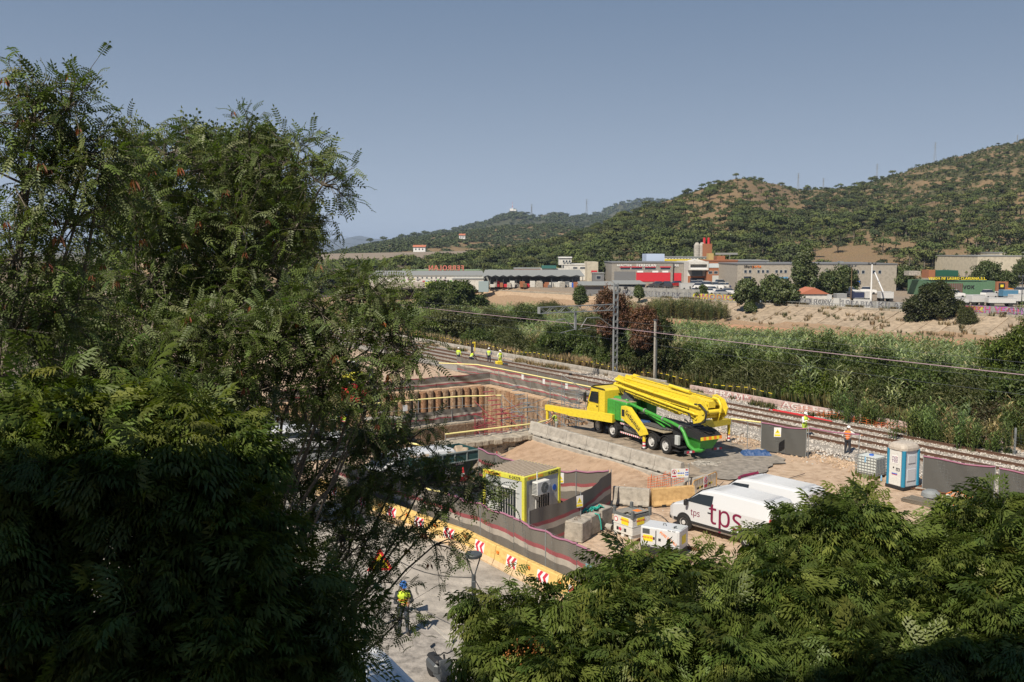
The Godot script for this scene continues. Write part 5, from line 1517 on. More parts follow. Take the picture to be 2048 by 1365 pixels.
	b.box(Vector3(4.35, 1.72, -1.233), Vector3(0.5, 0.012, 0.006)); b.box(Vector3(5.95, 1.38, -1.233), Vector3(0.22, 0.22, 0.008)); part(pb, "panel_gaps", b, M.chassis)
	b = MB.new(); b.box(Vector3(4.3, 1.45, -1.234), Vector3(0.35, 0.32, 0.006)); part(pb, "label", b, M.panel_grey)
	b = MB.new(); b.bbox(Vector3(4.9, 2.46, -0.8), Vector3(1.9, 0.03, 0.7), 0.01); part(pb, "dusty_top", b, mat("dusty_deck", lin(0.36, 0.33, 0.25), 0.9, 0.0, "dirt", 1.0))
	b = MB.new(); b.cyl(Vector3(5.0, 2.72, 0), Vector3.UP, 0.62, 0.5, 24); b.cyl(Vector3(5.0, 2.55, 0), Vector3.UP, 0.75, 0.14, 24); part(T, "turret", b, M.dark_steel)
	# folded boom
	var tilt := Basis(Vector3(0, 0, 1), 0.045)
	var o0 := Vector3(1.7, 3.15, 0.05)
	var bx := func(c: Vector3, s: Vector3) -> MB:
		var q := MB.new()
		var h := s * 0.5
		var e := 0.25
		q.hexa([c + Vector3(-h.x, -h.y * 0.6, -h.z), c + Vector3(h.x, -h.y, -h.z), c + Vector3(h.x, -h.y, h.z), c + Vector3(-h.x, -h.y * 0.6, h.z), c + Vector3(-h.x, h.y * 0.9, -h.z), c + Vector3(h.x, h.y, -h.z), c + Vector3(h.x, h.y, h.z), c + Vector3(-h.x, h.y * 0.9, h.z)])
		for z in [-h.z - 0.012, h.z + 0.012]:
			q.box(c + Vector3(0, h.y * 0.88, z), Vector3(s.x * 0.99, 0.05, 0.03)); q.box(c + Vector3(0, -h.y * 0.75, z), Vector3(s.x * 0.99, 0.05, 0.03))
		return q
	var secs := [[Vector3(0.1, 0.28, 0.62), Vector3(8.3, 0.5, 0.5)], [Vector3(-0.1, 0.2, 0.06), Vector3(8.2, 0.48, 0.48)], [Vector3(-0.5, -0.3, 0.38), Vector3(7.0, 0.4, 0.5)], [Vector3(-0.25, -0.02, -0.42), Vector3(7.4, 0.34, 0.34)], [Vector3(-0.1, -0.5, -0.1), Vector3(6.4, 0.32, 0.34)]]
	for q in secs:
		var o := part(T, "boom_section", bx.call(q[0], q[1]), Y)
		o.transform = Transform3D(tilt, o0)
	b = MB.new()
	for k in 9: b.box(Vector3(-3.5 + k * 0.85, 0.54, 0.62), Vector3(0.7, 0.02, 0.4))
	var gr := part(T, "boom_walkway", b, mat("dusty_walkway", lin(0.42, 0.36, 0.2), 0.9, 0.0, "fine", 2.0)); gr.transform = Transform3D(tilt, o0)
	# joints at both ends
	b = MB.new()
	for z in [-0.6, 0.86]: b.prism(PackedVector2Array([Vector2(-4.1, -0.75), Vector2(-3.5, -0.95), Vector2(-3.1, -0.5), Vector2(-3.0, 0.5), Vector2(-3.6, 0.68), Vector2(-4.3, 0.5), Vector2(-4.62, 0.05), Vector2(-4.5, -0.4)]), z - 0.04, z + 0.04)
	var jr := part(T, "boom_joint", b, Y); jr.transform = Transform3D(tilt, o0)
	b = MB.new()
	for q in [[-4.0, 0.25], [-3.7, -0.55], [-4.3, -0.15]]: b.cyl(Vector3(q[0], q[1], 0.13), Vector3(0, 0, 1), 0.13, 1.66, 18)
	b.cyl(Vector3(-4.0, 0.25, -0.76), Vector3(0, 0, 1), 0.09, 0.1, 12)
	part(jr, "joint_pin", b, Y)
	b = MB.new()
	for z in [-0.6, 0.0, 0.6]: b.prism(PackedVector2Array([Vector2(3.4, -0.55), Vector2(4.1, -0.2), Vector2(4.35, 0.3), Vector2(4.1, 0.62), Vector2(3.5, 0.6)]), z - 0.04, z + 0.04)
	b.cyl(Vector3(4.05, 0.25, 0), Vector3(0, 0, 1), 0.15, 1.4, 16)
	jr = part(T, "boom_joint", b, Y); jr.transform = Transform3D(tilt, o0)
	# delivery pipes along the near side
	var pipes := [[Vector3(4.3, 0.3, -0.72), Vector3(-3.9, 0.12, -0.72)], [Vector3(4.2, 0.02, -0.85), Vector3(-3.6, -0.28, -0.85)], [Vector3(3.0, -0.22, -0.75), Vector3(-3.4, -0.5, -0.72)], [Vector3(2.4, -0.42, -0.6), Vector3(-1.6, -0.62, -0.6)]]
	for q in pipes:
		b = MB.new()
		var a: Vector3 = q[0]; var c: Vector3 = q[1]
		b.tube([a + Vector3(-0.1, 0.1, 0.5), a + Vector3(0.06, 0.1, 0.3), a + Vector3(0.08, 0.02, 0.08), a, a.lerp(c, 0.5) + Vector3(0, -0.02, 0), c, c + Vector3(-0.16, -0.05, 0.04), c + Vector3(-0.2, -0.12, 0.3), c + Vector3(-0.1, -0.1, 0.6)], 0.075, 10)
		var pp := part(T, "delivery_pipe", b, Y); pp.transform = Transform3D(tilt, o0)
		b = MB.new()
		for k in 5:
			var m := a.lerp(c, (k + 0.5) / 5.0)
			b.cyl(m, c - a, 0.1, 0.09, 10); b.box(m + Vector3(0, 0, 0.15), Vector3(0.05, 0.06, 0.3))
		var cl := part(pp, "pipe_clamp", b, Y)
	b = MB.new()
	b.tube([Vector3(-3.6, 0.2, -0.7), Vector3(-4.2, 0.3, -0.8), Vector3(-4.75, 0.0, -0.8), Vector3(-4.6, -0.6, -0.75), Vector3(-3.9, -0.9, -0.7)], 0.06, 8)
	b.tube([Vector3(-3.0, -0.3, -0.78), Vector3(-3.6, -0.5, -0.95), Vector3(-3.5, -0.95, -0.9), Vector3(-2.9, -0.8, -0.8)], 0.045, 8)
	var hs := part(T, "rubber_hose", b, M.chassis); hs.transform = Transform3D(tilt, o0)
	b = MB.new()
	b.tube([Vector3(-4.1, 0.62, 0.2), Vector3(-4.55, 0.6, 0.2), Vector3(-4.8, 0.25, 0.2), Vector3(-4.75, -0.1, 0.2)], 0.085, 10)
	var el := part(T, "end_elbow", b, Y); el.transform = Transform3D(tilt, o0)
	b = MB.new()
	for q in [[2.6, -0.35, 0.2], [-1.2, 0.62, 0.1], [-0.5, -0.62, 0.5]]:
		b.cyl(Vector3(q[0], q[1], q[2]), Vector3(1, 0.03, 0), 0.1, 1.9, 12)
	var hy := part(T, "hydraulic_cylinder", b, Y); hy.transform = Transform3D(tilt, o0)
	# green main pipe down to the hopper
	b = MB.new()
	b.tube([Vector3(4.7, 2.45, -0.55), Vector3(4.4, 2.42, -0.85), Vector3(3.0, 2.25, -0.92), Vector3(-0.3, 1.86, -0.92), Vector3(-1.0, 1.72, -0.9), Vector3(-1.25, 1.5, -0.88), Vector3(-1.7, 0.8, -0.85), Vector3(-1.95, 0.55, -0.7), Vector3(-2.15, 0.55, -0.4), Vector3(-2.1, 0.62, -0.1)], [0.1, 0.1, 0.1, 0.1, 0.1, 0.105, 0.115, 0.13, 0.14, 0.14], 12)
	var gp := part(T, "green_pipe", b, M.green_paint)
	b = MB.new()
	for p in [Vector3(2.4, 2.18, -0.92), Vector3(0.6, 1.97, -0.92), Vector3(-1.0, 1.72, -0.9)]: b.cyl(p, Vector3(1, 0.12, 0), 0.14, 0.12, 12)
	part(gp, "pipe_coupling", b, M.galvanised)
	b = MB.new()
	for q in [[0.0, -0.3], [0.3, 0.0], [-0.2, 0.2]]: b.bar(Vector3(3.4, 2.0, q[0] * 0.4 - 0.4), Vector3(0.6, 1.45, q[1] - 0.5), 0.06, 8)
	part(T, "pump_cylinder", b, M.green_paint)
	# deck, load and tanks
	b = MB.new(); b.bbox(Vector3(1.9, 1.24, -0.78), Vector3(3.6, 0.07, 0.92), 0.015); b.bbox(Vector3(1.9, 1.24, 0.78), Vector3(3.6, 0.07, 0.92), 0.015); part(T, "deck", b, M.dusty_deck)
	b = MB.new()
	for k in 5: b.tube([Vector3(3.2, 1.36 + 0.05 * (k % 2), -0.45 - k * 0.12), Vector3(1.6, 1.35 + 0.06 * (k % 2), -0.5 - k * 0.11), Vector3(-0.2 + 0.2 * k, 1.34, -0.55 - k * 0.1)], 0.06, 7)
	part(T, "deck_hoses", b, mat("hose_grey", lin(0.1, 0.1, 0.1), 0.8, 0.0, "fine", 1.0))
	b = MB.new(); b.bbox(Vector3(2.7, 1.42, -0.75), Vector3(0.8, 0.22, 0.4), 0.08, Basis(Vector3.UP, 0.3)); part(T, "blue_rag", b, M.tarp_blue)
	b = MB.new(); b.box(Vector3(2.2, 1.5, 0), Vector3(4.2, 0.5, 0.7)); b.bbox(Vector3(-0.6, 1.35, 0.0), Vector3(1.2, 0.8, 1.4), 0.05); b.bbox(Vector3(-0.75, 0.85, -0.95), Vector3(0.5, 0.55, 0.45), 0.03); b.bbox(Vector3(-1.1, 0.6, -0.95), Vector3(0.5, 0.06, 0.5), 0.01); b.bbox(Vector3(-0.9, 0.35, -1.0), Vector3(0.5, 0.05, 0.4), 0.01); part(T, "machinery", b, M.chassis)
	b = MB.new(); b.bbox(Vector3(-1.0, 1.0, -1.12), Vector3(0.32, 0.55, 0.18), 0.02); part(T, "control_box", b, M.panel_grey)
	b = MB.new()
	for k in 3: b.cyl(Vector3(2.75 + k * 0.62, 0.82, -0.95), Vector3(1, 0, 0), 0.25, 0.56, 18)
	part(T, "tank", b, M.steel)
	for y in [1.08, 0.52]:
		b = MB.new(); b.box(Vector3(3.35, y, -1.2), Vector3(2.5, 0.1, 0.03)); var gd := part(T, "side_guard", b, M.sign_white)
		for k in 12:
			b = MB.new(); b.box(Vector3(2.2 + k * 0.21, y, -1.217), Vector3(0.09, 0.09, 0.006)); part(gd, "red_stripe", b, M.sign_red)
	# outriggers: front left beam swung out
	var leg := func(at: Vector3, top: float) -> void:
		var q := MB.new(); q.cyl(Vector3(at.x, (0.45 + top) / 2, at.z), Vector3.UP, 0.1, top - 0.45, 12)
		var l := part(T, "outrigger_leg", q, Y)
		for k in 4:
			q = MB.new(); q.cyl(Vector3(at.x, 0.1 + k * 0.11, at.z), Vector3.UP, 0.095, 0.11, 12); part(l, "leg_band", q, M.sign_red if k % 2 else M.sign_white)
		q = MB.new(); q.cyl(Vector3(at.x, 0.03, at.z), Vector3.UP, 0.17, 0.06, 16); part(l, "foot_pad", q, M.chassis)
	var beam := func(p: Vector3, q: Vector3, h0: float, h1: float, w: float) -> void:
		var d := (q - p).normalized()
		var s := d.cross(Vector3.UP).normalized() * w * 0.5
		var m := MB.new()
		m.hexa([p - s - Vector3(0, h0 / 2, 0), q - s - Vector3(0, h1 / 2, 0), q + s - Vector3(0, h1 / 2, 0), p + s - Vector3(0, h0 / 2, 0), p - s + Vector3(0, h0 / 2, 0), q - s + Vector3(0, h1 / 2, 0), q + s + Vector3(0, h1 / 2, 0), p + s + Vector3(0, h0 / 2, 0)])
		part(T, "outrigger_beam", m, Y)
	beam.call(Vector3(5.2, 1.28, -1.28), Vector3(8.9, 1.22, -2.3), 0.52, 0.46, 0.34)
	beam.call(Vector3(8.8, 1.24, -2.28), Vector3(11.0, 1.26, -2.85), 0.42, 0.36, 0.28)
	leg.call(Vector3(10.9, 0, -2.83), 1.25)
	beam.call(Vector3(4.6, 1.28, 1.25), Vector3(7.6, 1.28, 3.2), 0.5, 0.4, 0.3)
	leg.call(Vector3(7.5, 0, 3.15), 1.25)
	# rear left arm with lettering
	b = MB.new()
	b.prism(PackedVector2Array([Vector2(3.95, 2.3), Vector2(3.3, 2.28), Vector2(1.75, 1.2), Vector2(1.55, 0.9), Vector2(1.95, 0.75), Vector2(2.4, 1.05), Vector2(3.95, 1.55)]), -1.62, -1.28)
	var arm := part(T, "outrigger_arm", b, Y)
	words(arm, "lettering", "Gebomsa", 0.3, M.letter_black, Transform3D(Basis(Vector3.UP, PI) * Basis(Vector3(0, 0, 1), -0.56), Vector3(2.72, 1.58, -1.626)), 0.95)
	b = MB.new(); b.box(Vector3(3.72, 1.9, -1.624), Vector3(0.3, 0.42, 0.01)); part(arm, "vent", b, M.chassis)
	leg.call(Vector3(1.75, 0, -1.45), 1.0)
	# rear right beam
	beam.call(Vector3(-0.2, 1.55, 0.9), Vector3(1.1, 1.25, 4.6), 0.55, 0.34, 0.3)
	leg.call(Vector3(1.05, 0, 4.55), 1.2)
	# hopper
	b = MB.new(); b.hexa([Vector3(-2.2, 0.6, -0.45), Vector3(-1.2, 0.6, -0.45), Vector3(-1.2, 0.6, 0.45), Vector3(-2.2, 0.6, 0.45), Vector3(-2.55, 1.3, -0.72), Vector3(-1.3, 1.3, -0.72), Vector3(-1.3, 1.3, 0.72), Vector3(-2.55, 1.3, 0.72)])
	var hop := part(T, "hopper", b, M.green_paint)
	b = MB.new(); b.prism(PackedVector2Array([Vector2(-2.62, 1.25), Vector2(-2.6, 1.42), Vector2(-2.2, 1.62), Vector2(-1.7, 1.72), Vector2(-1.3, 1.7), Vector2(-1.3, 1.28)]), -0.78, 0.78); var cov := part(hop, "hopper_cover", b, M.black_plastic)
	b = MB.new()
	for k in 6: b.box(Vector3(-1.9, 1.68, -0.65 + k * 0.26), Vector3(1.1, 0.02, 0.03), Basis(Vector3(0, 0, 1), 0.22))
	part(cov, "cover_ribs", b, M.black_plastic)
	for k in 8:
		b = MB.new(); b.hexa([Vector3(-2.65, 1.22, -0.76 + k * 0.19), Vector3(-2.62, 1.22, -0.76 + k * 0.19), Vector3(-2.62, 1.22, -0.57 + k * 0.19), Vector3(-2.65, 1.22, -0.57 + k * 0.19), Vector3(-2.635, 1.4, -0.76 + k * 0.19), Vector3(-2.605, 1.4, -0.76 + k * 0.19), Vector3(-2.605, 1.4, -0.57 + k * 0.19), Vector3(-2.635, 1.4, -0.57 + k * 0.19)]); part(hop, "warning_stripe", b, M.orange if k % 2 else M.sign_yellow)
	for z in [-1.0, 1.0]:
		b = MB.new(); b.box(Vector3(-2.0, 0.5, z), Vector3(0.12, 0.16, 0.75)); var bar := part(T, "light_bar", b, M.dark_steel)
		for k in 3:
			b = MB.new(); b.box(Vector3(-2.065, 0.5, z - 0.2 + k * 0.2), Vector3(0.012, 0.12, 0.16)); part(bar, "lamp_lens", b, M.sign_red if k != 1 else M.sign_white)
	b = MB.new(); b.box(Vector3(-2.3, 1.1, 0.0), Vector3(0.02, 0.14, 0.5)); part(T, "number_plate", b, M.sign_white)

func van(label: String, at: Vector3, turn: float, letters: bool, low := false, group := "") -> Node3D:
	var o := thing("white_van" if not low else "white_car", label, "van" if not low else "car", at, turn, group)
	var k := 0.78 if low else 1.0
	var S := [[2.55, 0.36, 0.72, 0.74], [2.5, 0.3, 0.92, 0.86], [2.3, 0.28, 1.04, 0.94], [1.72, 0.26, 1.17, 0.97], [1.35, 0.26, 1.5, 0.97], [0.95, 0.26, 1.8, 0.97], [0.55, 0.26, 1.93, 0.97], [-0.2, 0.26, 1.97, 0.97], [-1.9, 0.26, 1.96, 0.97], [-2.42, 0.3, 1.92, 0.95], [-2.55, 0.4, 1.78, 0.92]]
	var waist := 1.3
	var rings := []
	for s in S:
		var w: float = s[3]; var tp: float = s[2]
		var wy := minf(waist, tp - 0.06)
		var wt := lerpf(w, w * 0.84, clampf((tp - 1.0) / 0.9, 0.0, 1.0)) if tp > 1.0 else w * 0.95
		var rg := []
		for q in [[-w * 0.92, s[1]], [-w, s[1] + 0.18], [-w, wy], [-wt, tp - 0.1], [-wt + 0.06, tp - 0.035], [-wt + 0.2, tp], [wt - 0.2, tp], [wt - 0.06, tp - 0.035], [wt, tp - 0.1], [w, wy], [w, s[1] + 0.18], [w * 0.92, s[1]]]:
			rg.append(Vector3(s[0], (0.26 + (q[1] - 0.26) * k) if low else q[1], q[0]))
		rings.append(rg)
	var b := MB.new()
	b.loft(rings, true)
	var body := part(o, "body", b, M.white_paint)
	var ky := func(y: float) -> float: return (0.26 + (y - 0.26) * k) if low else y
	var sidez := func(y: float) -> float: return lerpf(0.97, 0.815, clampf((y - waist) / 0.57, 0.0, 1.0)) + 0.012
	# glass
	b = MB.new()
	b.quad(Vector3(1.7, ky.call(1.2), -0.8), Vector3(1.7, ky.call(1.2), 0.8), Vector3(0.98, ky.call(1.795), 0.68), Vector3(0.98, ky.call(1.795), -0.68), Vector3(1, 1, 0))
	for i in b.v.size(): b.v[i] += Vector3(0.02, 0.025, 0)
	part(o, "windscreen", b, M.glass)
	for s in [-1, 1]:
		b = MB.new()
		var win := [[1.48, 1.305], [1.4, 1.4], [0.95, 1.7], [0.2, 1.74], [0.2, 1.305]]
		if low: win = [[1.4, 1.305], [0.9, 1.68], [-1.6, 1.72], [-2.1, 1.305]]
		var pts := []
		for q in win: pts.append(Vector3(q[0], ky.call(q[1]), s * sidez.call(q[1])))
		for i in range(1, pts.size() - 1): b.tri(pts[0], pts[i], pts[i + 1], Vector3(0, 0, s))
		part(o, "side_window", b, M.glass)
		b = MB.new()
		for x in [1.62, 0.12]: b.box(Vector3(x, ky.call(0.82), s * 0.972), Vector3(0.012, 0.9 * k, 0.006))
		if not low: b.box(Vector3(-1.05, 0.82, s * 0.972), Vector3(0.012, 0.9, 0.006))
		part(o, "door_seams", b, M.panel_grey)
		b = MB.new(); b.bbox(Vector3(0.3, ky.call(1.02), s * 0.985), Vector3(0.2, 0.05, 0.03), 0.01); part(o, "door_handle", b, M.black_plastic)
		b = MB.new(); b.bbox(Vector3(1.45, ky.call(1.28), s * 1.12), Vector3(0.13, 0.26, 0.22), 0.04); part(o, "mirror", b, M.black_plastic)
		b = MB.new(); b.box(Vector3(0.0, 0.42, s * 0.975), Vector3(4.4, 0.12, 0.02)); part(o, "side_trim", b, M.black_plastic)
		for x in [1.65, -1.6]:
			b = MB.new(); b.cyl(Vector3(x, 0.36, s * 0.9), Vector3(0, 0, 1), 0.4, 0.15, 22); part(o, "wheel_arch", b, M.black_plastic)
			wheel(o, Vector3(x, 0.33, s * 0.9), 0.33, 0.2, M.rim, -s)
		b = MB.new(); b.bbox(Vector3(2.42, 0.86, s * 0.7), Vector3(0.2, 0.2, 0.3), 0.04, Basis(Vector3.UP, s * -0.4)); part(o, "headlamp", b, M.steel)
		b = MB.new(); b.box(Vector3(-2.56, ky.call(1.1), s * 0.85), Vector3(0.03, 0.5, 0.12)); part(o, "tail_lamp", b, M.red_paint)
	b = MB.new(); b.bbox(Vector3(2.48, 0.45, 0), Vector3(0.2, 0.3, 1.7), 0.05); b.box(Vector3(-2.56, 0.42, 0), Vector3(0.08, 0.2, 1.7)); b.box(Vector3(2.53, 0.72, 0), Vector3(0.06, 0.12, 0.9)); part(o, "bumper", b, M.black_plastic)
	if not low:
		for q in 9:
			b = MB.new(); b.bbox(Vector3(-0.9, 1.972, -0.56 + q * 0.14), Vector3(2.6, 0.014, 0.05), 0.006); part(o, "roof_rib", b, M.white_paint)
	b = MB.new(); b.bar(Vector3(0.6, ky.call(1.93), 0), Vector3(0.35, ky.call(2.2), 0.0), 0.012, 5); part(o, "aerial", b, M.black_plastic)
	if letters:
		var t := Transform3D(Basis(Vector3.UP, PI), Vector3(-0.5, 1.02, -0.976))
		words(o, "lettering", "tps", 0.92, M.maroon, t, 1.0, "Droid Sans", 400)
		t.origin = Vector3(1.05, 0.86, -0.976)
		words(o, "lettering", "tps", 0.27, M.maroon, t, 1.0, "Droid Sans", 400)
	return o

func build_vehicles() -> void:
	var f := Vector3(-0.65, 0, -0.76)
	var th := atan2(-f.z, f.x)
	var lft := Vector3(-0.76, 0, 0.65)
	van("white van with maroon tps lettering on its side", Vector3(6.85, 0, -39.5) - f * 2.5 - lft * 0.97, th, true)
	var v2 := van("white van parked behind the lettered van, maroon trim above its windscreen", Vector3(6.85, 0, -39.5) - f * 2.3 - lft * 3.75, th, false)
	var b := MB.new()
	b.tube([Vector3(0.82, 1.9, -0.72), Vector3(1.02, 1.84, -0.4), Vector3(1.08, 1.83, 0.0), Vector3(1.02, 1.84, 0.4), Vector3(0.82, 1.9, 0.72)], 0.07, 8)
	part(v2, "maroon_trim", b, M.maroon)
	f = Vector3(-0.5, 0, -0.87)
	van("white van parked below the street trees beside the kerb", Vector3(-3.75, 0.12, -21.6), atan2(-f.z, f.x), false)
	f = Vector3(-0.85, 0, 0.52)
	van("white car half hidden by leaves beside the green skip", G(812, 962), atan2(-f.z, f.x), false, true)
	van("white car parked in the asphalt yard under the trees", G(600, 905), 0.4, false, true)
	# small yellow loader and red drill rig seen through the leaves
	var ld := thing("compact_loader", "yellow and white compact loader beyond the asphalt yard", "loader", G(705, 772), 0.3)
	b = MB.new(); b.bbox(Vector3(0, 0.9, 0), Vector3(1.7, 0.8, 1.3), 0.06); part(ld, "body", b, M.lemon_paint)
	b = MB.new(); b.bbox(Vector3(0.1, 1.65, 0), Vector3(1.0, 0.8, 1.1), 0.05); part(ld, "cab", b, M.glass)
	b = MB.new(); b.bbox(Vector3(0.1, 2.1, 0), Vector3(1.15, 0.1, 1.2), 0.03); part(ld, "roof", b, M.white_plastic)
	b = MB.new(); b.bar(Vector3(0.3, 1.2, 0.7), Vector3(1.6, 0.5, 0.7), 0.08, 6); b.bar(Vector3(0.3, 1.2, -0.7), Vector3(1.6, 0.5, -0.7), 0.08, 6); b.box(Vector3(1.8, 0.4, 0), Vector3(0.5, 0.6, 1.7)); part(ld, "bucket_arm", b, M.dark_steel)
	for x in [-0.55, 0.55]:
		for s in [-1, 1]: wheel(ld, Vector3(x, 0.42, s * 0.7), 0.42, 0.3, M.rim, -s)
	var rg := thing("drill_rig", "red tracked drill rig beyond the padded railing", "drill rig", G(722, 822), -0.6)
	b = MB.new()
	for s in [-0.8, 0.8]: b.bbox(Vector3(0, 0.35, s), Vector3(2.4, 0.6, 0.4), 0.15)
	part(rg, "track", b, M.chassis)
	b = MB.new(); b.bbox(Vector3(-0.2, 1.1, 0), Vector3(2.2, 0.8, 1.6), 0.06); b.bbox(Vector3(-0.9, 1.7, 0.2), Vector3(0.8, 0.5, 1.0), 0.05); part(rg, "body", b, M.red_paint)
	b = MB.new(); b.box(Vector3(1.3, 1.9, 0), Vector3(0.3, 3.2, 0.3), Basis(Vector3(0, 0, 1), 0.25)); part(rg, "mast", b, M.dark_steel)
	# steel trestle table under the trees
	var tb := thing("work_trestle", "grey steel trestle with a board beside the yard workers", "trestle", G(765, 868), 0.2)
	b = MB.new()
	for x in [-0.9, 0.9]:
		for z in [-0.35, 0.35]: b.bar(Vector3(x, 0, z), Vector3(x, 1.0, z), 0.035, 5)
	part(tb, "leg", b, M.galvanised)
	b = MB.new(); b.box(Vector3(0, 1.03, 0), Vector3(2.3, 0.06, 0.9)); part(tb, "board", b, M.pale_concrete)

# ---------- people ----------
# one continuous skin over a skeleton: distance to tapered capsules joined by a smooth minimum, meshed as surface nets
func skin(bones: Array, cell: float, mb: MB) -> void:
	# bone: [a, b, ra, rb, colour]
	var lo := Vector3(9, 9, 9); var hi := -lo
	for q in bones:
		for e in 2:
			lo = lo.min(q[e] - Vector3.ONE * (q[2 + e] + cell * 2)); hi = hi.max(q[e] + Vector3.ONE * (q[2 + e] + cell * 2))
	var n := Vector3i(((hi - lo) / cell).ceil()) + Vector3i.ONE
	var f := PackedFloat32Array(); f.resize(n.x * n.y * n.z); f.fill(9.0)
	var who := PackedInt32Array(); who.resize(f.size())
	var best := PackedFloat32Array(); best.resize(f.size()); best.fill(9.0)
	var k := cell * 1.6
	for bi in bones.size():
		var q: Array = bones[bi]
		var a: Vector3 = q[0]; var b: Vector3 = q[1]
		var m: float = maxf(q[2], q[3]) + cell * 3
		var i0 := Vector3i(((a.min(b) - Vector3.ONE * m - lo) / cell).floor()).max(Vector3i.ZERO)
		var i1 := Vector3i(((a.max(b) + Vector3.ONE * m - lo) / cell).ceil()).min(n - Vector3i.ONE)
		var ab := b - a
		var l2 := maxf(ab.length_squared(), 1e-8)
		for z in range(i0.z, i1.z + 1):
			for y in range(i0.y, i1.y + 1):
				var at := (z * n.y + y) * n.x
				for x in range(i0.x, i1.x + 1):
					var p := lo + Vector3(x, y, z) * cell
					var t := clampf((p - a).dot(ab) / l2, 0.0, 1.0)
					var d: float = (p - a - ab * t).length() - lerpf(q[2], q[3], t)
					var o := f[at + x]
					if d < best[at + x]:
						best[at + x] = d; who[at + x] = bi
					var h := maxf(k - absf(o - d), 0.0) / k
					f[at + x] = minf(o, d) - h * h * k * 0.25
	var ids := {}
	var dx := 1; var dy := n.x; var dz := n.x * n.y
	for z in n.z - 1:
		for y in n.y - 1:
			for x in n.x - 1:
				var c := (z * n.y + y) * n.x + x
				var s := 0
				for e in 8:
					if f[c + (e & 1) * dx + ((e >> 1) & 1) * dy + ((e >> 2) & 1) * dz] < 0.0: s += 1
				if s == 0 or s == 8: continue
				var sum := Vector3.ZERO; var cnt := 0
				for e in [[0, 1], [2, 3], [4, 5], [6, 7], [0, 2], [1, 3], [4, 6], [5, 7], [0, 4], [1, 5], [2, 6], [3, 7]]:
					var f0 := f[c + (e[0] & 1) * dx + ((e[0] >> 1) & 1) * dy + ((e[0] >> 2) & 1) * dz]
					var f1 := f[c + (e[1] & 1) * dx + ((e[1] >> 1) & 1) * dy + ((e[1] >> 2) & 1) * dz]
					if (f0 < 0.0) != (f1 < 0.0):
						var t := f0 / (f0 - f1)
						var p0 := Vector3(e[0] & 1, (e[0] >> 1) & 1, (e[0] >> 2) & 1)
						var p1 := Vector3(e[1] & 1, (e[1] >> 1) & 1, (e[1] >> 2) & 1)
						sum += p0.lerp(p1, t); cnt += 1
				var g := Vector3(f[c + dx] - f[c], f[c + dy] - f[c], f[c + dz] - f[c])
				mb.col = bones[who[c]][4]
				ids[c] = mb.vert(lo + (Vector3(x, y, z) + sum / cnt) * cell, g.normalized() if g.length() > 1e-9 else Vector3.UP)
	for c in ids:
		for q in [[dx, dy, dz], [dy, dz, dx], [dz, dx, dy]]:
			var f0 := f[c]; var f1 := f[c + q[0]]
			if (f0 < 0.0) != (f1 < 0.0) and ids.has(c - q[1]) and ids.has(c - q[2]) and ids.has(c - q[1] - q[2]):
				var w := [ids[c], ids[c - q[1]], ids[c - q[1] - q[2]], ids[c - q[2]]]
				if f0 < 0.0: mb.idx.append_array([w[0], w[1], w[2], w[0], w[2], w[3]])
				else: mb.idx.append_array([w[0], w[2], w[1], w[0], w[3], w[2]])

const SKIN := Color(0.4, 0.22, 0.14)
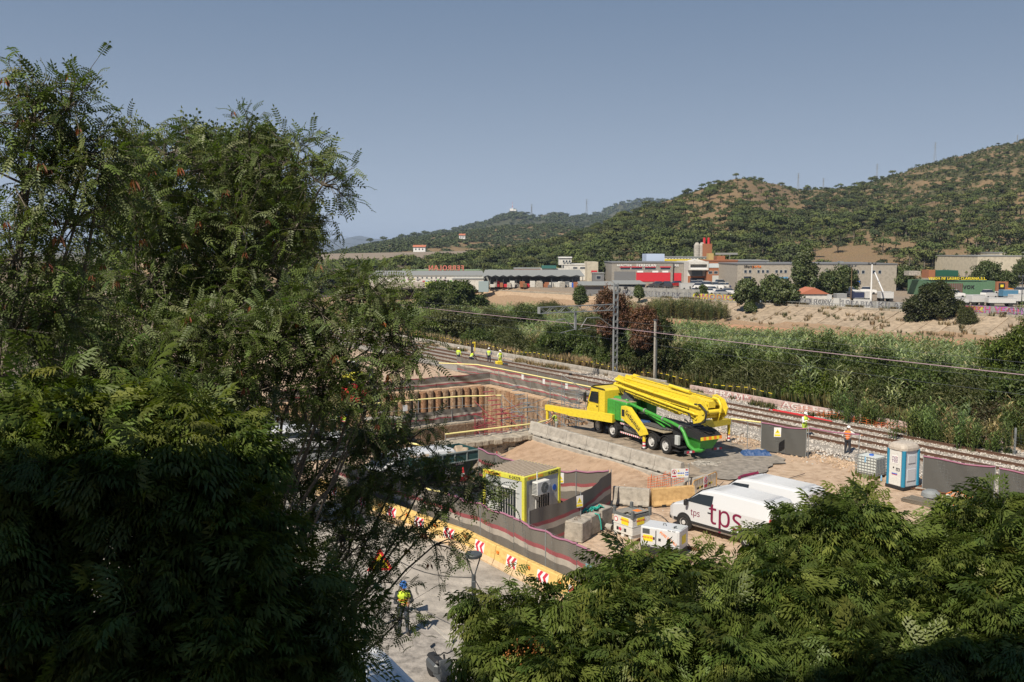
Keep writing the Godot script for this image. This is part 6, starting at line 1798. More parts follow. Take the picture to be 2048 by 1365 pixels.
# pose: joints for a person facing local +z, standing 1.72 m
func person(label: String, at: Vector3, turn: float, top: Color, vest: Color, legs: Color, helmet: Color, pose: Dictionary, group := "") -> Node3D:
	var o := thing("person", label, "person", at, turn, group)
	var lean: float = pose.get("lean", 0.0)
	var hip := Vector3(0, pose.get("hip", 0.92), 0)
	var up := Vector3(0, cos(lean), sin(lean))
	var chest := hip + up * 0.36
	var neck := hip + up * 0.52
	var look: Vector3 = pose.get("look", Vector3(0, 0, 1)).normalized()
	var head := neck + up * 0.15 + look * 0.03
	var B := []
	B.append([hip + Vector3(-0.07, 0, 0), hip + Vector3(0.07, 0, 0), 0.125, 0.125, legs])
	B.append([hip + up * 0.1, chest, 0.135, 0.15, vest])
	B.append([chest + Vector3(-0.09, 0.02, 0), chest + Vector3(0.09, 0.02, 0), 0.13, 0.13, vest])
	B.append([neck - up * 0.06, neck + up * 0.08, 0.065, 0.055, SKIN])
	var hands := []
	for s in [-1, 1]:
		var arm: Array = pose.get("armL" if s < 0 else "armR", [Vector3(s * 0.27, 1.14, 0.02), Vector3(s * 0.29, 0.9, 0.1)])
		var sh: Vector3 = neck - up * 0.06 + Vector3(s * 0.185, 0, 0)
		B.append([sh, sh.lerp(arm[0], 0.55), 0.062, 0.055, top])
		B.append([sh.lerp(arm[0], 0.55), arm[0], 0.05, 0.045, top if pose.get("sleeves", true) else SKIN])
		B.append([arm[0], arm[1], 0.044, 0.032, top if pose.get("sleeves", true) else SKIN])
		hands.append([arm[0], arm[1], s])
		var leg: Array = pose.get("legL" if s < 0 else "legR", [Vector3(s * 0.11, 0.5, 0.03), Vector3(s * 0.13, 0.09, -0.02)])
		var hj := hip + Vector3(s * 0.09, -0.03, 0)
		B.append([hj, leg[0], 0.095, 0.07, legs])
		B.append([leg[0], leg[1], 0.068, 0.055, legs])
		B.append([leg[1] + Vector3(0, -0.03, -0.03), leg[1] + Vector3(s * 0.02, -0.045, 0.15), 0.05, 0.04, Color(0.03, 0.025, 0.02)])
	var mb := MB.new()
	skin(B, 0.026, mb)
	# head with face, on a finer grid
	var side := look.cross(Vector3.UP).normalized()
	var hu := side.cross(look).normalized()
	var F := []
	F.append([head + hu * 0.035 - look * 0.015, head + hu * 0.03 + look * 0.015, 0.088, 0.086, SKIN])
	F.append([head - hu * 0.05 + look * 0.03, head - hu * 0.065 + look * 0.045, 0.06, 0.045, SKIN])
	F.append([head + hu * 0.01 + look * 0.1, head - hu * 0.02 + look * 0.115, 0.011, 0.016, SKIN])
	F.append([head - hu * 0.055 + look * 0.088 - side * 0.02, head - hu * 0.055 + look * 0.088 + side * 0.02, 0.011, 0.011, Color(0.3, 0.1, 0.08)])
	for s in [-1, 1]:
		F.append([head + side * s * 0.09 + hu * 0.015, head + side * s * 0.09 - hu * 0.02, 0.017, 0.014, SKIN])
		F.append([head + side * s * 0.034 + hu * 0.012 + look * 0.088, head + side * s * 0.036 + hu * 0.012 + look * 0.088, 0.012, 0.012, Color(0.04, 0.03, 0.025)])
	F.append([head + hu * 0.06 - look * 0.05, head - look * 0.06, 0.07, 0.06, Color(0.05, 0.035, 0.025)])
	F.append([neck, head - hu * 0.05, 0.05, 0.055, SKIN])
	skin(F, 0.012, mb)
	# hands: palm and five bent fingers
	for h in hands:
		var d: Vector3 = (h[1] - h[0]).normalized()
		var sd := d.cross(Vector3(0, 0, 1)).normalized() if absf(d.z) < 0.9 else d.cross(Vector3.UP).normalized()
		var nn := sd.cross(d).normalized()
		var wr: Vector3 = h[1]
		mb.col = SKIN
		mb.tube([wr - d * 0.02, wr + d * 0.03, wr + d * 0.085], [0.03, 0.042, 0.038], 8)
		for q in 4:
			var r0 := wr + d * 0.08 + sd * (q - 1.5) * 0.02
			var len: float = [0.07, 0.08, 0.075, 0.06][q]
			mb.tube([r0, r0 + d * len * 0.5 + nn * 0.012, r0 + d * len * 0.85 + nn * 0.04], [0.0095, 0.009, 0.007], 5)
		mb.tube([wr + d * 0.025 + sd * 0.035, wr + d * 0.055 + sd * 0.062 + nn * 0.01, wr + d * 0.085 + sd * 0.062 + nn * 0.03], [0.012, 0.01, 0.008], 5)
	part(o, "body", mb, M.cloth)
	# reflective bands round the vest
	var rb := MB.new()
	for t in [0.14, 0.26]:
		var ring := []
		for k in 15:
			var a := TAU * k / 14.0
			ring.append(hip + up * t + Vector3(cos(a) * (0.172 + t * 0.1), 0, sin(a) * 0.155))
		rb.tube(ring, 0.014, 4, false)
	part(o, "reflective_bands", rb, M.sign_white if not pose.has("band") else M[pose.band])
	if helmet.a > 0.0:
		var hb := MB.new()
		hb.col = helmet
		var t := Transform3D(Basis(side, hu, -look), head + hu * 0.05)
		hb.lathe([Vector2(0.125, 0.0), Vector2(0.118, 0.015), Vector2(0.112, 0.05), Vector2(0.088, 0.095), Vector2(0.045, 0.12), Vector2(0.0, 0.126)], 14, t)
		hb.hexa([t * Vector3(-0.08, -0.012, -0.1), t * Vector3(0.08, -0.012, -0.1), t * Vector3(0.055, -0.02, -0.17), t * Vector3(-0.055, -0.02, -0.17), t * Vector3(-0.08, 0.002, -0.1), t * Vector3(0.08, 0.002, -0.1), t * Vector3(0.055, -0.008, -0.17), t * Vector3(-0.055, -0.008, -0.17)])
		part(o, "helmet", hb, mat("helmet", Color(1, 1, 1), 0.4) if not M.has("helmet") else M.helmet)
		M.helmet.vertex_color_use_as_albedo = true
	return o

func build_people() -> void:
	var hv := Color(0.5, 0.66, 0.05); var orange := Color(0.85, 0.2, 0.02); var white := Color(0.75, 0.75, 0.74); var navy := Color(0.02, 0.025, 0.05)
	var bare := Color(0, 0, 0, 0)
	# orange vest, pointing to the right along the fence
	person("person in orange vest and white helmet pointing along the tracks", G(1695, 911), PI - 0.5, white, orange, Color(0.035, 0.035, 0.04), white, {"armL": [Vector3(-0.42, 1.22, 0.12), Vector3(-0.68, 1.2, 0.22)], "armR": [Vector3(0.3, 1.12, 0.06), Vector3(0.22, 0.98, 0.22)], "look": Vector3(-0.6, -0.1, 0.8), "band": "panel_grey"})
	person("person in yellow vest and white helmet holding a phone between the tracks", G(1609, 878), 0.5, white, hv, Color(0.4, 0.55, 0.06), white, {"armL": [Vector3(-0.26, 1.14, 0.12), Vector3(-0.08, 1.24, 0.32)], "armR": [Vector3(0.26, 1.14, 0.12), Vector3(0.08, 1.26, 0.32)], "look": Vector3(0.1, -0.25, 1)})
	# bending worker at the outrigger
	person("person in yellow vest bending at the pump truck's front outrigger", G(1113, 874), -1.5, Color(0.02, 0.02, 0.022), hv, Color(0.3, 0.29, 0.27), bare, {"lean": 0.35, "armL": [Vector3(-0.24, 1.12, 0.34), Vector3(-0.16, 0.98, 0.55)], "armR": [Vector3(0.24, 1.1, 0.34), Vector3(0.14, 0.95, 0.55)], "look": Vector3(0, -0.6, 1), "sleeves": false})
	# four on the railway
	person("person in yellow vest behind the far end of the striped fence", G(917, 728), 2.6, hv, hv, navy, white, {"look": Vector3(0.3, -0.3, 1)}, "")
	person("person in yellow vest and dark cap crouching beside the rail", G(941, 727), 2.2, Color(0.06, 0.05, 0.05), hv, navy, bare, {"hip": 0.6, "lean": 0.6, "legL": [Vector3(-0.14, 0.5, 0.3), Vector3(-0.14, 0.09, 0.05)], "legR": [Vector3(0.14, 0.48, 0.3), Vector3(0.14, 0.09, 0.02)], "armL": [Vector3(-0.24, 0.7, 0.5), Vector3(-0.12, 0.5, 0.65)], "armR": [Vector3(0.24, 0.7, 0.5), Vector3(0.12, 0.5, 0.65)], "look": Vector3(0, -0.7, 1)})
	person("person in yellow vest and dark trousers standing on the far rail", G(978, 729), 2.9, Color(0.05, 0.07, 0.2), hv, navy, white, {"look": Vector3(0.4, -0.2, 1), "legL": [Vector3(-0.12, 0.5, 0.06), Vector3(-0.14, 0.09, 0.08)]})
	person("person in full yellow working clothes beside the yellow trackside machine", G(1000, 734), 0.4, Color(0.6, 0.6, 0.55), hv, Color(0.45, 0.55, 0.08), white, {"look": Vector3(0.5, -0.3, 1), "armL": [Vector3(-0.3, 1.12, 0.05), Vector3(-0.24, 0.92, 0.2)]})
	# two in the asphalt yard under the trees
	person("person in pale yellow jacket standing with back turned in the yard", G(667, 875), 2.7, Color(0.5, 0.62, 0.2), Color(0.5, 0.62, 0.2), Color(0.02, 0.02, 0.022), bare, {"legR": [Vector3(0.12, 0.5, 0.1), Vector3(0.16, 0.09, 0.12)]})
	person("person in yellow vest and blue helmet holding papers in the yard", G(689, 878), 0.6, Color(0.45, 0.03, 0.04), hv, navy, Color(0.05, 0.13, 0.5), {"armL": [Vector3(-0.26, 1.14, 0.1), Vector3(-0.06, 1.15, 0.3)], "armR": [Vector3(0.26, 1.14, 0.1), Vector3(0.1, 1.15, 0.3)], "look": Vector3(0.2, -0.4, 1)})
	# on the pavement below
	person("person in blue helmet and yellow vest with orange gloves on the pavement", Vector3(-3.36, 0.12, -27.6), 0.3, Color(0.03, 0.035, 0.04), hv, Color(0.05, 0.06, 0.08), Color(0.06, 0.2, 0.6), {"armL": [Vector3(-0.27, 1.12, 0.1), Vector3(-0.1, 1.12, 0.28)], "armR": [Vector3(0.27, 1.12, 0.1), Vector3(0.12, 1.1, 0.3)], "look": Vector3(0.1, -0.3, 1), "band": "orange"})
	var tm := thing("trackside_machine", "small yellow tamping machine standing on the far rail", "machine", G(998, 736), 0.5)
	var b := MB.new(); b.bbox(Vector3(0, 0.5, 0), Vector3(0.7, 0.4, 0.45), 0.05); part(tm, "body", b, M.yellow_paint)
	b = MB.new(); b.bar(Vector3(-0.2, 0.3, 0), Vector3(-0.2, 0.0, 0), 0.12, 8); b.bar(Vector3(0.2, 0.6, 0.2), Vector3(0.55, 0.95, 0.2), 0.03, 5); b.bbox(Vector3(0.7, 0.3, 0), Vector3(0.5, 0.3, 0.4), 0.04); part(tm, "frame", b, M.dark_steel)

# ---------- foliage kit ----------
func leaf_face(mb: MB, p: Vector3, d: Vector3, n: Vector3, len: float, w: float, bend := 0.0) -> void:   # one leaf: two halves folded along the midrib
	var s := d.cross(n).normalized() * w * 0.5
	var m := p + d * len * 0.45 + n * len * 0.06
	var t := p + d * len - n * len * bend
	var a := mb.vert(p, n); var b := mb.vert(m + s, (n + s.normalized() * 0.35).normalized()); var c := mb.vert(t, n); var e := mb.vert(m - s, (n - s.normalized() * 0.35).normalized())
	mb.idx.append_array([a, b, c, a, c, e])

func rdir() -> Vector3:
	return Vector3(rng.randfn(), rng.randfn(), rng.randfn()).normalized()

func cluster_mesh(n: int, rad: float, len: float, w: float, m: Material, flat := 0.7) -> ArrayMesh:
	var mb := MB.new()
	for i in n:
		var d := rdir()
		var p := d * rad * pow(rng.randf(), 0.4) * Vector3(1, flat, 1)
		var nn := (d + Vector3.UP * 0.7 + rdir() * 0.6).normalized()
		var dd := (rdir() + d * 0.7 + Vector3.DOWN * 0.3).normalized()
		leaf_face(mb, p, dd, nn, len * rng.randf_range(0.7, 1.3), w * rng.randf_range(0.8, 1.2), 0.15)
	return mb.mesh(m)

func multi(parent: Node, called: String, mesh: Mesh, xf: Array, cols: Array) -> MultiMeshInstance3D:
	var mm := MultiMesh.new()
	mm.transform_format = MultiMesh.TRANSFORM_3D
	mm.use_colors = true
	mm.mesh = mesh
	mm.instance_count = xf.size()
	for i in xf.size():
		mm.set_instance_transform(i, xf[i]); mm.set_instance_color(i, cols[i])
	var o := MultiMeshInstance3D.new()
	o.name = called
	o.multimesh = mm
	parent.add_child(o, true)
	return o

func shade(c: Color, v: float) -> Color:
	var k := 1.0 + rng.randfn(0, v)
	k = clampf(k, 0.5, 1.6)
	return Color(c.r * k * (1.0 + rng.randfn(0, v * 0.4)), c.g * k, c.b * k)

var kit := {}
# a shrub or mid-distance tree: trunk with limbs, crown of leaf clumps inside ellipsoids [centre, radii]
func shrub(called: String, label: String, category: String, at: Vector3, blobs: Array, count: int, mesh: String, cols: Array, size := 1.0, group := "", trunk_r := 0.12, bark := "bark_brown") -> Node3D:
	var o := thing(called, label, category, at, 0.0, group)
	var tb := MB.new()
	var low := 99.0
	for q in blobs: low = minf(low, q[0].y - q[1].y * 0.6)
	low = maxf(low, 0.3)
	var fork := Vector3(0, low, 0)
	tb.tube([Vector3(0, -0.3, 0), Vector3(0.05, low * 0.5, 0.03), fork], [trunk_r * 1.25, trunk_r, trunk_r * 0.8], 7, false)
	for q in blobs:
		tb.tube([fork, fork.lerp(q[0], 0.5) + rdir() * 0.15, q[0] + Vector3(0, q[1].y * 0.4, 0)], [trunk_r * 0.7, trunk_r * 0.5, 0.02], 5, false)
		for k in 4:
			var d := rdir(); d.y = absf(d.y)
			tb.tube([fork.lerp(q[0], 0.6), q[0] + d * q[1] * 0.85], [trunk_r * 0.4, 0.01], 4, false)
	part(o, "trunk", tb, M[bark])
	var total := 0.0
	for q in blobs: total += q[1].x * q[1].y * q[1].z
	var xf := []; var cc := []
	for q in blobs:
		var n := int(count * q[1].x * q[1].y * q[1].z / total)
		for i in n:
			var d := rdir()
			var lump := 0.74 + 0.75 * gn.get_noise_3d(d.x * 55.0 + q[0].x * 40.0, d.y * 55.0, d.z * 55.0 + at.x * 10.0)
			var p: Vector3 = q[0] + d * q[1] * pow(rng.randf(), 0.3) * lump
			if p.y < 0.05: p.y = rng.randf() * 0.4
			xf.append(Transform3D(Basis(Vector3.UP, rng.randf() * TAU).rotated(Vector3.RIGHT, rng.randfn(0, 0.3)) * rng.randf_range(0.7, 1.3) * size, p))
			cc.append(shade(cols[rng.randi() % cols.size()], 0.14))
	var cr := multi(o, "crown", kit[mesh], xf, cc)
	cr.set_meta("kind", "stuff")
	return o

# ---------- hills ----------
func interp(tab: Array, x: float) -> float:
	if x <= tab[0][0]: return tab[0][1]
	for i in tab.size() - 1:
		if x <= tab[i + 1][0]:
			var t: float = (x - tab[i][0]) / (tab[i + 1][0] - tab[i][0])
			t = lerpf(t, t * t * (3.0 - 2.0 * t), 0.6)
			return lerpf(tab[i][1], tab[i + 1][1], t)
	return tab[-1][1]

var hn := FastNoiseLite.new()
const RIDGE_A := [[300, 548], [560, 546], [700, 538], [830, 527], [900, 520], [1000, 506], [1100, 486], [1150, 470], [1200, 452], [1250, 432], [1300, 412], [1340, 400], [1380, 386], [1430, 367], [1470, 358], [1500, 359], [1540, 368], [1590, 381], [1640, 380], [1700, 375], [1780, 352], [1840, 332], [1900, 316], [1980, 295], [2048, 282], [2200, 246], [2700, 200]]
const DEPTH_A := [[300, 420], [830, 460], [1150, 570], [1470, 640], [1600, 760], [2048, 830], [2700, 830]]
const RIDGE_B := [[100, 560], [400, 545], [560, 528], [620, 517], [690, 501], [740, 489], [800, 481], [850, 474], [900, 468], [960, 461], [1000, 455], [1100, 450], [1200, 462], [1400, 474], [1600, 480]]
const RIDGE_C := [[300, 530], [600, 520], [700, 507], [760, 485], [850, 468], [900, 460], [960, 447], [1000, 433], [1025, 422], [1050, 427], [1072, 436], [1092, 429], [1112, 425], [1140, 434], [1200, 434], [1300, 438], [1500, 445]]
const RIDGE_D := [[1000, 460], [1150, 436], [1190, 428], [1215, 419], [1240, 407], [1290, 401], [1340, 400], [1450, 412], [1700, 440]]

func hill_point(which: int, px: float, t: float) -> Vector3:
	var tab: Array = [RIDGE_A, RIDGE_B, RIDGE_C, RIDGE_D][which]
	var d0: float = [292.0, 640.0, 1350.0, 2700.0][which]
	var d1: float = [interp(DEPTH_A, px), 1250.0, 2300.0, 3300.0][which]
	var d := lerpf(d0, d1, t)
	var hr := EYE + (500.0 - interp(tab, px)) / FOC * d1
	var b: float = [1.0, 2.0, 3.0, 5.0][which]
	var s := t * 0.72 + t * t * 0.28 if t <= 1.0 else 1.0 - (t - 1.0) * 0.9
	var x := (px - 1024.0) / FOC * d
	var amp: float = [9.0, 14.0, 26.0, 40.0][which]
	var wl: float = [1.0, 0.6, 0.35, 0.25][which]
	var h := b + (hr - b) * s + hn.get_noise_2d(x * wl, d * wl) * amp * clampf(4.0 * t * (1.0 - t), 0.0, 1.0) * clampf(hr / 40.0, 0.05, 1.0)
	return Vector3(x, h - 0.5, -d)

func bare(px: float, t: float, p: Vector3) -> float:   # 1 where the slope is open dry ground
	var v := hn.get_noise_2d(p.x * 4.0 + 300.0, p.z * 4.0) * 1.6 + hn.get_noise_2d(p.x * 16.0, p.z * 16.0) * 1.1
	v += 2.2 * exp(-pow((px - 1690.0) / 85.0, 2) - pow((t - 0.1) / 0.16, 2))
	v += 1.3 * exp(-pow((px - 1530.0) / 75.0, 2) - pow((t - 0.85) / 0.22, 2))
	v += 0.6 * exp(-pow((px - 1420.0) / 60.0, 2) - pow((t - 0.75) / 0.2, 2))
	v += 0.75 * exp(-pow((px - 1060.0) / 130.0, 2) - pow((t - 0.12) / 0.2, 2))
	v += 0.5 * exp(-pow((px - 1330.0) / 60.0, 2) - pow((t - 0.05) / 0.1, 2))
	v -= 0.5 * exp(-pow((px - 1560.0) / 170.0, 2) - pow((t - 0.4) / 0.2, 2))
	return v

func pine_trunk() -> ArrayMesh:
	var mb := MB.new()
	mb.tube([Vector3(0, -0.6, 0), Vector3(0.15, 1.8, 0.1), Vector3(0, 3.7, 0)], [0.26, 0.2, 0.1], 5, false)
	return mb.mesh(M.bark_grey)

func pine_mesh(faces: int, leaf: float, trunk: bool, tall := 1.0, crown := Color(1, 1, 1)) -> ArrayMesh:   # 1 = umbrella about 6 m wide
	var mb := MB.new()
	if trunk:
		mb.col = Color(0.16, 0.11, 0.075)
		mb.tube([Vector3(0, -0.6, 0), Vector3(0.15, 1.8, 0.1), Vector3(0, 3.4 * tall, 0)], [0.26, 0.2, 0.12], 5, false)
		for k in 4:
			var a := TAU * k / 4.0 + rng.randf()
			mb.tube([Vector3(0.1, 2.2 * tall, 0), Vector3(cos(a) * 1.6, 3.5 * tall, sin(a) * 1.6)], [0.12, 0.04], 4, false)
	mb.col = crown
	var lobes := []
	for k in 9:
		var a := TAU * k / 9.0 + rng.randf() * 0.6
		var r := rng.randf_range(1.0, 2.1) if k else 0.0
		lobes.append([Vector3(cos(a) * r, 3.7 * tall + rng.randf_range(-0.3, 0.6) - r * 0.18, sin(a) * r), Vector3(1.25, 0.85, 1.25) * rng.randf_range(0.8, 1.15)])
	for i in faces:
		var q: Array = lobes[rng.randi() % 9]
		var d := rdir()
		if d.y < -0.35: d.y = -d.y
		var p: Vector3 = q[0] + d * q[1] * rng.randf_range(0.75, 1.05)
		var nn := (d + Vector3.UP * 0.3 + rdir() * 0.45).normalized()
		leaf_face(mb, p, (rdir() + d * 0.3).normalized(), nn, leaf * rng.randf_range(0.7, 1.3), leaf * 0.75, 0.1)
	return mb.mesh(M.pine)

func pine(called: String, crown: Mesh, trunk: Mesh, t: Transform3D) -> Node3D:
	var o := Node3D.new()
	o.name = numbered(called)
	add_child(o)
	o.transform = t
	put_mesh(o, "trunk", trunk)
	put_mesh(o, "crown", crown).set_meta("kind", "stuff")
	return o

func build_hills() -> void:
	hn.seed = 12
	hn.frequency = 0.006
	hn.fractal_octaves = 4
	var pm := mat("pine", Color(1, 1, 1), 0.85)
	pm.vertex_color_use_as_albedo = true
	pm.cull_mode = BaseMaterial3D.CULL_DISABLED
	var hm := mat("hillside", Color(1, 1, 1), 0.95, 0.0, "gravel", 0.02)
	hm.vertex_color_use_as_albedo = true
	for which in 4:
		var mb := MB.new()
		var x0: float = [300, 100, 300, 1000][which]; var x1: float = [2700, 1600, 1500, 1700][which]
		var nx: int = [300, 190, 130, 60][which]; var nt: int = [130, 70, 50, 24][which]
		var P := []
		for i in nx + 1:
			var row := []
			for j in nt + 1: row.append(hill_point(which, lerpf(x0, x1, float(i) / nx), 1.35 * j / nt))
			P.append(row)
		for i in nx + 1:
			for j in nt + 1:
				var du: Vector3 = P[mini(i + 1, nx)][j] - P[maxi(i - 1, 0)][j]
				var dv: Vector3 = P[i][mini(j + 1, nt)] - P[i][maxi(j - 1, 0)]
				var nn := du.cross(dv).normalized()
				if nn.y < 0: nn = -nn
				var p: Vector3 = P[i][j]
				var v := bare(lerpf(x0, x1, float(i) / nx), 1.35 * j / nt, p)
				var k := hn.get_noise_2d(p.x * 20.0, p.z * 20.0) * 0.5 + 0.5
				var dry := Color(0.3, 0.19, 0.105).lerp(Color(0.25, 0.185, 0.09), k)
				var green := Color(0.09, 0.1, 0.04).lerp(Color(0.14, 0.12, 0.055), k)
				mb.col = green.lerp(dry, smoothstep(-0.35, 0.35, v))
				if which > 1: mb.col = Color(0.075, 0.085, 0.04).lerp(Color(0.14, 0.12, 0.06), smoothstep(0.3, 1.0, v))
				mb.vert(p, nn)
		for i in nx:
			for j in nt:
				var a := i * (nt + 1) + j
				mb.idx.append_array([a, a + nt + 1, a + 1, a + 1, a + nt + 1, a + nt + 2])
		structure(["hill", "mid_hill", "far_hill", "distant_hill"][which], mb, hm)
	var mt := MB.new()
	mt.col = Color(0.1, 0.12, 0.12)
	for k in 60:
		var xa := -7500.0 + k * 160.0
		var ha := 60.0 + 90.0 * absf(hn.get_noise_1d(k * 25.0)) + 40.0 * sin(k * 0.21)
		var hb := 60.0 + 90.0 * absf(hn.get_noise_1d((k + 1) * 25.0)) + 40.0 * sin((k + 1) * 0.21)
		mt.quad(Vector3(xa, -10, -8600), Vector3(xa + 160, -10, -8600), Vector3(xa + 160, hb, -9600), Vector3(xa, ha, -9600), Vector3(0, 1, 1))
	structure("mountains", mt, hm)
	# pines and scrub
	var kinds := []
	for q in 3: kinds.append(pine_mesh(420, 0.62, true, [1.0, 0.85, 1.15][q]))
	var far_kind := pine_mesh(90, 1.5, false)
	var greens := [Color(0.08, 0.105, 0.026), Color(0.062, 0.086, 0.026), Color(0.1, 0.12, 0.034), Color(0.05, 0.066, 0.026)]
	var solo := []
	var ptrunk := pine_trunk()
	for q in 6: solo.append(pine_mesh(460, 0.58, false, [1.0, 0.85, 1.15][q % 3], greens[q % 4] * (0.9 + 0.05 * q)))
	var spots := []
	var tries := 0
	while spots.size() < 4600 and tries < 50000:
		tries += 1
		var px := rng.randf_range(560, 2250)
		var t := pow(rng.randf(), 0.75) * 1.04
		var p := hill_point(0, px, t)
		if p.y < 1.5 and t < 0.02: continue
		var v := bare(px, t, p)
		if v > -0.22 + rng.randf() * 0.4 and rng.randf() > 0.12: continue
		var sc := lerpf(0.45, 1.5, pow(rng.randf(), 1.6)) * (0.88 if px < 1750 or t < 0.4 else 0.58)
		if t < 0.45 and v < 0.0: sc *= 1.15
		if px < 1150 and t < 0.5: sc *= 0.62
		if t > 0.88: sc *= 0.65
		spots.append([-p.z / sc, p, sc])
	spots.sort_custom(func(a, b): return a[0] < b[0])
	var xf := []; var cc := []
	for i in spots.size():
		var q: Array = spots[i]
		var tr := Transform3D(Basis(Vector3.UP, rng.randf() * TAU) * q[2], q[1])
		var c := shade(greens[rng.randi() % 4], 0.16)
		if i < 290:
			# the largest stand as trees of their own
			var o := pine("stone_pine", solo[i % 6], ptrunk, tr)
			tag(o, "round topped stone pine on the dry hillside above the warehouses", "tree", "stone pines on the near hillside")
		else:
			xf.append(tr); cc.append(c)
	var w := multi(self, "pine_wood", kinds[0], xf, cc)
	tag(w, "scattered stone pine wood covering the upper dry hillside", "wood", "", "stuff")
	xf = []; cc = []
	kit.scrub = cluster_mesh(44, 1.0, 0.62, 0.5, M.pine, 0.6)
	for i in 24000:
		var px := rng.randf_range(560, 2250)
		var t := pow(rng.randf(), 0.8) * 1.05
		var p := hill_point(0, px, t)
		if bare(px, t, p) > 0.2 + rng.randf() * 0.5: continue
		var sc := rng.randf_range(0.6, 1.5)
		xf.append(Transform3D(Basis(Vector3.UP, rng.randf() * TAU) * sc, p + Vector3(0, sc * 0.5, 0)))
		cc.append(shade([Color(0.08, 0.1, 0.03), Color(0.1, 0.11, 0.038), Color(0.07, 0.09, 0.03)][i % 3], 0.2))
	w = multi(self, "hill_scrub", kit.scrub, xf, cc)
	tag(w, "low green scrub scattered over the dry hillside", "scrub", "", "stuff")
	xf = []; cc = []
	for i in 9000:
		var which := 1 if i < 5500 else (2 if i < 8000 else 3)
		var px: float = [0.0, rng.randf_range(420, 1300), rng.randf_range(600, 1330), rng.randf_range(1150, 1450)][which]
		var t := pow(rng.randf(), 0.7) * 1.02
		var p := hill_point(which, px, t)
		if bare(px, t, p) > 0.5 + rng.randf() * 0.4: continue
		var sc: float = rng.randf_range(0.7, 1.3) * [0.0, 1.0, 2.0, 3.2][which]
		xf.append(Transform3D(Basis(Vector3.UP, rng.randf() * TAU) * Basis.from_scale(Vector3(sc, sc * 0.8, sc)), p - Vector3(0, sc * 1.6, 0)))
		cc.append(shade(Color(0.06, 0.08, 0.03), 0.15))
	w = multi(self, "distant_wood", far_kind, xf, cc)
	tag(w, "dark green woodland covering the distant hills", "wood", "", "stuff")
	for q in [[565 + 240, 470], [850, 471], [829, 473], [768, 478], [742, 484]]:
		var p := hill_point(1, q[0], 1.0)
		var o := pine("ridge_pine", solo[1], ptrunk, Transform3D(Basis(Vector3.UP, q[0]) * 1.9, p))
		tag(o, "lone umbrella pine against the sky on the left ridge", "tree", "umbrella pines on the left ridge")
	for q in [[1735, 356], [1775, 346], [1290, 398]]:
		var p := hill_point(0, q[0], 0.98)
		var o := pine("ridge_pine", solo[2], ptrunk, Transform3D(Basis(Vector3.UP, q[0]) * 1.05, p - Vector3(0, 0.8, 0)))
		tag(o, "umbrella pine standing out on the right hill's ridge", "tree", "umbrella pines on the right ridge")
	# pylons and the telecom tower
	var py := [[1590, 352, 0], [1640, 362, 0], [1745, 334, 0], [1858, 292, 0], [2019, 278, 0], [1063, 414, 2], [1172, 402, 3]]
	for q in py:
		var base := hill_point(q[2], q[0], 0.99)
		var H: float = clampf((interp([RIDGE_A, RIDGE_B, RIDGE_C, RIDGE_D][q[2]], q[0]) - q[1] + 6.0) / FOC * -base.z, 6.0, 60.0)
		var o := thing("power_pylon", "slender steel power pylon on the hill ridge", "pylon", base, 0.4, "power pylons on the ridges")
		var b := MB.new()
		var r := 0.12 if q[2] == 0 else 0.4
		for s in [[-1, -1], [1, -1], [1, 1], [-1, 1]]: b.bar(Vector3(s[0] * H * 0.06, -1, s[1] * H * 0.06), Vector3(0, H, 0), r, 4)
		for k in 5: b.bar(Vector3(-H * 0.05, H * 0.15 * k, 0), Vector3(H * 0.05, H * 0.15 * (k + 1), 0), r * 0.7, 3)
		part(o, "lattice", b, M.galvanised)
		b = MB.new()
		for y in [0.72, 0.84, 0.95]: b.bar(Vector3(-H * 0.13, H * y, 0), Vector3(H * 0.13, H * y, 0), r * 0.8, 4)
		part(o, "cross_arms", b, M.galvanised)
	var tb := hill_point(2, 1025, 0.99)
	var tt := thing("telecom_tower", "red and white telecom tower on the distant summit", "tower", tb)
	for k in 5:
		var b := MB.new(); b.bar(Vector3(0, k * 4.4, 0), Vector3(0, k * 4.4 + 4.4, 0), 0.9 - k * 0.14, 5); part(tt, "mast_section", b, M.sign_white if k % 2 else M.red_paint)
	var hb := MB.new(); hb.box(Vector3(-2, 3, 0), Vector3(9, 6, 5)); hb.box(Vector3(6, 2, 0), Vector3(6, 4, 4)); part(tt, "base_building", hb, M.sign_white)
	for q in [[925, 486, 0.55, "white house with a red roof among the distant woods", 9.0], [840, 508, 0.2, "long white villa low on the distant wooded slope", 14.0]]:
		var p := hill_point(1, q[0], q[2])
		var ho := thing("hillside_house", q[3], "house", p + Vector3(0, 5.0, 0))
		var b := MB.new(); b.box(Vector3(0, 2.2, 0), Vector3(q[4] * 0.7, 4.0, 6)); part(ho, "wall", b, M.sign_white)
		b = MB.new(); b.prism(PackedVector2Array([Vector2(-3.6, 4.7), Vector2(3.6, 4.7), Vector2(0, 6.4)]), -q[4] * 0.38, q[4] * 0.38, Transform3D(Basis(Vector3.UP, PI / 2), Vector3(0, -0.5, 0))); part(ho, "roof", b, mat("tile_red", lin(0.4, 0.14, 0.08), 0.9) if not M.has("tile_red") else M.tile_red)
		for k in 3:
			b = MB.new(); b.box(Vector3((k - 1) * q[4] * 0.2, 2.4, 3.02), Vector3(1.0, 1.3, 0.06)); part(ho, "window", b, M.window_dark)
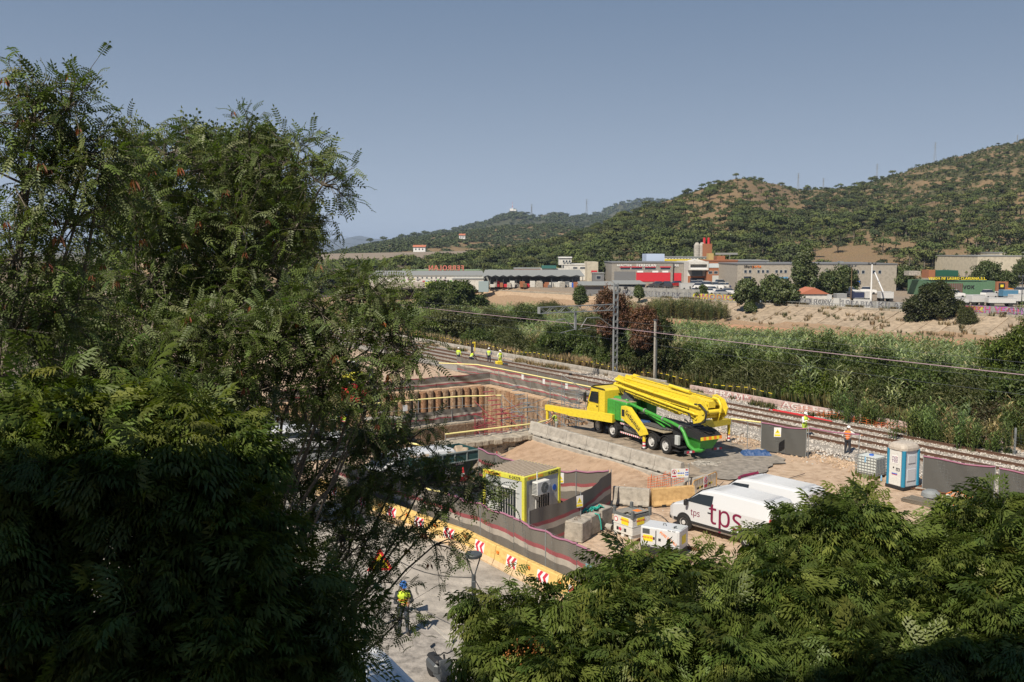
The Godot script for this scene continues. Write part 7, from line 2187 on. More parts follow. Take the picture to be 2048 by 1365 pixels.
	# wires to the left ridge
	for k in 2:
		var b := MB.new()
		var path := []
		for i in 13:
			var t := i / 12.0
			path.append(D(lerpf(560, 790, t), lerpf(430 + k * 18, 487 + k * 8, t) + 12.0 * sin(PI * t), lerpf(420, 640, t)))
		b.tube(path, 0.05, 3)
		single("power_line", b, M.dark_steel, "thin power line sloping down across the sky to the left ridge", "wire", "power lines on the left")

# ---------- the industrial estate across the river ----------
func level(d: float) -> float:
	return maxf(0.0, (d - 225.0) * 0.03)

# a building whose front runs from px0 to px1 at depth d, its eaves at pytop; parts are placed with picture columns and rows of that front
func bld(called: String, label: String, px0: float, px1: float, pytop: float, d: float, deep: float, wall: Material, parapet: Material = null) -> Dictionary:
	var k := d / FOC
	var x0 := (px0 - 1024.0) * k; var x1 := (px1 - 1024.0) * k
	var y0 := level(d)
	var h := EYE - (pytop - 500.0) * k - y0
	var o := thing(called, label, "building", Vector3(x0, y0, -d))
	var b := MB.new()
	b.box(Vector3((x1 - x0) / 2, h / 2 - 0.5, -deep / 2), Vector3(x1 - x0, h + 1.0, deep))
	part(o, "wall", b, wall)
	if parapet:
		b = MB.new()
		b.box(Vector3((x1 - x0) / 2, h + 0.14, -deep / 2), Vector3(x1 - x0 + 0.3, 0.3, deep + 0.3))
		part(o, "parapet", b, parapet)
	return {"o": o, "x0": x0, "y0": y0, "d": d, "k": k, "h": h, "w": x1 - x0, "deep": deep}
func bp(B: Dictionary, px: float, py: float, z := 0.0) -> Vector3:
	return Vector3((px - 1024.0) * B.k - B.x0, EYE - (py - 500.0) * B.k - B.y0, z)
func panel(B: Dictionary, called: String, px0: float, py0: float, px1: float, py1: float, m: Material, z := 0.05, thick := 0.1) -> MeshInstance3D:
	var a := bp(B, px0, py1); var c := bp(B, px1, py0)
	var b := MB.new()
	b.box((a + c) / 2 + Vector3(0, 0, z), Vector3(c.x - a.x, c.y - a.y, thick))
	return part(B.o, called, b, m)
func windows(B: Dictionary, list: Array, m: Material = null) -> void:   # px, py, width, height in picture units
	for q in list:
		var f := panel(B, "window", q[0] - q[2] / 2.0 - 0.6, q[1] - q[3] / 2.0 - 0.6, q[0] + q[2] / 2.0 + 0.6, q[1] + q[3] / 2.0 + 0.6, M.panel_grey, 0.02, 0.1)
		var a := bp(B, q[0] - q[2] / 2.0, q[1] + q[3] / 2.0); var c := bp(B, q[0] + q[2] / 2.0, q[1] - q[3] / 2.0)
		var b := MB.new()
		b.box((a + c) / 2 + Vector3(0, 0, 0.06), Vector3(c.x - a.x, c.y - a.y, 0.04))
		part(f, "pane", b, m if m else M.window_dark)
func sign_text(B: Dictionary, text: String, px: float, py: float, hpx: float, m: Material, squeeze := 1.0, z := 0.16) -> void:
	var t := Transform3D(Basis(), bp(B, px, py, z))
	words(B.o, "lettering", text, hpx * B.k, m, t, squeeze, "Droid Sans", 800, 0.06)

func trailer(label: String, px: float, py: float, wpx: float, hpx: float, col: Color, turn := 0.0, group := "") -> void:   # a box body on wheels
	var p := G(px, py, 0.0)
	p.y = level(-p.z)
	var k := -p.z / FOC
	var w := wpx * k; var h := hpx * k
	var o := thing("box_trailer", label, "trailer", p, turn, group)
	var b := MB.new(); b.bbox(Vector3(0, h * 0.5 + 0.75, -1.2), Vector3(w, h - 0.1, 2.4), 0.04); part(o, "box_body", b, mat("trailer_" + o.name, Color(col.r, col.g, col.b).linear_to_srgb(), 0.5, 0.0, "soft", 0.4))
	b = MB.new(); b.box(Vector3(0, 0.72, -1.2), Vector3(w * 0.96, 0.18, 1.2))
	for x in [-0.36, 0.32]:
		for z in [-0.2, -2.2]: b.cyl(Vector3(w * x, 0.45, z), Vector3(0, 0, 1), 0.45, 0.3, 12)
	part(o, "running_gear", b, M.chassis)
	b = MB.new()
	b.box(Vector3(0, h + 0.68, 0.012), Vector3(w, 0.1, 0.03)); b.box(Vector3(0, 0.85, 0.012), Vector3(w, 0.1, 0.03))
	part(o, "edge_rails", b, M.panel_grey)

func parked_car(label: String, px: float, py: float, col: Color, turn: float, group := "", tall := 1.0) -> void:
	var p := G(px, py, 0.0)
	p.y = level(-p.z)
	var o := thing("parked_car", label, "car", p, turn, group)
	var b := MB.new()
	var rings := []
	for s in [[-2.1, 0.6, 0.75, 0.8], [-2.0, 0.35, 0.95, 0.86], [-1.3, 0.3, 1.0, 0.88], [0.0, 0.28, 0.98, 0.88], [1.2, 0.3, 0.92, 0.88], [1.95, 0.35, 0.8, 0.84], [2.1, 0.5, 0.65, 0.76]]:
		var rg := []
		for q in [[-s[3], s[1]], [-s[3] * 1.02, 0.6], [-s[3] * 0.95, s[2] * tall], [s[3] * 0.95, s[2] * tall], [s[3] * 1.02, 0.6], [s[3], s[1]]]: rg.append(Vector3(s[0], q[1], q[0]))
		rings.append(rg)
	b.loft(rings)
	part(o, "body", b, mat("car_" + o.name, col.linear_to_srgb(), 0.3))
	b = MB.new(); b.hexa([Vector3(-1.85, 0.93 * tall, -0.8), Vector3(1.0, 0.9 * tall, -0.8), Vector3(1.0, 0.9 * tall, 0.8), Vector3(-1.85, 0.93 * tall, 0.8), Vector3(-1.5, 1.42 * tall, -0.62), Vector3(0.2, 1.44 * tall, -0.62), Vector3(0.2, 1.44 * tall, 0.62), Vector3(-1.5, 1.42 * tall, 0.62)]); part(o, "glasshouse", b, M.window_dark)
	b = MB.new(); b.bbox(Vector3(-0.65, 1.45 * tall, 0), Vector3(1.72, 0.06, 1.26), 0.02); part(o, "roof", b, M["car_" + o.name])
	for x in [-1.3, 1.3]:
		for z in [-0.8, 0.8]:
			b = MB.new(); b.cyl(Vector3(x, 0.31, z), Vector3(0, 0, 1), 0.31, 0.2, 12); part(o, "wheel", b, M.tyre)

func crest(px: float, off := 177.3) -> Vector3:
	var k := (px - 1024.0) / FOC
	var d := off / (0.749 * k + 0.663)
	return Vector3(k * d, 0, -d)

func build_town() -> void:
	var grey := mat("clad_grey", lin(0.3, 0.28, 0.25), 0.85, 0.0, "soft", 0.1)
	var beige := mat("clad_beige", lin(0.37, 0.335, 0.285), 0.85, 0.0, "soft", 0.1)
	var dark := mat("clad_dark", lin(0.15, 0.155, 0.165), 0.8)
	var brick := mat("brick_orange", lin(0.42, 0.17, 0.085), 0.9, 0.0, "fine", 0.5)
	var white := mat("render_white", lin(0.6, 0.59, 0.56), 0.85, 0.0, "soft", 0.1)
	var cream := mat("render_cream", lin(0.52, 0.47, 0.37), 0.85, 0.0, "soft", 0.06)
	var red := mat("shop_red", lin(0.5, 0.02, 0.035), 0.6)
	var metal := mat("roof_metal", lin(0.27, 0.28, 0.275), 0.7, 0.0, "soft", 0.2)
	var sky_blue := mat("pale_blue", lin(0.42, 0.5, 0.66), 0.7)
	# red shop row
	var B := bld("tile_shop", "grey shop building with red front and white roof lettering", 1223, 1345, 526, 282, 22, grey, dark)
	for q in [[1250, 20], [1273, 22], [1300, 22], [1330, 20]]: windows(B, [[q[0], 537, q[1], 4]], M.window_dark)
	for q in [1250, 1273, 1300, 1330]: panel(B, "red_band", q - 11, 533, q + 11, 535, red)
	panel(B, "red_shopfront", 1272, 545, 1340, 563, red, 0.08)
	panel(B, "dark_shopfront", 1228, 543, 1270, 563, dark, 0.08)
	for q in [1280, 1310, 1330]: panel(B, "white_sign", q - 6, 541.5, q + 6, 545, M.sign_white, 0.14)
	sign_text(B, "MATTER", 1248, 531, 3.8, M.sign_white, 1.5)
	sign_text(B, "FERROLAN", 1292, 531, 5.0, M.sign_white, 1.15)
	B = bld("tile_shop", "grey shop building next to the white arcade with white lettering", 1345, 1366, 527, 283, 20, grey, dark)
	sign_text(B, "FERROLAN", 1341, 531, 5.0, M.sign_white, 0.9)
	panel(B, "red_shopfront", 1347, 546, 1362, 563, red, 0.08)
	# pale blue storey and yellow hall behind
	B = bld("blue_hall", "pale blue boxy building rising behind the red shop", 1292, 1328, 508, 306, 10, sky_blue)
	B = bld("yellow_hall", "low white hall with a yellow stripe behind the shops", 1328, 1426, 515, 316, 14, white, metal)
	panel(B, "yellow_stripe", 1328, 518.5, 1420, 522, M.yellow_paint)
	for k in 14: windows(B, [[1335 + k * 6.2, 516.8, 3.0, 1.2]])
	for q in [[1394, "pale concrete"], [1404, "pale concrete"]]:
		var p := D(q[0], 512, 322); var s := thing("silo", "pale upright silo with conical top on the roof line", "silo", Vector3(p.x, level(322), p.z), 0, "silos behind the brick building")
		var b := MB.new(); b.lathe([Vector2(1.1, 0), Vector2(1.1, 10.6), Vector2(0.5, 11.6), Vector2(0.0, 11.7)], 14); part(s, "shell", b, M.pale_concrete)
	var tw := thing("brick_kiln_tower", "red brick tower with twin stacks behind the brick building", "tower", Vector3(D(1413, 512, 322).x, level(322), -322))
	var b := MB.new(); b.box(Vector3(0, 5.6, 0), Vector3(3.2, 11.2, 3)); part(tw, "tower", b, brick)
	b = MB.new()
	for x in [-0.8, 0.7]: b.cyl(Vector3(x, 12.0, 0), Vector3.UP, 0.45, 2.6, 10)
	part(tw, "stack", b, M.red_paint)
	# white arcade and brick building
	B = bld("white_arcade", "white two storey building with open gallery and dark awning", 1374, 1413, 523, 277, 18, white)
	panel(B, "gallery_lintel", 1374, 523, 1413, 528.5, white, 1.2, 2.4); panel(B, "gallery_floor", 1374, 538, 1413, 540, white, 1.2, 2.4)
	for q in [1374, 1410]: panel(B, "gallery_pier", q, 528.5, q + 3, 538, white, 1.2, 2.38)
	panel(B, "gallery_rail", 1377, 535, 1410, 538, M.sign_white, 2.3, 0.1)
	panel(B, "awning", 1383, 541, 1403, 552, M.dark_steel, 0.6, 1.0); panel(B, "brick_base", 1375, 552, 1412, 566, brick, 0.03); panel(B, "shop_window", 1380, 556, 1408, 564, M.window_dark, 0.08)
	b = MB.new(); b.prism(PackedVector2Array([Vector2(0.4, B.h), Vector2(B.w - 0.4, B.h), Vector2(B.w / 2, B.h + 0.7)]), -6.0, 0.0); part(B.o, "gable", b, white)
	B = bld("brick_building", "orange brick building with two wide poster panels", 1413, 1474, 522, 275, 20, brick, brick)
	panel(B, "poster", 1416, 527, 1437, 535.5, mat("poster_pale", lin(0.5, 0.55, 0.58), 0.5), 0.08); panel(B, "poster", 1443, 527, 1463, 535.5, mat("poster_white", lin(0.6, 0.6, 0.58), 0.5), 0.08)
	windows(B, [[1420, 545, 7, 5], [1431, 545, 7, 5], [1448, 545, 12, 6]])
	panel(B, "door", 1424, 551, 1449, 566, M.panel_grey, 0.05); panel(B, "dark_column", 1451, 545, 1467, 566, dark, 0.3, 0.6)
	panel(B, "banner", 1455, 549, 1463, 560, mat("banner_pale", lin(0.4, 0.36, 0.38), 0.6), 0.65, 0.05)
	panel(B, "rooftop_block", 1435, 512, 1452, 521, brick, -4.0, 4.0); panel(B, "rooftop_block", 1418, 507, 1428, 521, mat("ochre", lin(0.4, 0.3, 0.12), 0.9), -3.0, 3.0)
	b = MB.new(); b.box(bp(B, 1467, 508, -10), Vector3(6.8, 0.6, 0.3)); b.bar(bp(B, 1460, 508, -10), bp(B, 1460, 524, -10), 0.1, 4); b.bar(bp(B, 1474, 508, -10), bp(B, 1474, 524, -10), 0.1, 4); part(B.o, "roof_billboard", b, metal)
	# long beige building
	B = bld("beige_warehouse", "long beige clad warehouse with small dark windows along the front", 1474, 1792, 529, 252, 30, beige, dark)
	windows(B, [[1490, 543, 5, 5.5], [1499, 543, 5, 5.5], [1516, 543, 4.5, 5.5], [1525, 543, 4.5, 5.5], [1534, 543, 5, 5.5], [1552, 543, 5, 5.5], [1561, 543, 5, 5.5], [1570, 543, 5, 5.5], [1653, 544, 5.5, 6], [1674, 544, 5.5, 6], [1714, 544, 5.5, 6], [1725, 544, 5.5, 6], [1746, 544, 5.5, 6], [1758, 544, 5.5, 6]])
	sign_text(B, "Merca", 1497, 533, 4.6, M.letter_black, 1.1); sign_text(B, "porta", 1512, 533, 4.6, M.orange, 1.1)
	panel(B, "gate", 1487, 553, 1502, 561, M.window_dark, 0.04); panel(B, "blue_sign", 1557, 554, 1575, 561, mat("sign_skyblue", lin(0.1, 0.3, 0.55), 0.5), 0.08); panel(B, "blue_sign", 1714, 561, 1720, 568, M.sign_blue, 0.08)
	panel(B, "rooftop_unit", 1536, 524, 1541, 528, M.galvanised, -3, 2.0); panel(B, "rooftop_unit", 1686, 523, 1693, 528, M.galvanised, -4, 2.0)
	b = MB.new(); b.hexa([Vector3(B.w + 0.01, -1, -0.02), Vector3(B.w + 6.0, -1, -14), Vector3(B.w + 6.0, -1, -29.9), Vector3(B.w + 0.01, -1, -29.9), Vector3(B.w + 0.01, B.h - 0.1, -0.02), Vector3(B.w + 6.0, B.h - 0.1, -14), Vector3(B.w + 6.0, B.h - 0.1, -29.9), Vector3(B.w + 0.01, B.h - 0.1, -29.9)]); part(B.o, "end_wall", b, beige)
	B = bld("grey_rear_hall", "dark grey hall behind the brick and beige buildings", 1472, 1536, 522, 300, 16, dark, metal)
	# right: green company, white warehouse
	B = bld("green_depot", "green walled depot with yellow lettered sign along its top", 1856, 1990, 562, 232, 12, mat("depot_green", lin(0.1, 0.2, 0.115), 0.8, 0.0, "soft", 0.2))
	panel(B, "sign_band", 1868, 553.5, 1960, 560.5, mat("sign_green", lin(0.012, 0.03, 0.025), 0.6), 0.2, 0.2)
	sign_text(B, "VIUDA DE LAURO CLARIANA,S.L.", 1913, 557, 5.2, M.sign_yellow, 1.08, 0.36)
	panel(B, "green_shed", 1869, 541, 1917, 553, mat("shed_green", lin(0.01, 0.08, 0.05), 0.7), -3.0, 5.0); panel(B, "brick_gable", 1856, 540, 1869, 556, brick, -2.0, 4.0); panel(B, "concrete_wall", 1832, 543, 1856, 552, M.pale_concrete, -6.0, 3.0)
	panel(B, "rusty_gate", 1888, 567, 1924, 585, mat("gate_rust", lin(0.13, 0.1, 0.09), 0.8), 0.1)
	for k in 9: panel(B, "gate_bar", 1888 + k * 4.4, 566, 1888.8 + k * 4.4, 585, M.rebar, 0.2)
	sign_text(B, "VOK", 1937, 574, 7.0, M.letter_black, 1.2, 0.1)
	panel(B, "brick_pier", 1990, 563, 2013, 582, brick, 0.3, 0.8); panel(B, "black_emblem", 1994, 566, 2006, 577, M.letter_black, 0.8, 0.1); panel(B, "yellow_emblem", 1997, 569, 2003, 574, M.sign_yellow, 0.9, 0.06)
	B = bld("white_warehouse", "tall cream warehouse with a low pitched roof on the right", 1952, 2140, 513, 300, 30, cream, metal)
	B = bld("white_warehouse", "second cream warehouse roof rising behind the first", 1995, 2160, 506, 322, 20, cream, metal)
	# left: white villa, sheds, graffiti warehouse
	B = bld("white_villa", "white building with a square tower above the sheds", 1128, 1188, 530, 300, 16, white, white)
	panel(B, "tower", 1118, 515, 1143, 530, white, -3, 5.0); panel(B, "tower_cornice", 1117, 514, 1144, 516, M.sign_white, -2.8, 5.4)
	windows(B, [[1127, 523, 3, 4], [1133, 523, 3, 4], [1139, 523, 3, 4], [1150, 536, 8, 3], [1165, 536, 10, 3], [1178, 536, 8, 3]])
	panel(B, "teal_awning", 1083, 531, 1112, 537, mat("awning_teal", lin(0.03, 0.13, 0.12), 0.7), 0.5, 2.0); panel(B, "poster", 1105, 541, 1125, 553, mat("poster_red", lin(0.55, 0.42, 0.42), 0.6), 0.6, 0.2); panel(B, "annex", 1082, 537, 1128, 556, white, -2.0, 4.0)
	B = bld("narrow_block", "narrow cream block with a red shop sign beside the villa", 1174, 1196, 524, 292, 12, cream)
	panel(B, "red_sign", 1182, 541, 1194, 545, red)
	B = bld("pink_house", "low salmon house with a pale roof behind the sheds", 1028, 1082, 538, 304, 10, mat("salmon", lin(0.55, 0.3, 0.22), 0.85), metal)
	windows(B, [[1036, 543, 3, 3], [1048, 543, 3, 3], [1062, 543, 3, 3]])
	for q in [[1005, 1020, 545, "small white box building behind the sheds", "render_white"], [1035, 1054, 543, "grey square cabin behind the sheds", "clad_dark"], [1062, 1078, 543, "dark billboard cabin behind the sheds", "letter_black"], [1186, 1208, 547, "dark grey kiosk with a poster beside the red shop", "clad_dark"]]:
		B = bld("kiosk", q[3], q[0], q[1], q[2], 284, 5, M[q[4]], metal)
		windows(B, [[(q[0] + q[1]) / 2.0, q[2] + 8, (q[1] - q[0]) * 0.4, 6]])
	# open sheds
	for q in [[968, 1045, 553, "dark open shed with a low grey double roof", 0], [1040, 1165, 554, "wide open storage shed with a sloping grey roof", 1]]:
		var d := 268.0
		var k := d / FOC
		var x0: float = (q[0] - 1024.0) * k; var x1: float = (q[1] - 1024.0) * k
		var o := thing("open_shed", q[3], "shed", Vector3(x0, level(d), -d))
		var w := x1 - x0
		b = MB.new()
		b.hexa([Vector3(-0.5, 3.0, 1.5), Vector3(w + 0.5, 3.1, 1.5), Vector3(w, 4.6, -11), Vector3(0, 4.6, -11), Vector3(-0.5, 3.15, 1.5), Vector3(w + 0.5, 3.25, 1.5), Vector3(w, 4.75, -11), Vector3(0, 4.75, -11)])
		part(o, "roof", b, metal)
		b = MB.new(); b.box(Vector3(w / 2, 2.0, -10.5), Vector3(w, 4.0, 0.2)); part(o, "rear_wall", b, metal)
		for i in 7:
			b = MB.new(); b.box(Vector3(w * i / 6.0, 1.6, 0.8), Vector3(0.16, 3.2, 0.16)); part(o, "post", b, M.dark_steel)
		b = MB.new()
		for i in 5: b.hexa([Vector3(w * i / 5.0, 3.0, 1.5), Vector3(w * (i + 1) / 5.0, 3.0, 1.5), Vector3(w * (i + 1) / 5.0, 3.0, 1.2), Vector3(w * i / 5.0, 3.0, 1.2), Vector3(w * (i + 0.5) / 5.0 - 0.1, 3.5, 1.5), Vector3(w * (i + 0.5) / 5.0 + 0.1, 3.5, 1.5), Vector3(w * (i + 0.5) / 5.0 + 0.1, 3.5, 1.2), Vector3(w * (i + 0.5) / 5.0 - 0.1, 3.5, 1.2)])
		part(o, "truss", b, M.dark_steel)
	for i in 34:
		var px := 985.0 + i * 5.4 + rng.randf_range(-2, 2)
		var d := 266.0 + rng.randf_range(-1.0, 3.0)
		var p := D(px, 570, d); p.y = level(d)
		b = MB.new()
		var sz := Vector3(rng.randf_range(0.8, 1.5), rng.randf_range(0.7, 1.9), 1.0)
		b.bbox(Vector3(0, sz.y / 2, 0), sz, 0.05)
		for j in 3: b.box(Vector3(0, sz.y * (0.25 + j * 0.25), 0), Vector3(sz.x + 0.04, 0.05, sz.z + 0.04))
		var c: Material = [M.brick_orange, M.pale_concrete, M.render_white, M.sign_blue, M.shop_red, M.wood, M.clad_dark][[0, 1, 2, 1, 2, 5, 0, 6, 2, 3, 1, 4][rng.randi() % 12]]
		single("pallet_load", b, c, "wrapped pallet of building material stacked before the open sheds", "pallet load", "pallet loads at the open sheds", p)
	# long graffiti covered warehouse
	B = bld("graffiti_warehouse", "long low white warehouse covered in graffiti with a grey roof", 738, 968, 552, 276, 16, white, metal)
	panel(B, "grey_plinth", 738, 564, 880, 576, M.pale_concrete, 0.04)
	b = MB.new(); b.hexa([Vector3(0, B.h, 0), Vector3(B.w, B.h, 0), Vector3(B.w - 2, B.h, -16), Vector3(0, B.h, -16), Vector3(0, B.h + 0.3, -0.4), Vector3(B.w, B.h + 0.3, -0.4), Vector3(B.w - 1, B.h + 1.2, -16), Vector3(0, B.h + 1.2, -16)]); part(B.o, "roof", b, metal)
	for k in 10: windows(B, [[808 + k * 9.2, 555.5, 2.4, 3]])
	var gcol := [Color(0.1, 0.3, 0.5), Color(0.5, 0.45, 0.05), Color(0.4, 0.08, 0.1), Color(0.1, 0.1, 0.12), Color(0.2, 0.4, 0.15), Color(0.35, 0.12, 0.4)]
	var gm := []
	for i in 6: gm.append(mat("spray_%d" % i, gcol[i].linear_to_srgb(), 0.8))
	for i in 26:
		var gx := 800 + i * 6.2 + rng.randf() * 3.0; var gy := 556.5 + rng.randf() * 5.0
		panel(B, "graffiti_patch", gx, gy, gx + rng.randf_range(1.5, 5.0), gy + rng.randf_range(1.0, 3.0), gm[rng.randi() % 6], 0.06 + 0.003 * i)
	panel(B, "lime_patch", 850, 563, 878, 574, mat("spray_lime", lin(0.42, 0.5, 0.12), 0.8), 0.08)
	B = bld("brick_rear_wall", "long low brick wall with a green rail and rooftop letters", 806, 992, 541, 318, 3, brick, mat("rail_green", lin(0.25, 0.36, 0.22), 0.8))
	var fl := Transform3D(Basis(Vector3.UP, PI), bp(B, 893, 536, 0.2))
	words(B.o, "rooftop_letters", "FERROLAN", 1.7, mat("letters_salmon", lin(0.5, 0.16, 0.12), 0.7), fl, 1.05, "Droid Sans", 800, 0.25)
	B = bld("small_gable_house", "small white gabled store beside the dark open shed", 905, 968, 559, 270, 6, white, metal)
	B = bld("grey_container", "pale blue grey container at the end of the open shed", 957, 977, 563, 262, 3, mat("container_blue", lin(0.25, 0.32, 0.34), 0.6))
	# low dark roofed sheds behind the graffiti wall
	for q in [[1160, 1230, 569, 240, "low grey roofed shed behind the big grey graffiti"], [1232, 1290, 567, 238, "dark open roof shed behind the big grey graffiti"], [1590, 1650, 586, 208, "low flat roof shelter behind the graffiti wall"]]:
		B = bld("low_shed", q[4], q[0], q[1], q[2] + 4, q[3], 10, dark, metal)
		b = MB.new(); b.hexa([Vector3(-0.3, B.h + 0.3, 0.8), Vector3(B.w + 0.3, B.h + 0.3, 0.8), Vector3(B.w, B.h + 0.9, -10), Vector3(0, B.h + 0.9, -10), Vector3(-0.3, B.h + 0.42, 0.8), Vector3(B.w + 0.3, B.h + 0.42, 0.8), Vector3(B.w, B.h + 1.02, -10), Vector3(0, B.h + 1.02, -10)]); part(B.o, "roof", b, metal)
	B = bld("gable_cabin", "small white cabin with a red tiled gable roof in the yard", 1602, 1655, 588, 206, 6, white)
	b = MB.new(); b.prism(PackedVector2Array([Vector2(-0.4, B.h), Vector2(B.w + 0.4, B.h), Vector2(B.w / 2, B.h + 1.4)]), -6.4, 0.3); part(B.o, "roof", b, M.tile_red)
	# wall with graffiti on the crest
	var gw := thing("graffiti_wall", "long grey wall on the river bank covered in lettered graffiti", "wall")
	var px := 1158.0
	var idx := 0
	var wall_grey := mat("wall_grey", lin(0.33, 0.33, 0.32), 0.9, 0.0, "blotch", 0.2)
	var e := Vector3(-0.663, 0, -0.749)
	var th := atan2(e.z, -e.x)
	while px < 2120.0:
		var a := crest(px); 
		var nxt := px + 22.0
		var c := crest(nxt)
		var hgt := 2.7 if px < 1385.0 else 1.75
		b = MB.new()
		b.box((a + c) / 2 + Vector3(0, hgt / 2, 0), Vector3(a.distance_to(c) - 0.04, hgt, 0.2), Basis(Vector3.UP, th))
		part(gw, "wall_panel", b, wall_grey)
		px = nxt; idx += 1
	var face := Vector3(-0.749, 0, 0.663) * 0.13
	var gt := [["DE", 1178, 1.5, 5, 1.5], ["ROCA QUELPARK", 1302, 1.55, 3, 1.3], ["19", 1376, 1.7, 3, 1.0], ["OMODICA", 1432, 1.5, 1, 1.6], ["RAIZ", 1530, 1.3, 0, 1.3], ["PESO", 1598, 1.4, 3, 1.6], ["ROXY", 1646, 1.5, 7, 1.1], ["19", 1692, 1.5, 3, 1.2], ["FABIA", 1725, 1.2, 3, 1.25], ["KILAZ", 1785, 1.5, 6, 1.4], ["SANTOR", 1924, 1.3, 1, 1.4], ["RACH YEAH", 1987, 1.5, 5, 1.15], ["GINU", 2045, 1.5, 6, 1.2]]
	gm.append(mat("spray_silver", lin(0.3, 0.31, 0.32), 0.7)); gm.append(mat("spray_white", lin(0.45, 0.45, 0.44), 0.8))
	for q in gt:
		var back := MB.new()
		var c := crest(q[1]) + face
		words(gw, "graffiti_letters", q[0], q[2] * 0.85, gm[q[3]], Transform3D(Basis(Vector3.UP, th), c + Vector3(0, 1.1, 0)), q[4], "Droid Sans", 800, 0.02)
		words(gw, "graffiti_letters", q[0], q[2] * 0.7, gm[[7, 2, 7, 6, 1, 2, 3, 3][q[3]]], Transform3D(Basis(Vector3.UP, th), c + face * 0.12 + Vector3(0, 1.1, 0)), q[4] * 1.12, "Droid Sans", 500, 0.02)
	for q in [[1684, 1702], [1708, 1742], [1668, 1680]]:
		b = MB.new()
		var a := crest(q[0]) + face * 0.5; var c := crest(q[1]) + face * 0.5
		b.box((a + c) / 2 + Vector3(0, 1.1, 0), Vector3(a.distance_to(c), 1.9, 0.12), Basis(Vector3.UP, th)); part(gw, "white_patch", b, gm[7])
	var rl := thing("bank_railing", "thin grey railing along the crest of the river bank", "railing")
	b = MB.new()
	for k in 60: b.bar(crest(1180 + k * 15.0, 175.0) + Vector3(0, 0.3, 0), crest(1180 + k * 15.0, 175.0) + Vector3(0, 1.0, 0), 0.04, 4)
	part(rl, "posts", b, M.galvanised)
	b = MB.new(); b.bar(crest(1180, 175.0) + Vector3(0, 1.0, 0), crest(2080, 175.0) + Vector3(0, 1.0, 0), 0.05, 4); part(rl, "top_rail", b, M.galvanised)
	# yards: trailers, vans, cars
	var W := Color(0.6, 0.6, 0.6); var G1 := Color(0.3, 0.31, 0.32); var N := Color(0.03, 0.04, 0.1)
	for q in [["navy and white box trailer parked beside the tall white pole", 1719, 604, 20, 14, N, 0.1], ["white box trailer door end beside the navy trailer", 1738, 604, 14, 14, W, 0.2], ["small dark box trailer with white door behind the graffiti wall", 1684, 606, 20, 12, G1, 0.0], ["white box van body beside the dark round tree", 1775, 604, 26, 14, W, 0.0], ["pale grey container stacked behind the round tree on the right", 1948, 592, 32, 12, Color(0.42, 0.4, 0.36), 0.0], ["dark blue container behind the open white truck", 1972, 592, 40, 9, N, 0.0], ["white open backed truck body with its doors ajar", 1958, 612, 28, 15, W, 0.15], ["long low white trailer by the yellow tarpaulin", 2005, 614, 52, 11, W, -0.12], ["sky blue container beside the long trailer", 2022, 600, 30, 14, Color(0.08, 0.22, 0.36), 0.0], ["white container with a scrawled drawing on its side", 2042, 610, 30, 14, W, 0.0], ["white low container under the round tree", 1928, 613, 22, 10, W, 0.1], ["cream box van body in the small vehicle yard", 1610, 606, 18, 10, Color(0.5, 0.48, 0.42), 0.0], ["white box van body in the small vehicle yard", 1655, 606, 18, 10, W, 0.0], ["white portable cabin in the scrap yard", 1373, 592, 24, 16, Color(0.5, 0.5, 0.5), 0.0]]:
		trailer(q[0], q[1], q[2], q[3], q[4], q[5], q[6])
	for q in [[1395, 592, W, "white"], [1412, 593, W, "white"], [1428, 591, W, "white"], [1445, 594, G1, "grey"], [1460, 593, W, "white"], [1402, 585, Color(0.03, 0.03, 0.03), "black"], [1420, 584, W, "white"], [1438, 585, G1, "grey"], [1456, 585, W, "white"], [1350, 583, Color(0.3, 0.02, 0.02), "red"], [1330, 584, Color(0.04, 0.04, 0.05), "black"], [1312, 584, Color(0.05, 0.05, 0.05), "black"], [1475, 586, N, "blue"], [1782, 581, W, "white"], [1762, 580, W, "white"], [1980, 592, W, "white"], [1665, 592, Color(0.04, 0.04, 0.05), "black"], [1690, 594, Color(0.05, 0.05, 0.06), "black"], [1560, 602, W, "white"], [1545, 600, G1, "grey"], [1515, 597, W, "white"], [2010, 590, Color(0.5, 0.2, 0.02), "orange"]]:
		var first: float = q[0]
		parked_car("%s car parked %s" % [q[3], "in the scrap yard behind the graffiti wall" if first < 1500 else ("in the small vehicle yard" if first < 1700 else "on the road below the warehouses")], q[0], q[1], q[2], rng.randf_range(-0.4, 0.4) + (PI if rng.randf() > 0.5 else 0.0), "parked cars across the river", rng.randf_range(1.0, 1.3))
	for i in 30:
		var px0 := rng.randf_range(1385, 1480) if i < 12 else (rng.randf_range(1640, 1790) if i < 20 else rng.randf_range(1900, 2050))
		parked_car("white or grey van parked in the crowded yards behind the graffiti wall", px0, rng.randf_range(574, 588) if i < 12 else rng.randf_range(583, 598), [W, W, W, Color(0.4, 0.4, 0.42)][i % 4], rng.randf_range(-0.5, 0.5), "vans in the crowded yards", rng.randf_range(1.3, 1.7))
	# scrap heap of dark parts
	var heap := thing("scrap_heap", "dark heap of scrapped car parts behind the grey wall", "scrap heap", D(1312, 590, 236) * Vector3(1, 0, 1))
	b = MB.new()
	for i in 160: b.bbox(Vector3(rng.randfn(0, 5.0), absf(rng.randfn(0.8, 1.0)), rng.randfn(0, 2.0)), Vector3(rng.randf_range(0.3, 1.6), rng.randf_range(0.2, 0.7), rng.randf_range(0.3, 1.2)), 0.05, Basis.from_euler(Vector3(rng.randf() * 3, rng.randf() * 3, rng.randf() * 3)))
	part(heap, "scrap_pieces", b, mat("scrap", lin(0.05, 0.05, 0.052), 0.7, 0.2, "fine", 0.5))
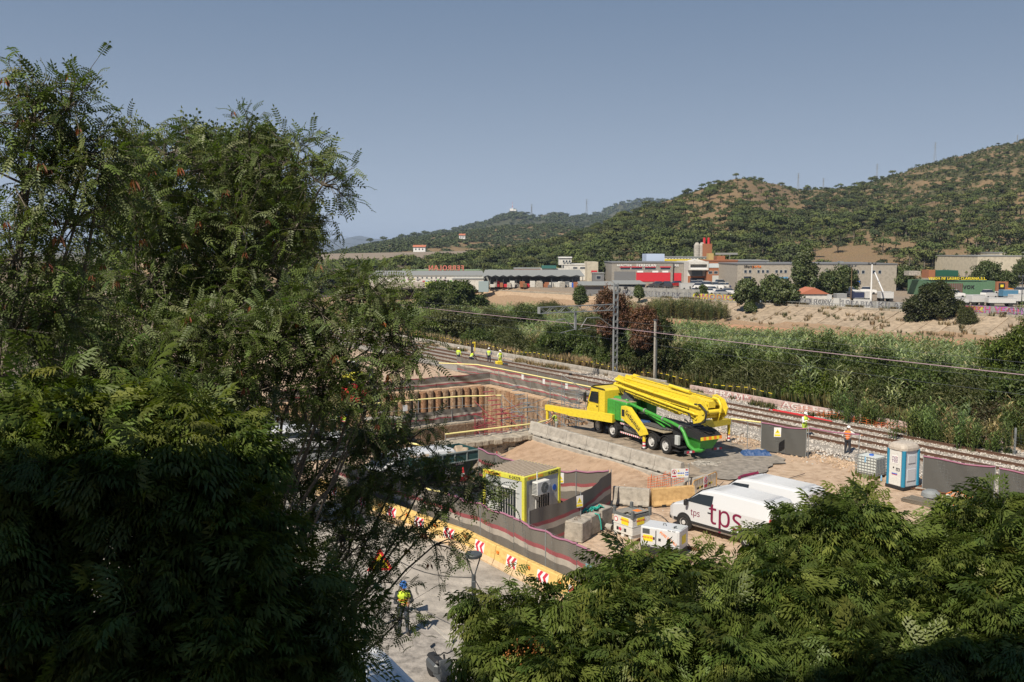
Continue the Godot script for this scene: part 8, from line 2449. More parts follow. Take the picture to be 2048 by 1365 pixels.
	# poles in the estate
	for q in [[1742, 604, 529, 0.22, "tall white lighting column with three lamps in the yard", "sign_white"], [1702, 604, 534, 0.12, "slim wooden pole beside the tall lighting column", "wood"], [2043, 618, 555, 0.1, "thin dark lamp pole at the right edge of the yards", "dark_steel"]]:
		var p := G(q[0], q[1]); var k := -p.z / FOC
		var o := thing("yard_pole", q[4], "pole", p)
		var h: float = (q[1] - q[2]) * k
		b = MB.new(); b.tube([Vector3.ZERO, Vector3(0, h, 0)], [q[3], q[3] * 0.7], 8); part(o, "shaft", b, M[q[5]])
		b = MB.new(); b.bar(Vector3(-0.9, h, 0), Vector3(0.9, h, 0), 0.06, 5)
		for x in [-0.8, 0.0, 0.8]: b.bbox(Vector3(x, h + 0.25, 0.1), Vector3(0.35, 0.35, 0.25), 0.04)
		part(o, "lamp_head", b, M.dark_steel)
	var lad := MB.new()
	lad.bar(G(1750, 600) + Vector3(0, 6.5, -0.5), G(1768, 606) + Vector3(0, 2.4, -0.5), 0.16, 5); lad.bar(G(1752, 600) + Vector3(0, 6.3, -0.9), G(1770, 606) + Vector3(0, 2.4, -0.9), 0.12, 5)
	single("lorry_ladder", lad, M.sign_white, "white sloping ladder hoist beside the tall lighting column", "hoist")

# ---------- plants along the river ----------
func reed_mesh() -> ArrayMesh:
	var mb := MB.new()
	for k in 7:
		var a := rng.randf() * TAU
		var p := Vector3(cos(a), 0, sin(a)) * rng.randf_range(0.05, 0.55)
		var h := rng.randf_range(2.6, 4.3)
		var lean := Vector3(cos(a), 0, sin(a)) * rng.randf_range(0.1, 0.5)
		var top := p + Vector3(0, h, 0) + lean
		mb.tube([p, p.lerp(top, 0.5) - lean * 0.15, top], [0.03, 0.025, 0.012], 3, false)
		for j in 9:
			var t := 0.3 + 0.7 * j / 8.0
			var q := p.lerp(top, t) - lean * 0.15 * (1.0 - t)
			var w := a + j * 2.6 + rng.randf()
			var out := Vector3(cos(w), 0.75, sin(w)).normalized()
			var tip := q + out * 0.55
			var side := out.cross(Vector3.UP).normalized() * 0.065
			var n := side.cross(out).normalized()
			var end := tip + Vector3(cos(w) * 0.38, -0.22, sin(w) * 0.38)
			var v0 := mb.vert(q - side * 0.6, n); var v1 := mb.vert(q + side * 0.6, n); var v2 := mb.vert(tip + side, n); var v3 := mb.vert(tip - side, n); var v4 := mb.vert(end, n)
			mb.idx.append_array([v0, v1, v2, v0, v2, v3, v3, v2, v4])
	return mb.mesh(M.leaf)

func tuft_mesh() -> ArrayMesh:
	var mb := MB.new()
	for k in 26:
		var a := rng.randf() * TAU
		var p := Vector3(cos(a), 0, sin(a)) * rng.randf() * 0.3
		var d := (Vector3(cos(a), 0, sin(a)) * rng.randf_range(0.1, 0.6) + Vector3.UP).normalized()
		leaf_face(mb, p, d, d.cross(Vector3(-sin(a), 0, cos(a))).normalized(), rng.randf_range(0.4, 0.9), 0.05, 0.05)
	return mb.mesh(M.leaf)

func build_river_plants() -> void:
	var green := [Color(0.085, 0.12, 0.03), Color(0.1, 0.135, 0.036), Color(0.072, 0.096, 0.03)]
	var olive := [Color(0.115, 0.13, 0.05), Color(0.095, 0.11, 0.043), Color(0.13, 0.14, 0.06)]
	var fresh := [Color(0.1, 0.14, 0.02), Color(0.12, 0.16, 0.025), Color(0.085, 0.115, 0.02)]
	var rust := [Color(0.16, 0.08, 0.05), Color(0.2, 0.1, 0.06), Color(0.13, 0.075, 0.045)]
	kit.clump = cluster_mesh(26, 0.34, 0.2, 0.1, M.leaf)
	kit.big = cluster_mesh(30, 0.55, 0.36, 0.22, M.leaf)
	kit.far = cluster_mesh(26, 0.7, 0.55, 0.4, M.leaf)
	kit.wisp = cluster_mesh(26, 0.4, 0.22, 0.035, M.leaf)
	var P := func(px: float, py: float, h: float) -> Vector3: return G(px, py, h)
	var E := func(x: float, y: float, z: float, rx: float, ry: float, rz := 0.0) -> Array: return [Vector3(x, y, z), Vector3(rx, ry, rz if rz > 0.0 else rx)]
	# reeds
	var xf := []; var cc := []
	var reeds := [reed_mesh(), reed_mesh()]
	var tries := 0
	var other := []; var oc := []
	while xf.size() + other.size() < 13000 and tries < 90000:
		tries += 1
		var u := rng.randf_range(-190.0, -5.0)
		var s := rng.randf_range(58.5, 128.0)
		var p := R(u, s)
		var d := -p.z
		var s2 := 0.749 * p.x + 0.663 * d
		if d > 200.0 or d < 38.0: continue
		var px := 1024.0 + p.x / d * FOC
		if px < 700 or px > 2150: continue
		var left := px < 1230.0
		if s2 > lerpf(141.0, 117.0, clampf((px - 1230.0) / 100.0, 0.0, 1.0)) + 4.0 * gn.get_noise_2d(u * 6.0, 50.0): continue
		if left and (s < 74.0 + 6.0 * gn.get_noise_2d(u * 4.0, 3.0) or s > 112.0): continue
		if px > 1175.0 and px < 1330.0 and s < 70.0: continue
		if not left and s < 73.0 + 5.0 * gn.get_noise_2d(u * 5.0, 9.0) and rng.randf() > 0.06: continue
		if left and s > 100.0 and rng.randf() > 0.5: continue
		p.y = ground_h(u, s)
		var sc := rng.randf_range(0.75, 1.15) * (0.8 if left else 0.92) * (0.7 + 0.5 * (gn.get_noise_2d(p.x * 5.0, d * 5.0) * 0.5 + 0.5))
		var tr := Transform3D(Basis(Vector3.UP, rng.randf() * TAU) * Basis.from_scale(Vector3(sc * 1.25, sc, sc * 1.25)), p)
		var dry := gn.get_noise_2d(p.x * 6.0 + 90.0, d * 6.0)
		var c := shade(Color(0.26, 0.315, 0.15) if dry < 0.25 else Color(0.34, 0.31, 0.17), 0.16)
		if rng.randf() < 0.25: c = shade(Color(0.21, 0.265, 0.1), 0.12)
		if rng.randf() > 0.5: xf.append(tr); cc.append(c)
		else: other.append(tr); oc.append(c)
	var rd := multi(self, "reed_bed", reeds[0], xf, cc)
	tag(rd, "tall grey green reeds filling the river bed", "reeds", "", "stuff")
	rd = multi(self, "reed_bed_fringe", reeds[1], other, oc)
	tag(rd, "paler leaning reeds mixed through the river bed", "reeds", "", "stuff")
	# dry grass on the bank and weeds
	xf = []; cc = []
	var tuft := tuft_mesh()
	for i in 9000:
		var u := rng.randf_range(-120.0, -12.0)
		var s := rng.randf_range(56.0, 74.0) if i < 6500 else rng.randf_range(53.6, 57.0)
		if i > 6500 and gn.get_noise_2d(u * 8.0, s * 8.0) < 0.05: continue
		var p := R(u, s, ground_h(u, s))
		xf.append(Transform3D(Basis(Vector3.UP, rng.randf() * TAU) * rng.randf_range(0.8, 1.6) * (1.0 if i < 6500 else 0.4), p))
		var c := Color(0.42, 0.31, 0.18) if u < -62.0 and rng.randf() < 0.85 else (Color(0.2, 0.17, 0.07) if rng.randf() < 0.5 else Color(0.09, 0.12, 0.03))
		cc.append(shade(c, 0.15))
	rd = multi(self, "dry_grass", tuft, xf, cc)
	tag(rd, "dry straw coloured grass on the bank beyond the rails", "grass", "", "stuff")
	xf = []; cc = []
	for i in 1500:
		var k := rng.randf()
		var px := rng.randf_range(1150, 2060)
		var p := crest(px, rng.randf_range(160.0, 176.0)) if i > 900 else crest(px, 176.6)
		if gn.get_noise_2d(p.x * 7.0, p.z * 7.0) < 0.12: continue
		var s2 := 0.749 * p.x - 0.663 * p.z
		p.y = -3.0 + 3.0 * clampf((s2 - 163.4) / 11.2, 0, 1) + 0.1
		xf.append(Transform3D(Basis(Vector3.UP, rng.randf() * TAU) * rng.randf_range(0.6, 1.3), p))
		cc.append(shade(Color(0.34, 0.25, 0.14) if rng.randf() < 0.75 else Color(0.16, 0.16, 0.07), 0.2))
	rd = multi(self, "bank_weeds", tuft, xf, cc)
	tag(rd, "dry weeds growing in the joints of the river embankment", "weeds", "", "stuff")
	# trees and bushes this side
	var t := P.call(905, 648, -3.0)
	shrub("river_tree", "broad dark domed tree left of the reeds", "tree", t, [E.call(0, 5.6, 0, 6.3, 3.6), E.call(-4.4, 4.0, 0.5, 3.4, 3.0), E.call(4.6, 3.8, 0.5, 3.4, 2.9), E.call(1, 7.2, 0, 3.6, 1.9)], 2400, "big", green, 1.15, "", 0.4)
	t = P.call(893, 692, -0.8)
	shrub("leaning_tree", "grey green tree with a leaning trunk beside the dry bank", "tree", t, [E.call(0.6, 3.7, 0, 2.6, 1.9), E.call(3.0, 3.0, 0.5, 2.2, 1.9), E.call(-1.8, 3.2, -1, 1.8, 1.6)], 1500, "clump", olive, 1.25, "", 0.2)
	t = P.call(950, 704, -0.6)
	shrub("dark_bush", "dark bush behind the railway workers", "bush", t, [E.call(0, 1.4, 0, 2.2, 1.7), E.call(1.6, 1.0, 0, 1.5, 1.2)], 900, "clump", green, 1.1)
	t = P.call(1124, 712, -1.4)
	shrub("round_bush", "round leafy green bush above the dry grass bank", "bush", t, [E.call(0, 1.9, 0, 3.3, 2.2), E.call(-2.0, 1.3, 0.6, 2.0, 1.5), E.call(2.2, 1.3, 0.4, 1.9, 1.5)], 1900, "clump", [Color(0.065, 0.1, 0.018), Color(0.085, 0.12, 0.022), Color(0.05, 0.075, 0.018)], 1.15)
	t = P.call(1222, 758, -0.8)
	shrub("brown_tree", "tall tree with rust brown withered crown behind the mast", "tree", t, [E.call(-0.2, 7.4, 0, 1.9, 1.6), E.call(0.9, 6.4, 0, 1.5, 1.5), E.call(-0.5, 5.2, 0.3, 1.2, 1.0)], 1300, "clump", rust, 0.95, "", 0.16)
	shrub("mixed_shrub", "dark green shrub growing below the brown withered crown", "shrub", t + Vector3(0.8, 0, -1.2), [E.call(-0.6, 4.6, 0, 1.9, 1.6), E.call(0.3, 2.2, 0, 2.0, 2.2), E.call(-1.4, 1.2, 0, 1.2, 1.2)], 1600, "clump", green, 1.0)
	t = P.call(1292, 772, -0.6)
	shrub("brown_tree", "second brown withered tree beside the slim pale pole", "tree", t, [E.call(-0.2, 6.0, -0.3, 1.5, 1.4), E.call(-0.6, 4.6, 0.5, 1.2, 1.1)], 900, "clump", rust, 0.95, "", 0.14)
	shrub("mixed_shrub", "tall dark green shrub behind the slim pale pole", "shrub", t + Vector3(1.0, 0, -0.8), [E.call(0.4, 5.0, 0, 1.3, 1.7), E.call(-0.3, 2.4, 0.2, 2.4, 2.2), E.call(1.2, 2.2, 0, 1.8, 1.9)], 2300, "clump", [Color(0.05, 0.07, 0.02), Color(0.065, 0.085, 0.026), Color(0.09, 0.085, 0.035)], 1.0)
	var list := [[1385, 775, 2.6, 2.4, 0], [1428, 792, 2.4, 1.9, 1], [1462, 790, 2.5, 2.5, 0], [1505, 803, 2.2, 1.8, 1], [1548, 800, 2.0, 1.8, 2], [1590, 815, 2.3, 2.1, 1], [1650, 832, 2.4, 1.7, 2], [1640, 790, 3.0, 2.8, 0], [1705, 832, 2.3, 2.0, 1], [1755, 820, 3.0, 2.6, 0], [1760, 850, 2.2, 1.6, 1], [1820, 850, 2.6, 2.2, 0], [1870, 838, 3.0, 2.5, 0], [1875, 868, 2.2, 1.5, 1], [1940, 870, 2.6, 2.0, 1], [1985, 850, 3.0, 2.3, 0], [2010, 885, 2.2, 1.6, 3], [2060, 880, 2.8, 2.6, 0], [1350, 758, 2.0, 1.7, 1], [1075, 735, 1.6, 1.0, 1], [1020, 722, 1.6, 1.4, 1], [1180, 745, 1.4, 1.6, 0], [2050, 800, 3.0, 4.2, 2], [985, 672, 2.4, 2.2, 1], [1050, 660, 2.6, 2.0, 0], [1010, 705, 1.8, 1.6, 1], [1192, 700, 2.2, 2.4, 1], [930, 668, 2.4, 2.0, 0], [1100, 640, 2.6, 1.8, 1]]
	var txt := ["dark evergreen bush", "grey green wispy bush", "bright yellow green bush", "sparse reddish brown bush"]
	for i in list.size():
		var q: Array = list[i]
		var h := -1.1
		t = P.call(q[0], q[1], h)
		var r: float = q[2] * 1.25; var ry: float = q[3] * 1.15
		shrub("bank_bush", txt[q[4]] + " on the bank between the rails and the reeds", "bush", t, [E.call(0, ry * 0.8, 0, r, ry), E.call(r * 0.6, ry * 0.6, 0.4, r * 0.7, ry * 0.75), E.call(-r * 0.6, ry * 0.65, -0.2, r * 0.65, ry * 0.7)], 1500, "wisp" if q[4] == 1 or q[4] == 3 else "clump", [green, olive, fresh, [Color(0.12, 0.09, 0.05), Color(0.1, 0.1, 0.05)]][q[4]], 1.1 if q[4] != 1 else 1.35, "bushes on the river bank", 0.07)
	# giant reeds right behind the rails
	xf = []; cc = []
	for i in 130:
		var c: Array = [[1850, 880], [1905, 892], [1960, 905], [1870, 872], [2030, 870], [1725, 850]][i % 6]
		var p := G(c[0], c[1]) + Vector3(rng.randfn(0, 0.7), 0, rng.randfn(0, 0.5))
		var sc := rng.randf_range(0.25, 0.62)
		xf.append(Transform3D(Basis(Vector3.UP, rng.randf() * TAU) * sc, p))
		cc.append(shade(Color(0.16, 0.22, 0.07) if rng.randf() < 0.75 else Color(0.38, 0.3, 0.15), 0.15))
	rd = multi(self, "trackside_reeds", reeds[0], xf, cc)
	tag(rd, "loose clumps of giant reed growing beside the far rail", "reeds", "", "stuff")
	# trees across the river
	var far := [[1493, 612, 2.6, 2.9, 0, "small round tree on the embankment crest before the beige warehouse"], [1545, 610, 3.0, 3.2, 0, "broad dark tree before the beige warehouse, left of two"], [1570, 612, 3.0, 2.8, 0, "broad dark tree before the beige warehouse, right of two"], [1607, 598, 3.2, 6.6, 0, "tall dark tree rising over the beige warehouse roof"], [1662, 596, 4.2, 3.2, 0, "wide tree in front of the beige warehouse's middle windows"], [1690, 592, 3.4, 3.6, 0, "round tree beside the slim wooden pole"], [1805, 588, 3.2, 3.2, 0, "round tree at the dark end of the beige warehouse"], [1972, 590, 4.4, 4.2, 0, "broad tree before the cream warehouse"], [2012, 588, 2.6, 2.6, 0, "small tree beside the brick pier"], [2046, 580, 3.2, 4.0, 0, "tree cut by the right edge before the cream warehouse"], [1208, 566, 3.6, 4.6, 1, "dark tree between the villa and the red shop"], [1232, 572, 3.0, 2.6, 1, "small tree before the dark shop front"], [1268, 574, 3.0, 2.4, 1, "bushy tree before the red shop front"], [1308, 566, 4.2, 4.2, 2, "loose pale tree before the red shop lettering"], [1362, 567, 2.6, 4.0, 1, "slim dark tree beside the white arcade"], [1160, 612, 1.4, 2.0, 1, "young tree growing through the river wall"], [1278, 600, 1.0, 1.6, 1, "thin sapling in front of the grey graffiti"], [1404, 602, 1.3, 1.7, 1, "small shrub before the colourful graffiti"], [1604, 622, 1.0, 1.0, 1, "small bush on the sloping embankment"], [1500, 625, 1.0, 1.0, 1, "low bush hanging over the embankment crest"]]
	for q in far:
		var p := G(q[0], q[1]); p.y = level(-p.z)
		if q[1] > 618: p = G(q[0], q[1], -1.3)
		var r: float = q[2]; var ry: float = q[3]
		var rows: Array = [E.call(0, ry * 1.1, 0, r, ry), E.call(r * 0.5, ry * 0.8, 0.3, r * 0.65, ry * 0.6), E.call(-r * 0.5, ry * 0.9, 0.3, r * 0.6, ry * 0.6), E.call(0, ry * 1.7, 0, r * 0.6, ry * 0.45)]
		shrub("estate_tree", q[5], "tree", p, rows, 520 if q[4] != 2 else 260, "far" if r > 2.0 else "big", [[Color(0.085, 0.11, 0.038), Color(0.1, 0.13, 0.045)], [Color(0.09, 0.12, 0.038), Color(0.105, 0.14, 0.045)], [Color(0.11, 0.12, 0.06), Color(0.095, 0.105, 0.055)]][q[4]], 0.85, "trees of the industrial estate", 0.18)
	t = P.call(1864, 660, -2.9)
	shrub("riverbank_tree", "big spreading dark tree at the foot of the embankment", "tree", t, [E.call(0, 5.0, 0, 4.6, 3.2), E.call(-2.8, 4.2, 0.5, 2.8, 2.3), E.call(2.9, 3.9, 0.5, 2.7, 2.4), E.call(0.6, 7.3, 0, 2.9, 1.9), E.call(-3.2, 2.2, 0.5, 1.8, 1.6)], 2300, "big", [Color(0.06, 0.072, 0.026), Color(0.075, 0.088, 0.032), Color(0.05, 0.06, 0.024)], 1.15, "", 0.35)
	shrub("willow_bush", "small grey green willow beside the big spreading tree", "bush", P.call(1932, 655, -1.8), [E.call(0, 2.0, 0, 1.6, 1.9), E.call(0.7, 1.3, 0, 1.2, 1.2)], 700, "wisp", olive, 1.5, "", 0.08)
	# reeds on the far bank of the path
	xf = []; cc = []
	for i in 520:
		var px := 1370.0 + rng.randfn(0, 38)
		var p := crest(px, rng.randf_range(160.0, 168.0)); p.y = -2.9
		xf.append(Transform3D(Basis(Vector3.UP, rng.randf() * TAU) * rng.randf_range(0.35, 0.95), p))
		cc.append(shade(Color(0.2, 0.19, 0.085) if rng.randf() < 0.6 else Color(0.13, 0.16, 0.06), 0.15))
	rd = multi(self, "far_reeds", reeds[1], xf, cc)
	tag(rd, "yellowing reeds at the foot of the far embankment", "reeds", "", "stuff")

# ---------- the street below ----------
func build_street() -> void:
	var lp := Vector3(-1.09, 0.05, -25.5)
	var L := thing("street_lamp", "grey street lamp with a flat round head on two slanted struts", "street lamp", lp)
	var b := MB.new(); b.tube([Vector3.ZERO, Vector3(0, 2.75, 0)], [0.075, 0.06], 12); part(L, "pole", b, M.lamp_grey if M.has("lamp_grey") else mat("lamp_grey", lin(0.06, 0.068, 0.074), 0.55))
	b = MB.new()
	for s in [-1, 1]: b.bar(Vector3(s * 0.02, 2.72, 0), Vector3(s * 0.2, 3.3, 0), 0.02, 6)
	part(L, "strut", b, M.lamp_grey)
	b = MB.new(); b.lathe([Vector2(0.0, 3.27), Vector2(0.2, 3.27), Vector2(0.24, 3.3), Vector2(0.245, 3.36), Vector2(0.23, 3.39), Vector2(0.0, 3.41)], 28); part(L, "lamp_head", b, M.lamp_grey)
	b = MB.new(); b.bbox(Vector3(0.0, 2.45, 0.08), Vector3(0.12, 0.3, 0.08), 0.01); b.bbox(Vector3(0, 2.0, 0.07), Vector3(0.14, 0.24, 0.05), 0.01); part(L, "junction_box", b, M.dark_steel)
	b = MB.new(); b.tube([Vector3(0.0, 2.5, 0.1), Vector3(-0.06, 2.1, 0.12), Vector3(-0.1, 1.8, 0.1), Vector3(-0.02, 1.7, 0.1), Vector3(0.06, 1.85, 0.1)], 0.014, 5); part(L, "loose_cable", b, M.black_plastic)
	var c := MB.new()
	var path := []
	var a0 := lp + Vector3(0, 2.68, 0); var a1 := Vector3(-4.6, 3.6, -27.0)
	for k in 13: path.append(a0.lerp(a1, k / 12.0) - Vector3(0, 0.45 * sin(PI * k / 12.0), 0))
	c.tube(path, 0.014, 5)
	single("hanging_cable", c, M.black_plastic, "black cable sagging from the street lamp to the leafy trees", "cable")
	c = MB.new(); c.tube([a0, a0 + Vector3(0.5, -0.42, 1.2), a0 + Vector3(1.4, -0.6, 3.4)], 0.014, 5)
	single("hanging_cable", c, M.black_plastic, "black cable dropping from the lamp behind the front bush", "cable")
	var S := thing("warning_sign", "red bordered triangular road sign on a post under the trees", "sign", Vector3(-4.15, 0.1, -28.3), 0.1)
	b = MB.new(); b.bar(Vector3.ZERO, Vector3(0, 2.5, 0), 0.03, 8); part(S, "post", b, M.galvanised)
	b = MB.new(); b.prism(PackedVector2Array([Vector2(-0.42, 1.85), Vector2(0.42, 1.85), Vector2(0, 2.58)]), 0.035, 0.05); part(S, "red_triangle", b, M.red_paint)
	b = MB.new(); b.prism(PackedVector2Array([Vector2(-0.27, 1.93), Vector2(0.27, 1.93), Vector2(0, 2.4)]), 0.052, 0.058); part(S, "inner_panel", b, M.sign_yellow)
	b = MB.new(); b.box(Vector3(0, 2.1, 0.062), Vector3(0.05, 0.22, 0.006)); part(S, "symbol", b, M.letter_black)
	# scooter mirror and handlebar at the bottom edge
	var sc := thing("scooter", "parked black scooter with a round silver mirror on the pavement", "scooter", G(888, 1385, 0.0) * Vector3(1, 0, 1) + Vector3(0, 0.12, 0), 0.5)
	b = MB.new(); b.tube([Vector3(-0.3, 1.0, 0), Vector3(-0.1, 0.95, 0), Vector3(0, 1.0, 0), Vector3(0.1, 0.95, 0), Vector3(0.3, 1.0, 0)], 0.018, 6); b.bar(Vector3(0, 0.95, 0), Vector3(0, 0.3, 0.25), 0.03, 6); part(sc, "handlebar", b, M.black_plastic)
	for s in [-1, 1]:
		b = MB.new(); b.bar(Vector3(s * 0.2, 0.98, 0), Vector3(s * 0.3, 1.2, 0), 0.01, 5); b.bbox(Vector3(s * 0.32, 1.26, 0), Vector3(0.15, 0.1, 0.03), 0.02, Basis(Vector3(0, 0, 1), 0.5)); var mr := part(sc, "mirror", b, M.black_plastic)
		b = MB.new(); b.box(Vector3(s * 0.32, 1.26, 0.018), Vector3(0.13, 0.08, 0.005), Basis(Vector3(0, 0, 1), 0.5)); part(mr, "mirror_glass", b, mat("mirror_glass", lin(0.8, 0.8, 0.8), 0.05, 1.0))
	b = MB.new(); b.bbox(Vector3(0, 0.62, -0.55), Vector3(0.28, 0.14, 0.7), 0.06); part(sc, "seat", b, M.black_plastic)
	b = MB.new(); b.bbox(Vector3(0, 0.4, -0.6), Vector3(0.3, 0.35, 0.7), 0.08); b.bbox(Vector3(0, 0.55, 0.15), Vector3(0.36, 0.6, 0.08), 0.03, Basis(Vector3.RIGHT, -0.3)); b.box(Vector3(0, 0.26, -0.15), Vector3(0.3, 0.05, 0.5)); part(sc, "body", b, M.dark_steel)
	for z in [0.42, -0.85]:
		b = MB.new(); b.cyl(Vector3(0, 0.24, z), Vector3(1, 0, 0), 0.24, 0.1, 18); part(sc, "wheel", b, M.tyre)
	# yellow machine arm under the berries
	var ym := thing("yellow_excavator", "yellow mini excavator half hidden below the berry tree", "excavator", Vector3(1.0, 0.05, -24.3), 0.7)
	b = MB.new()
	for z in [-0.5, 0.5]: b.bbox(Vector3(0, 0.28, z), Vector3(1.7, 0.5, 0.3), 0.15)
	part(ym, "track", b, M.chassis)
	b = MB.new(); b.bbox(Vector3(-0.1, 0.95, 0), Vector3(1.3, 0.7, 1.2), 0.08); part(ym, "body", b, M.yellow_paint)
	b = MB.new(); b.bbox(Vector3(0.0, 1.75, 0.15), Vector3(0.9, 0.95, 0.8), 0.05); part(ym, "cab", b, M.glass)
	b = MB.new(); b.bbox(Vector3(0.0, 2.27, 0.15), Vector3(1.0, 0.1, 0.9), 0.03); part(ym, "cab_roof", b, M.yellow_paint)
	b = MB.new(); b.tube([Vector3(0.5, 1.1, -0.35), Vector3(1.2, 2.2, -0.35), Vector3(2.1, 1.6, -0.35), Vector3(2.3, 0.6, -0.35)], 0.1, 6); part(ym, "arm", b, M.yellow_paint)
	b = MB.new(); b.bbox(Vector3(2.25, 0.35, -0.35), Vector3(0.4, 0.45, 0.55), 0.05); part(ym, "bucket", b, M.dark_steel)

# ---------- the big trees in front ----------
func locust_leaf() -> ArrayMesh:   # feathery compound leaf along +z, about 0.26 m
	var mb := MB.new()
	var n := 7
	for i in n:
		var t := 0.18 + 0.82 * i / float(n)
		var p := Vector3(0, 0.03 * sin(t * 3.0) - 0.05 * t * t, 0.26 * t)
		for s in [-1, 1]:
			leaf_face(mb, p, Vector3(s, -0.12, 0.35).normalized(), Vector3(s * 0.1, 1, 0).normalized(), 0.052, 0.024, 0.1)
	leaf_face(mb, Vector3(0, -0.02, 0.26), Vector3(0, -0.2, 1).normalized(), Vector3.UP, 0.05, 0.024, 0.1)
	mb.tube([Vector3.ZERO, Vector3(0, 0.02, 0.13), Vector3(0, -0.03, 0.28)], [0.004, 0.003, 0.002], 3, false)
	return mb.mesh(M.leaf)

func melia_leaf() -> ArrayMesh:   # drooping double compound leaf along +z, about 0.42 m
	var mb := MB.new()
	var spine := func(t: float) -> Vector3: return Vector3(0, 0.07 * sin(t * 2.6) - 0.2 * t * t, 0.4 * t)
	for i in 4:
		var t := 0.28 + 0.21 * i
		for s in [-1, 1]:
			var p: Vector3 = spine.call(t)
			var d := Vector3(s * 0.85, -0.15, 0.5).normalized()
			var len := 0.17 * (1.0 - 0.4 * absf(t - 0.45))
			for j in 3:
				var q := p + d * len * (0.35 + 0.3 * j) - Vector3(0, 0.008 * j * j, 0)
				for g in [-1, 1]:
					var dd: Vector3 = (d * 0.6 + Vector3(0, -0.5, 0) + d.cross(Vector3.UP) * g * 0.75).normalized()
					leaf_face(mb, q, dd, (Vector3.UP + d * 0.2).normalized(), 0.095, 0.031, 0.28)
			leaf_face(mb, p + d * len, (d + Vector3(0, -0.6, 0)).normalized(), Vector3.UP, 0.105, 0.033, 0.28)
	for g in [-0.5, 0.0, 0.5]:
		leaf_face(mb, spine.call(1.0), Vector3(g, -0.7, 0.8).normalized(), Vector3(0, 0.7, 0.7), 0.11, 0.034, 0.22)
	mb.tube([spine.call(0.0), spine.call(0.35), spine.call(0.7), spine.call(1.0)], [0.006, 0.005, 0.004, 0.002], 3, false)
	return mb.mesh(M.leaf)

func poplar_spray() -> ArrayMesh:
	var mb := MB.new()
	for i in 9:
		var t := i / 8.0
		var w := i * 2.4
		var p := Vector3(0, 0, 0.34 * t)
		var d := Vector3(cos(w), sin(w) * 0.5 - 0.4, 0.5).normalized()
		leaf_face(mb, p + d * 0.03, d, (Vector3.UP + rdir() * 0.8).normalized(), 0.085, 0.08, 0.1)
	mb.tube([Vector3.ZERO, Vector3(0, 0, 0.34)], [0.005, 0.002], 3, false)
	return mb.mesh(M.leaf)

func pod_mesh() -> ArrayMesh:
	var mb := MB.new()
	for k in 7:
		var a := rng.randf() * TAU
		leaf_face(mb, Vector3(cos(a), 0, sin(a)) * 0.02, Vector3(cos(a) * 0.35, -1, sin(a) * 0.35).normalized(), Vector3(-sin(a), 0.2, cos(a)).normalized(), 0.12, 0.03, 0.1)
	return mb.mesh(M.leaf)

func berry_mesh() -> ArrayMesh:
	var mb := MB.new()
	for k in 9:
		var d := rdir() * rng.randf_range(0.03, 0.09) + Vector3(0, -0.06, 0)
		mb.ball(d, Vector3.ONE * 0.012, 4, 6)
		mb.tube([Vector3.ZERO, d], [0.002, 0.0015], 3, false)
	return mb.mesh(M.leaf)

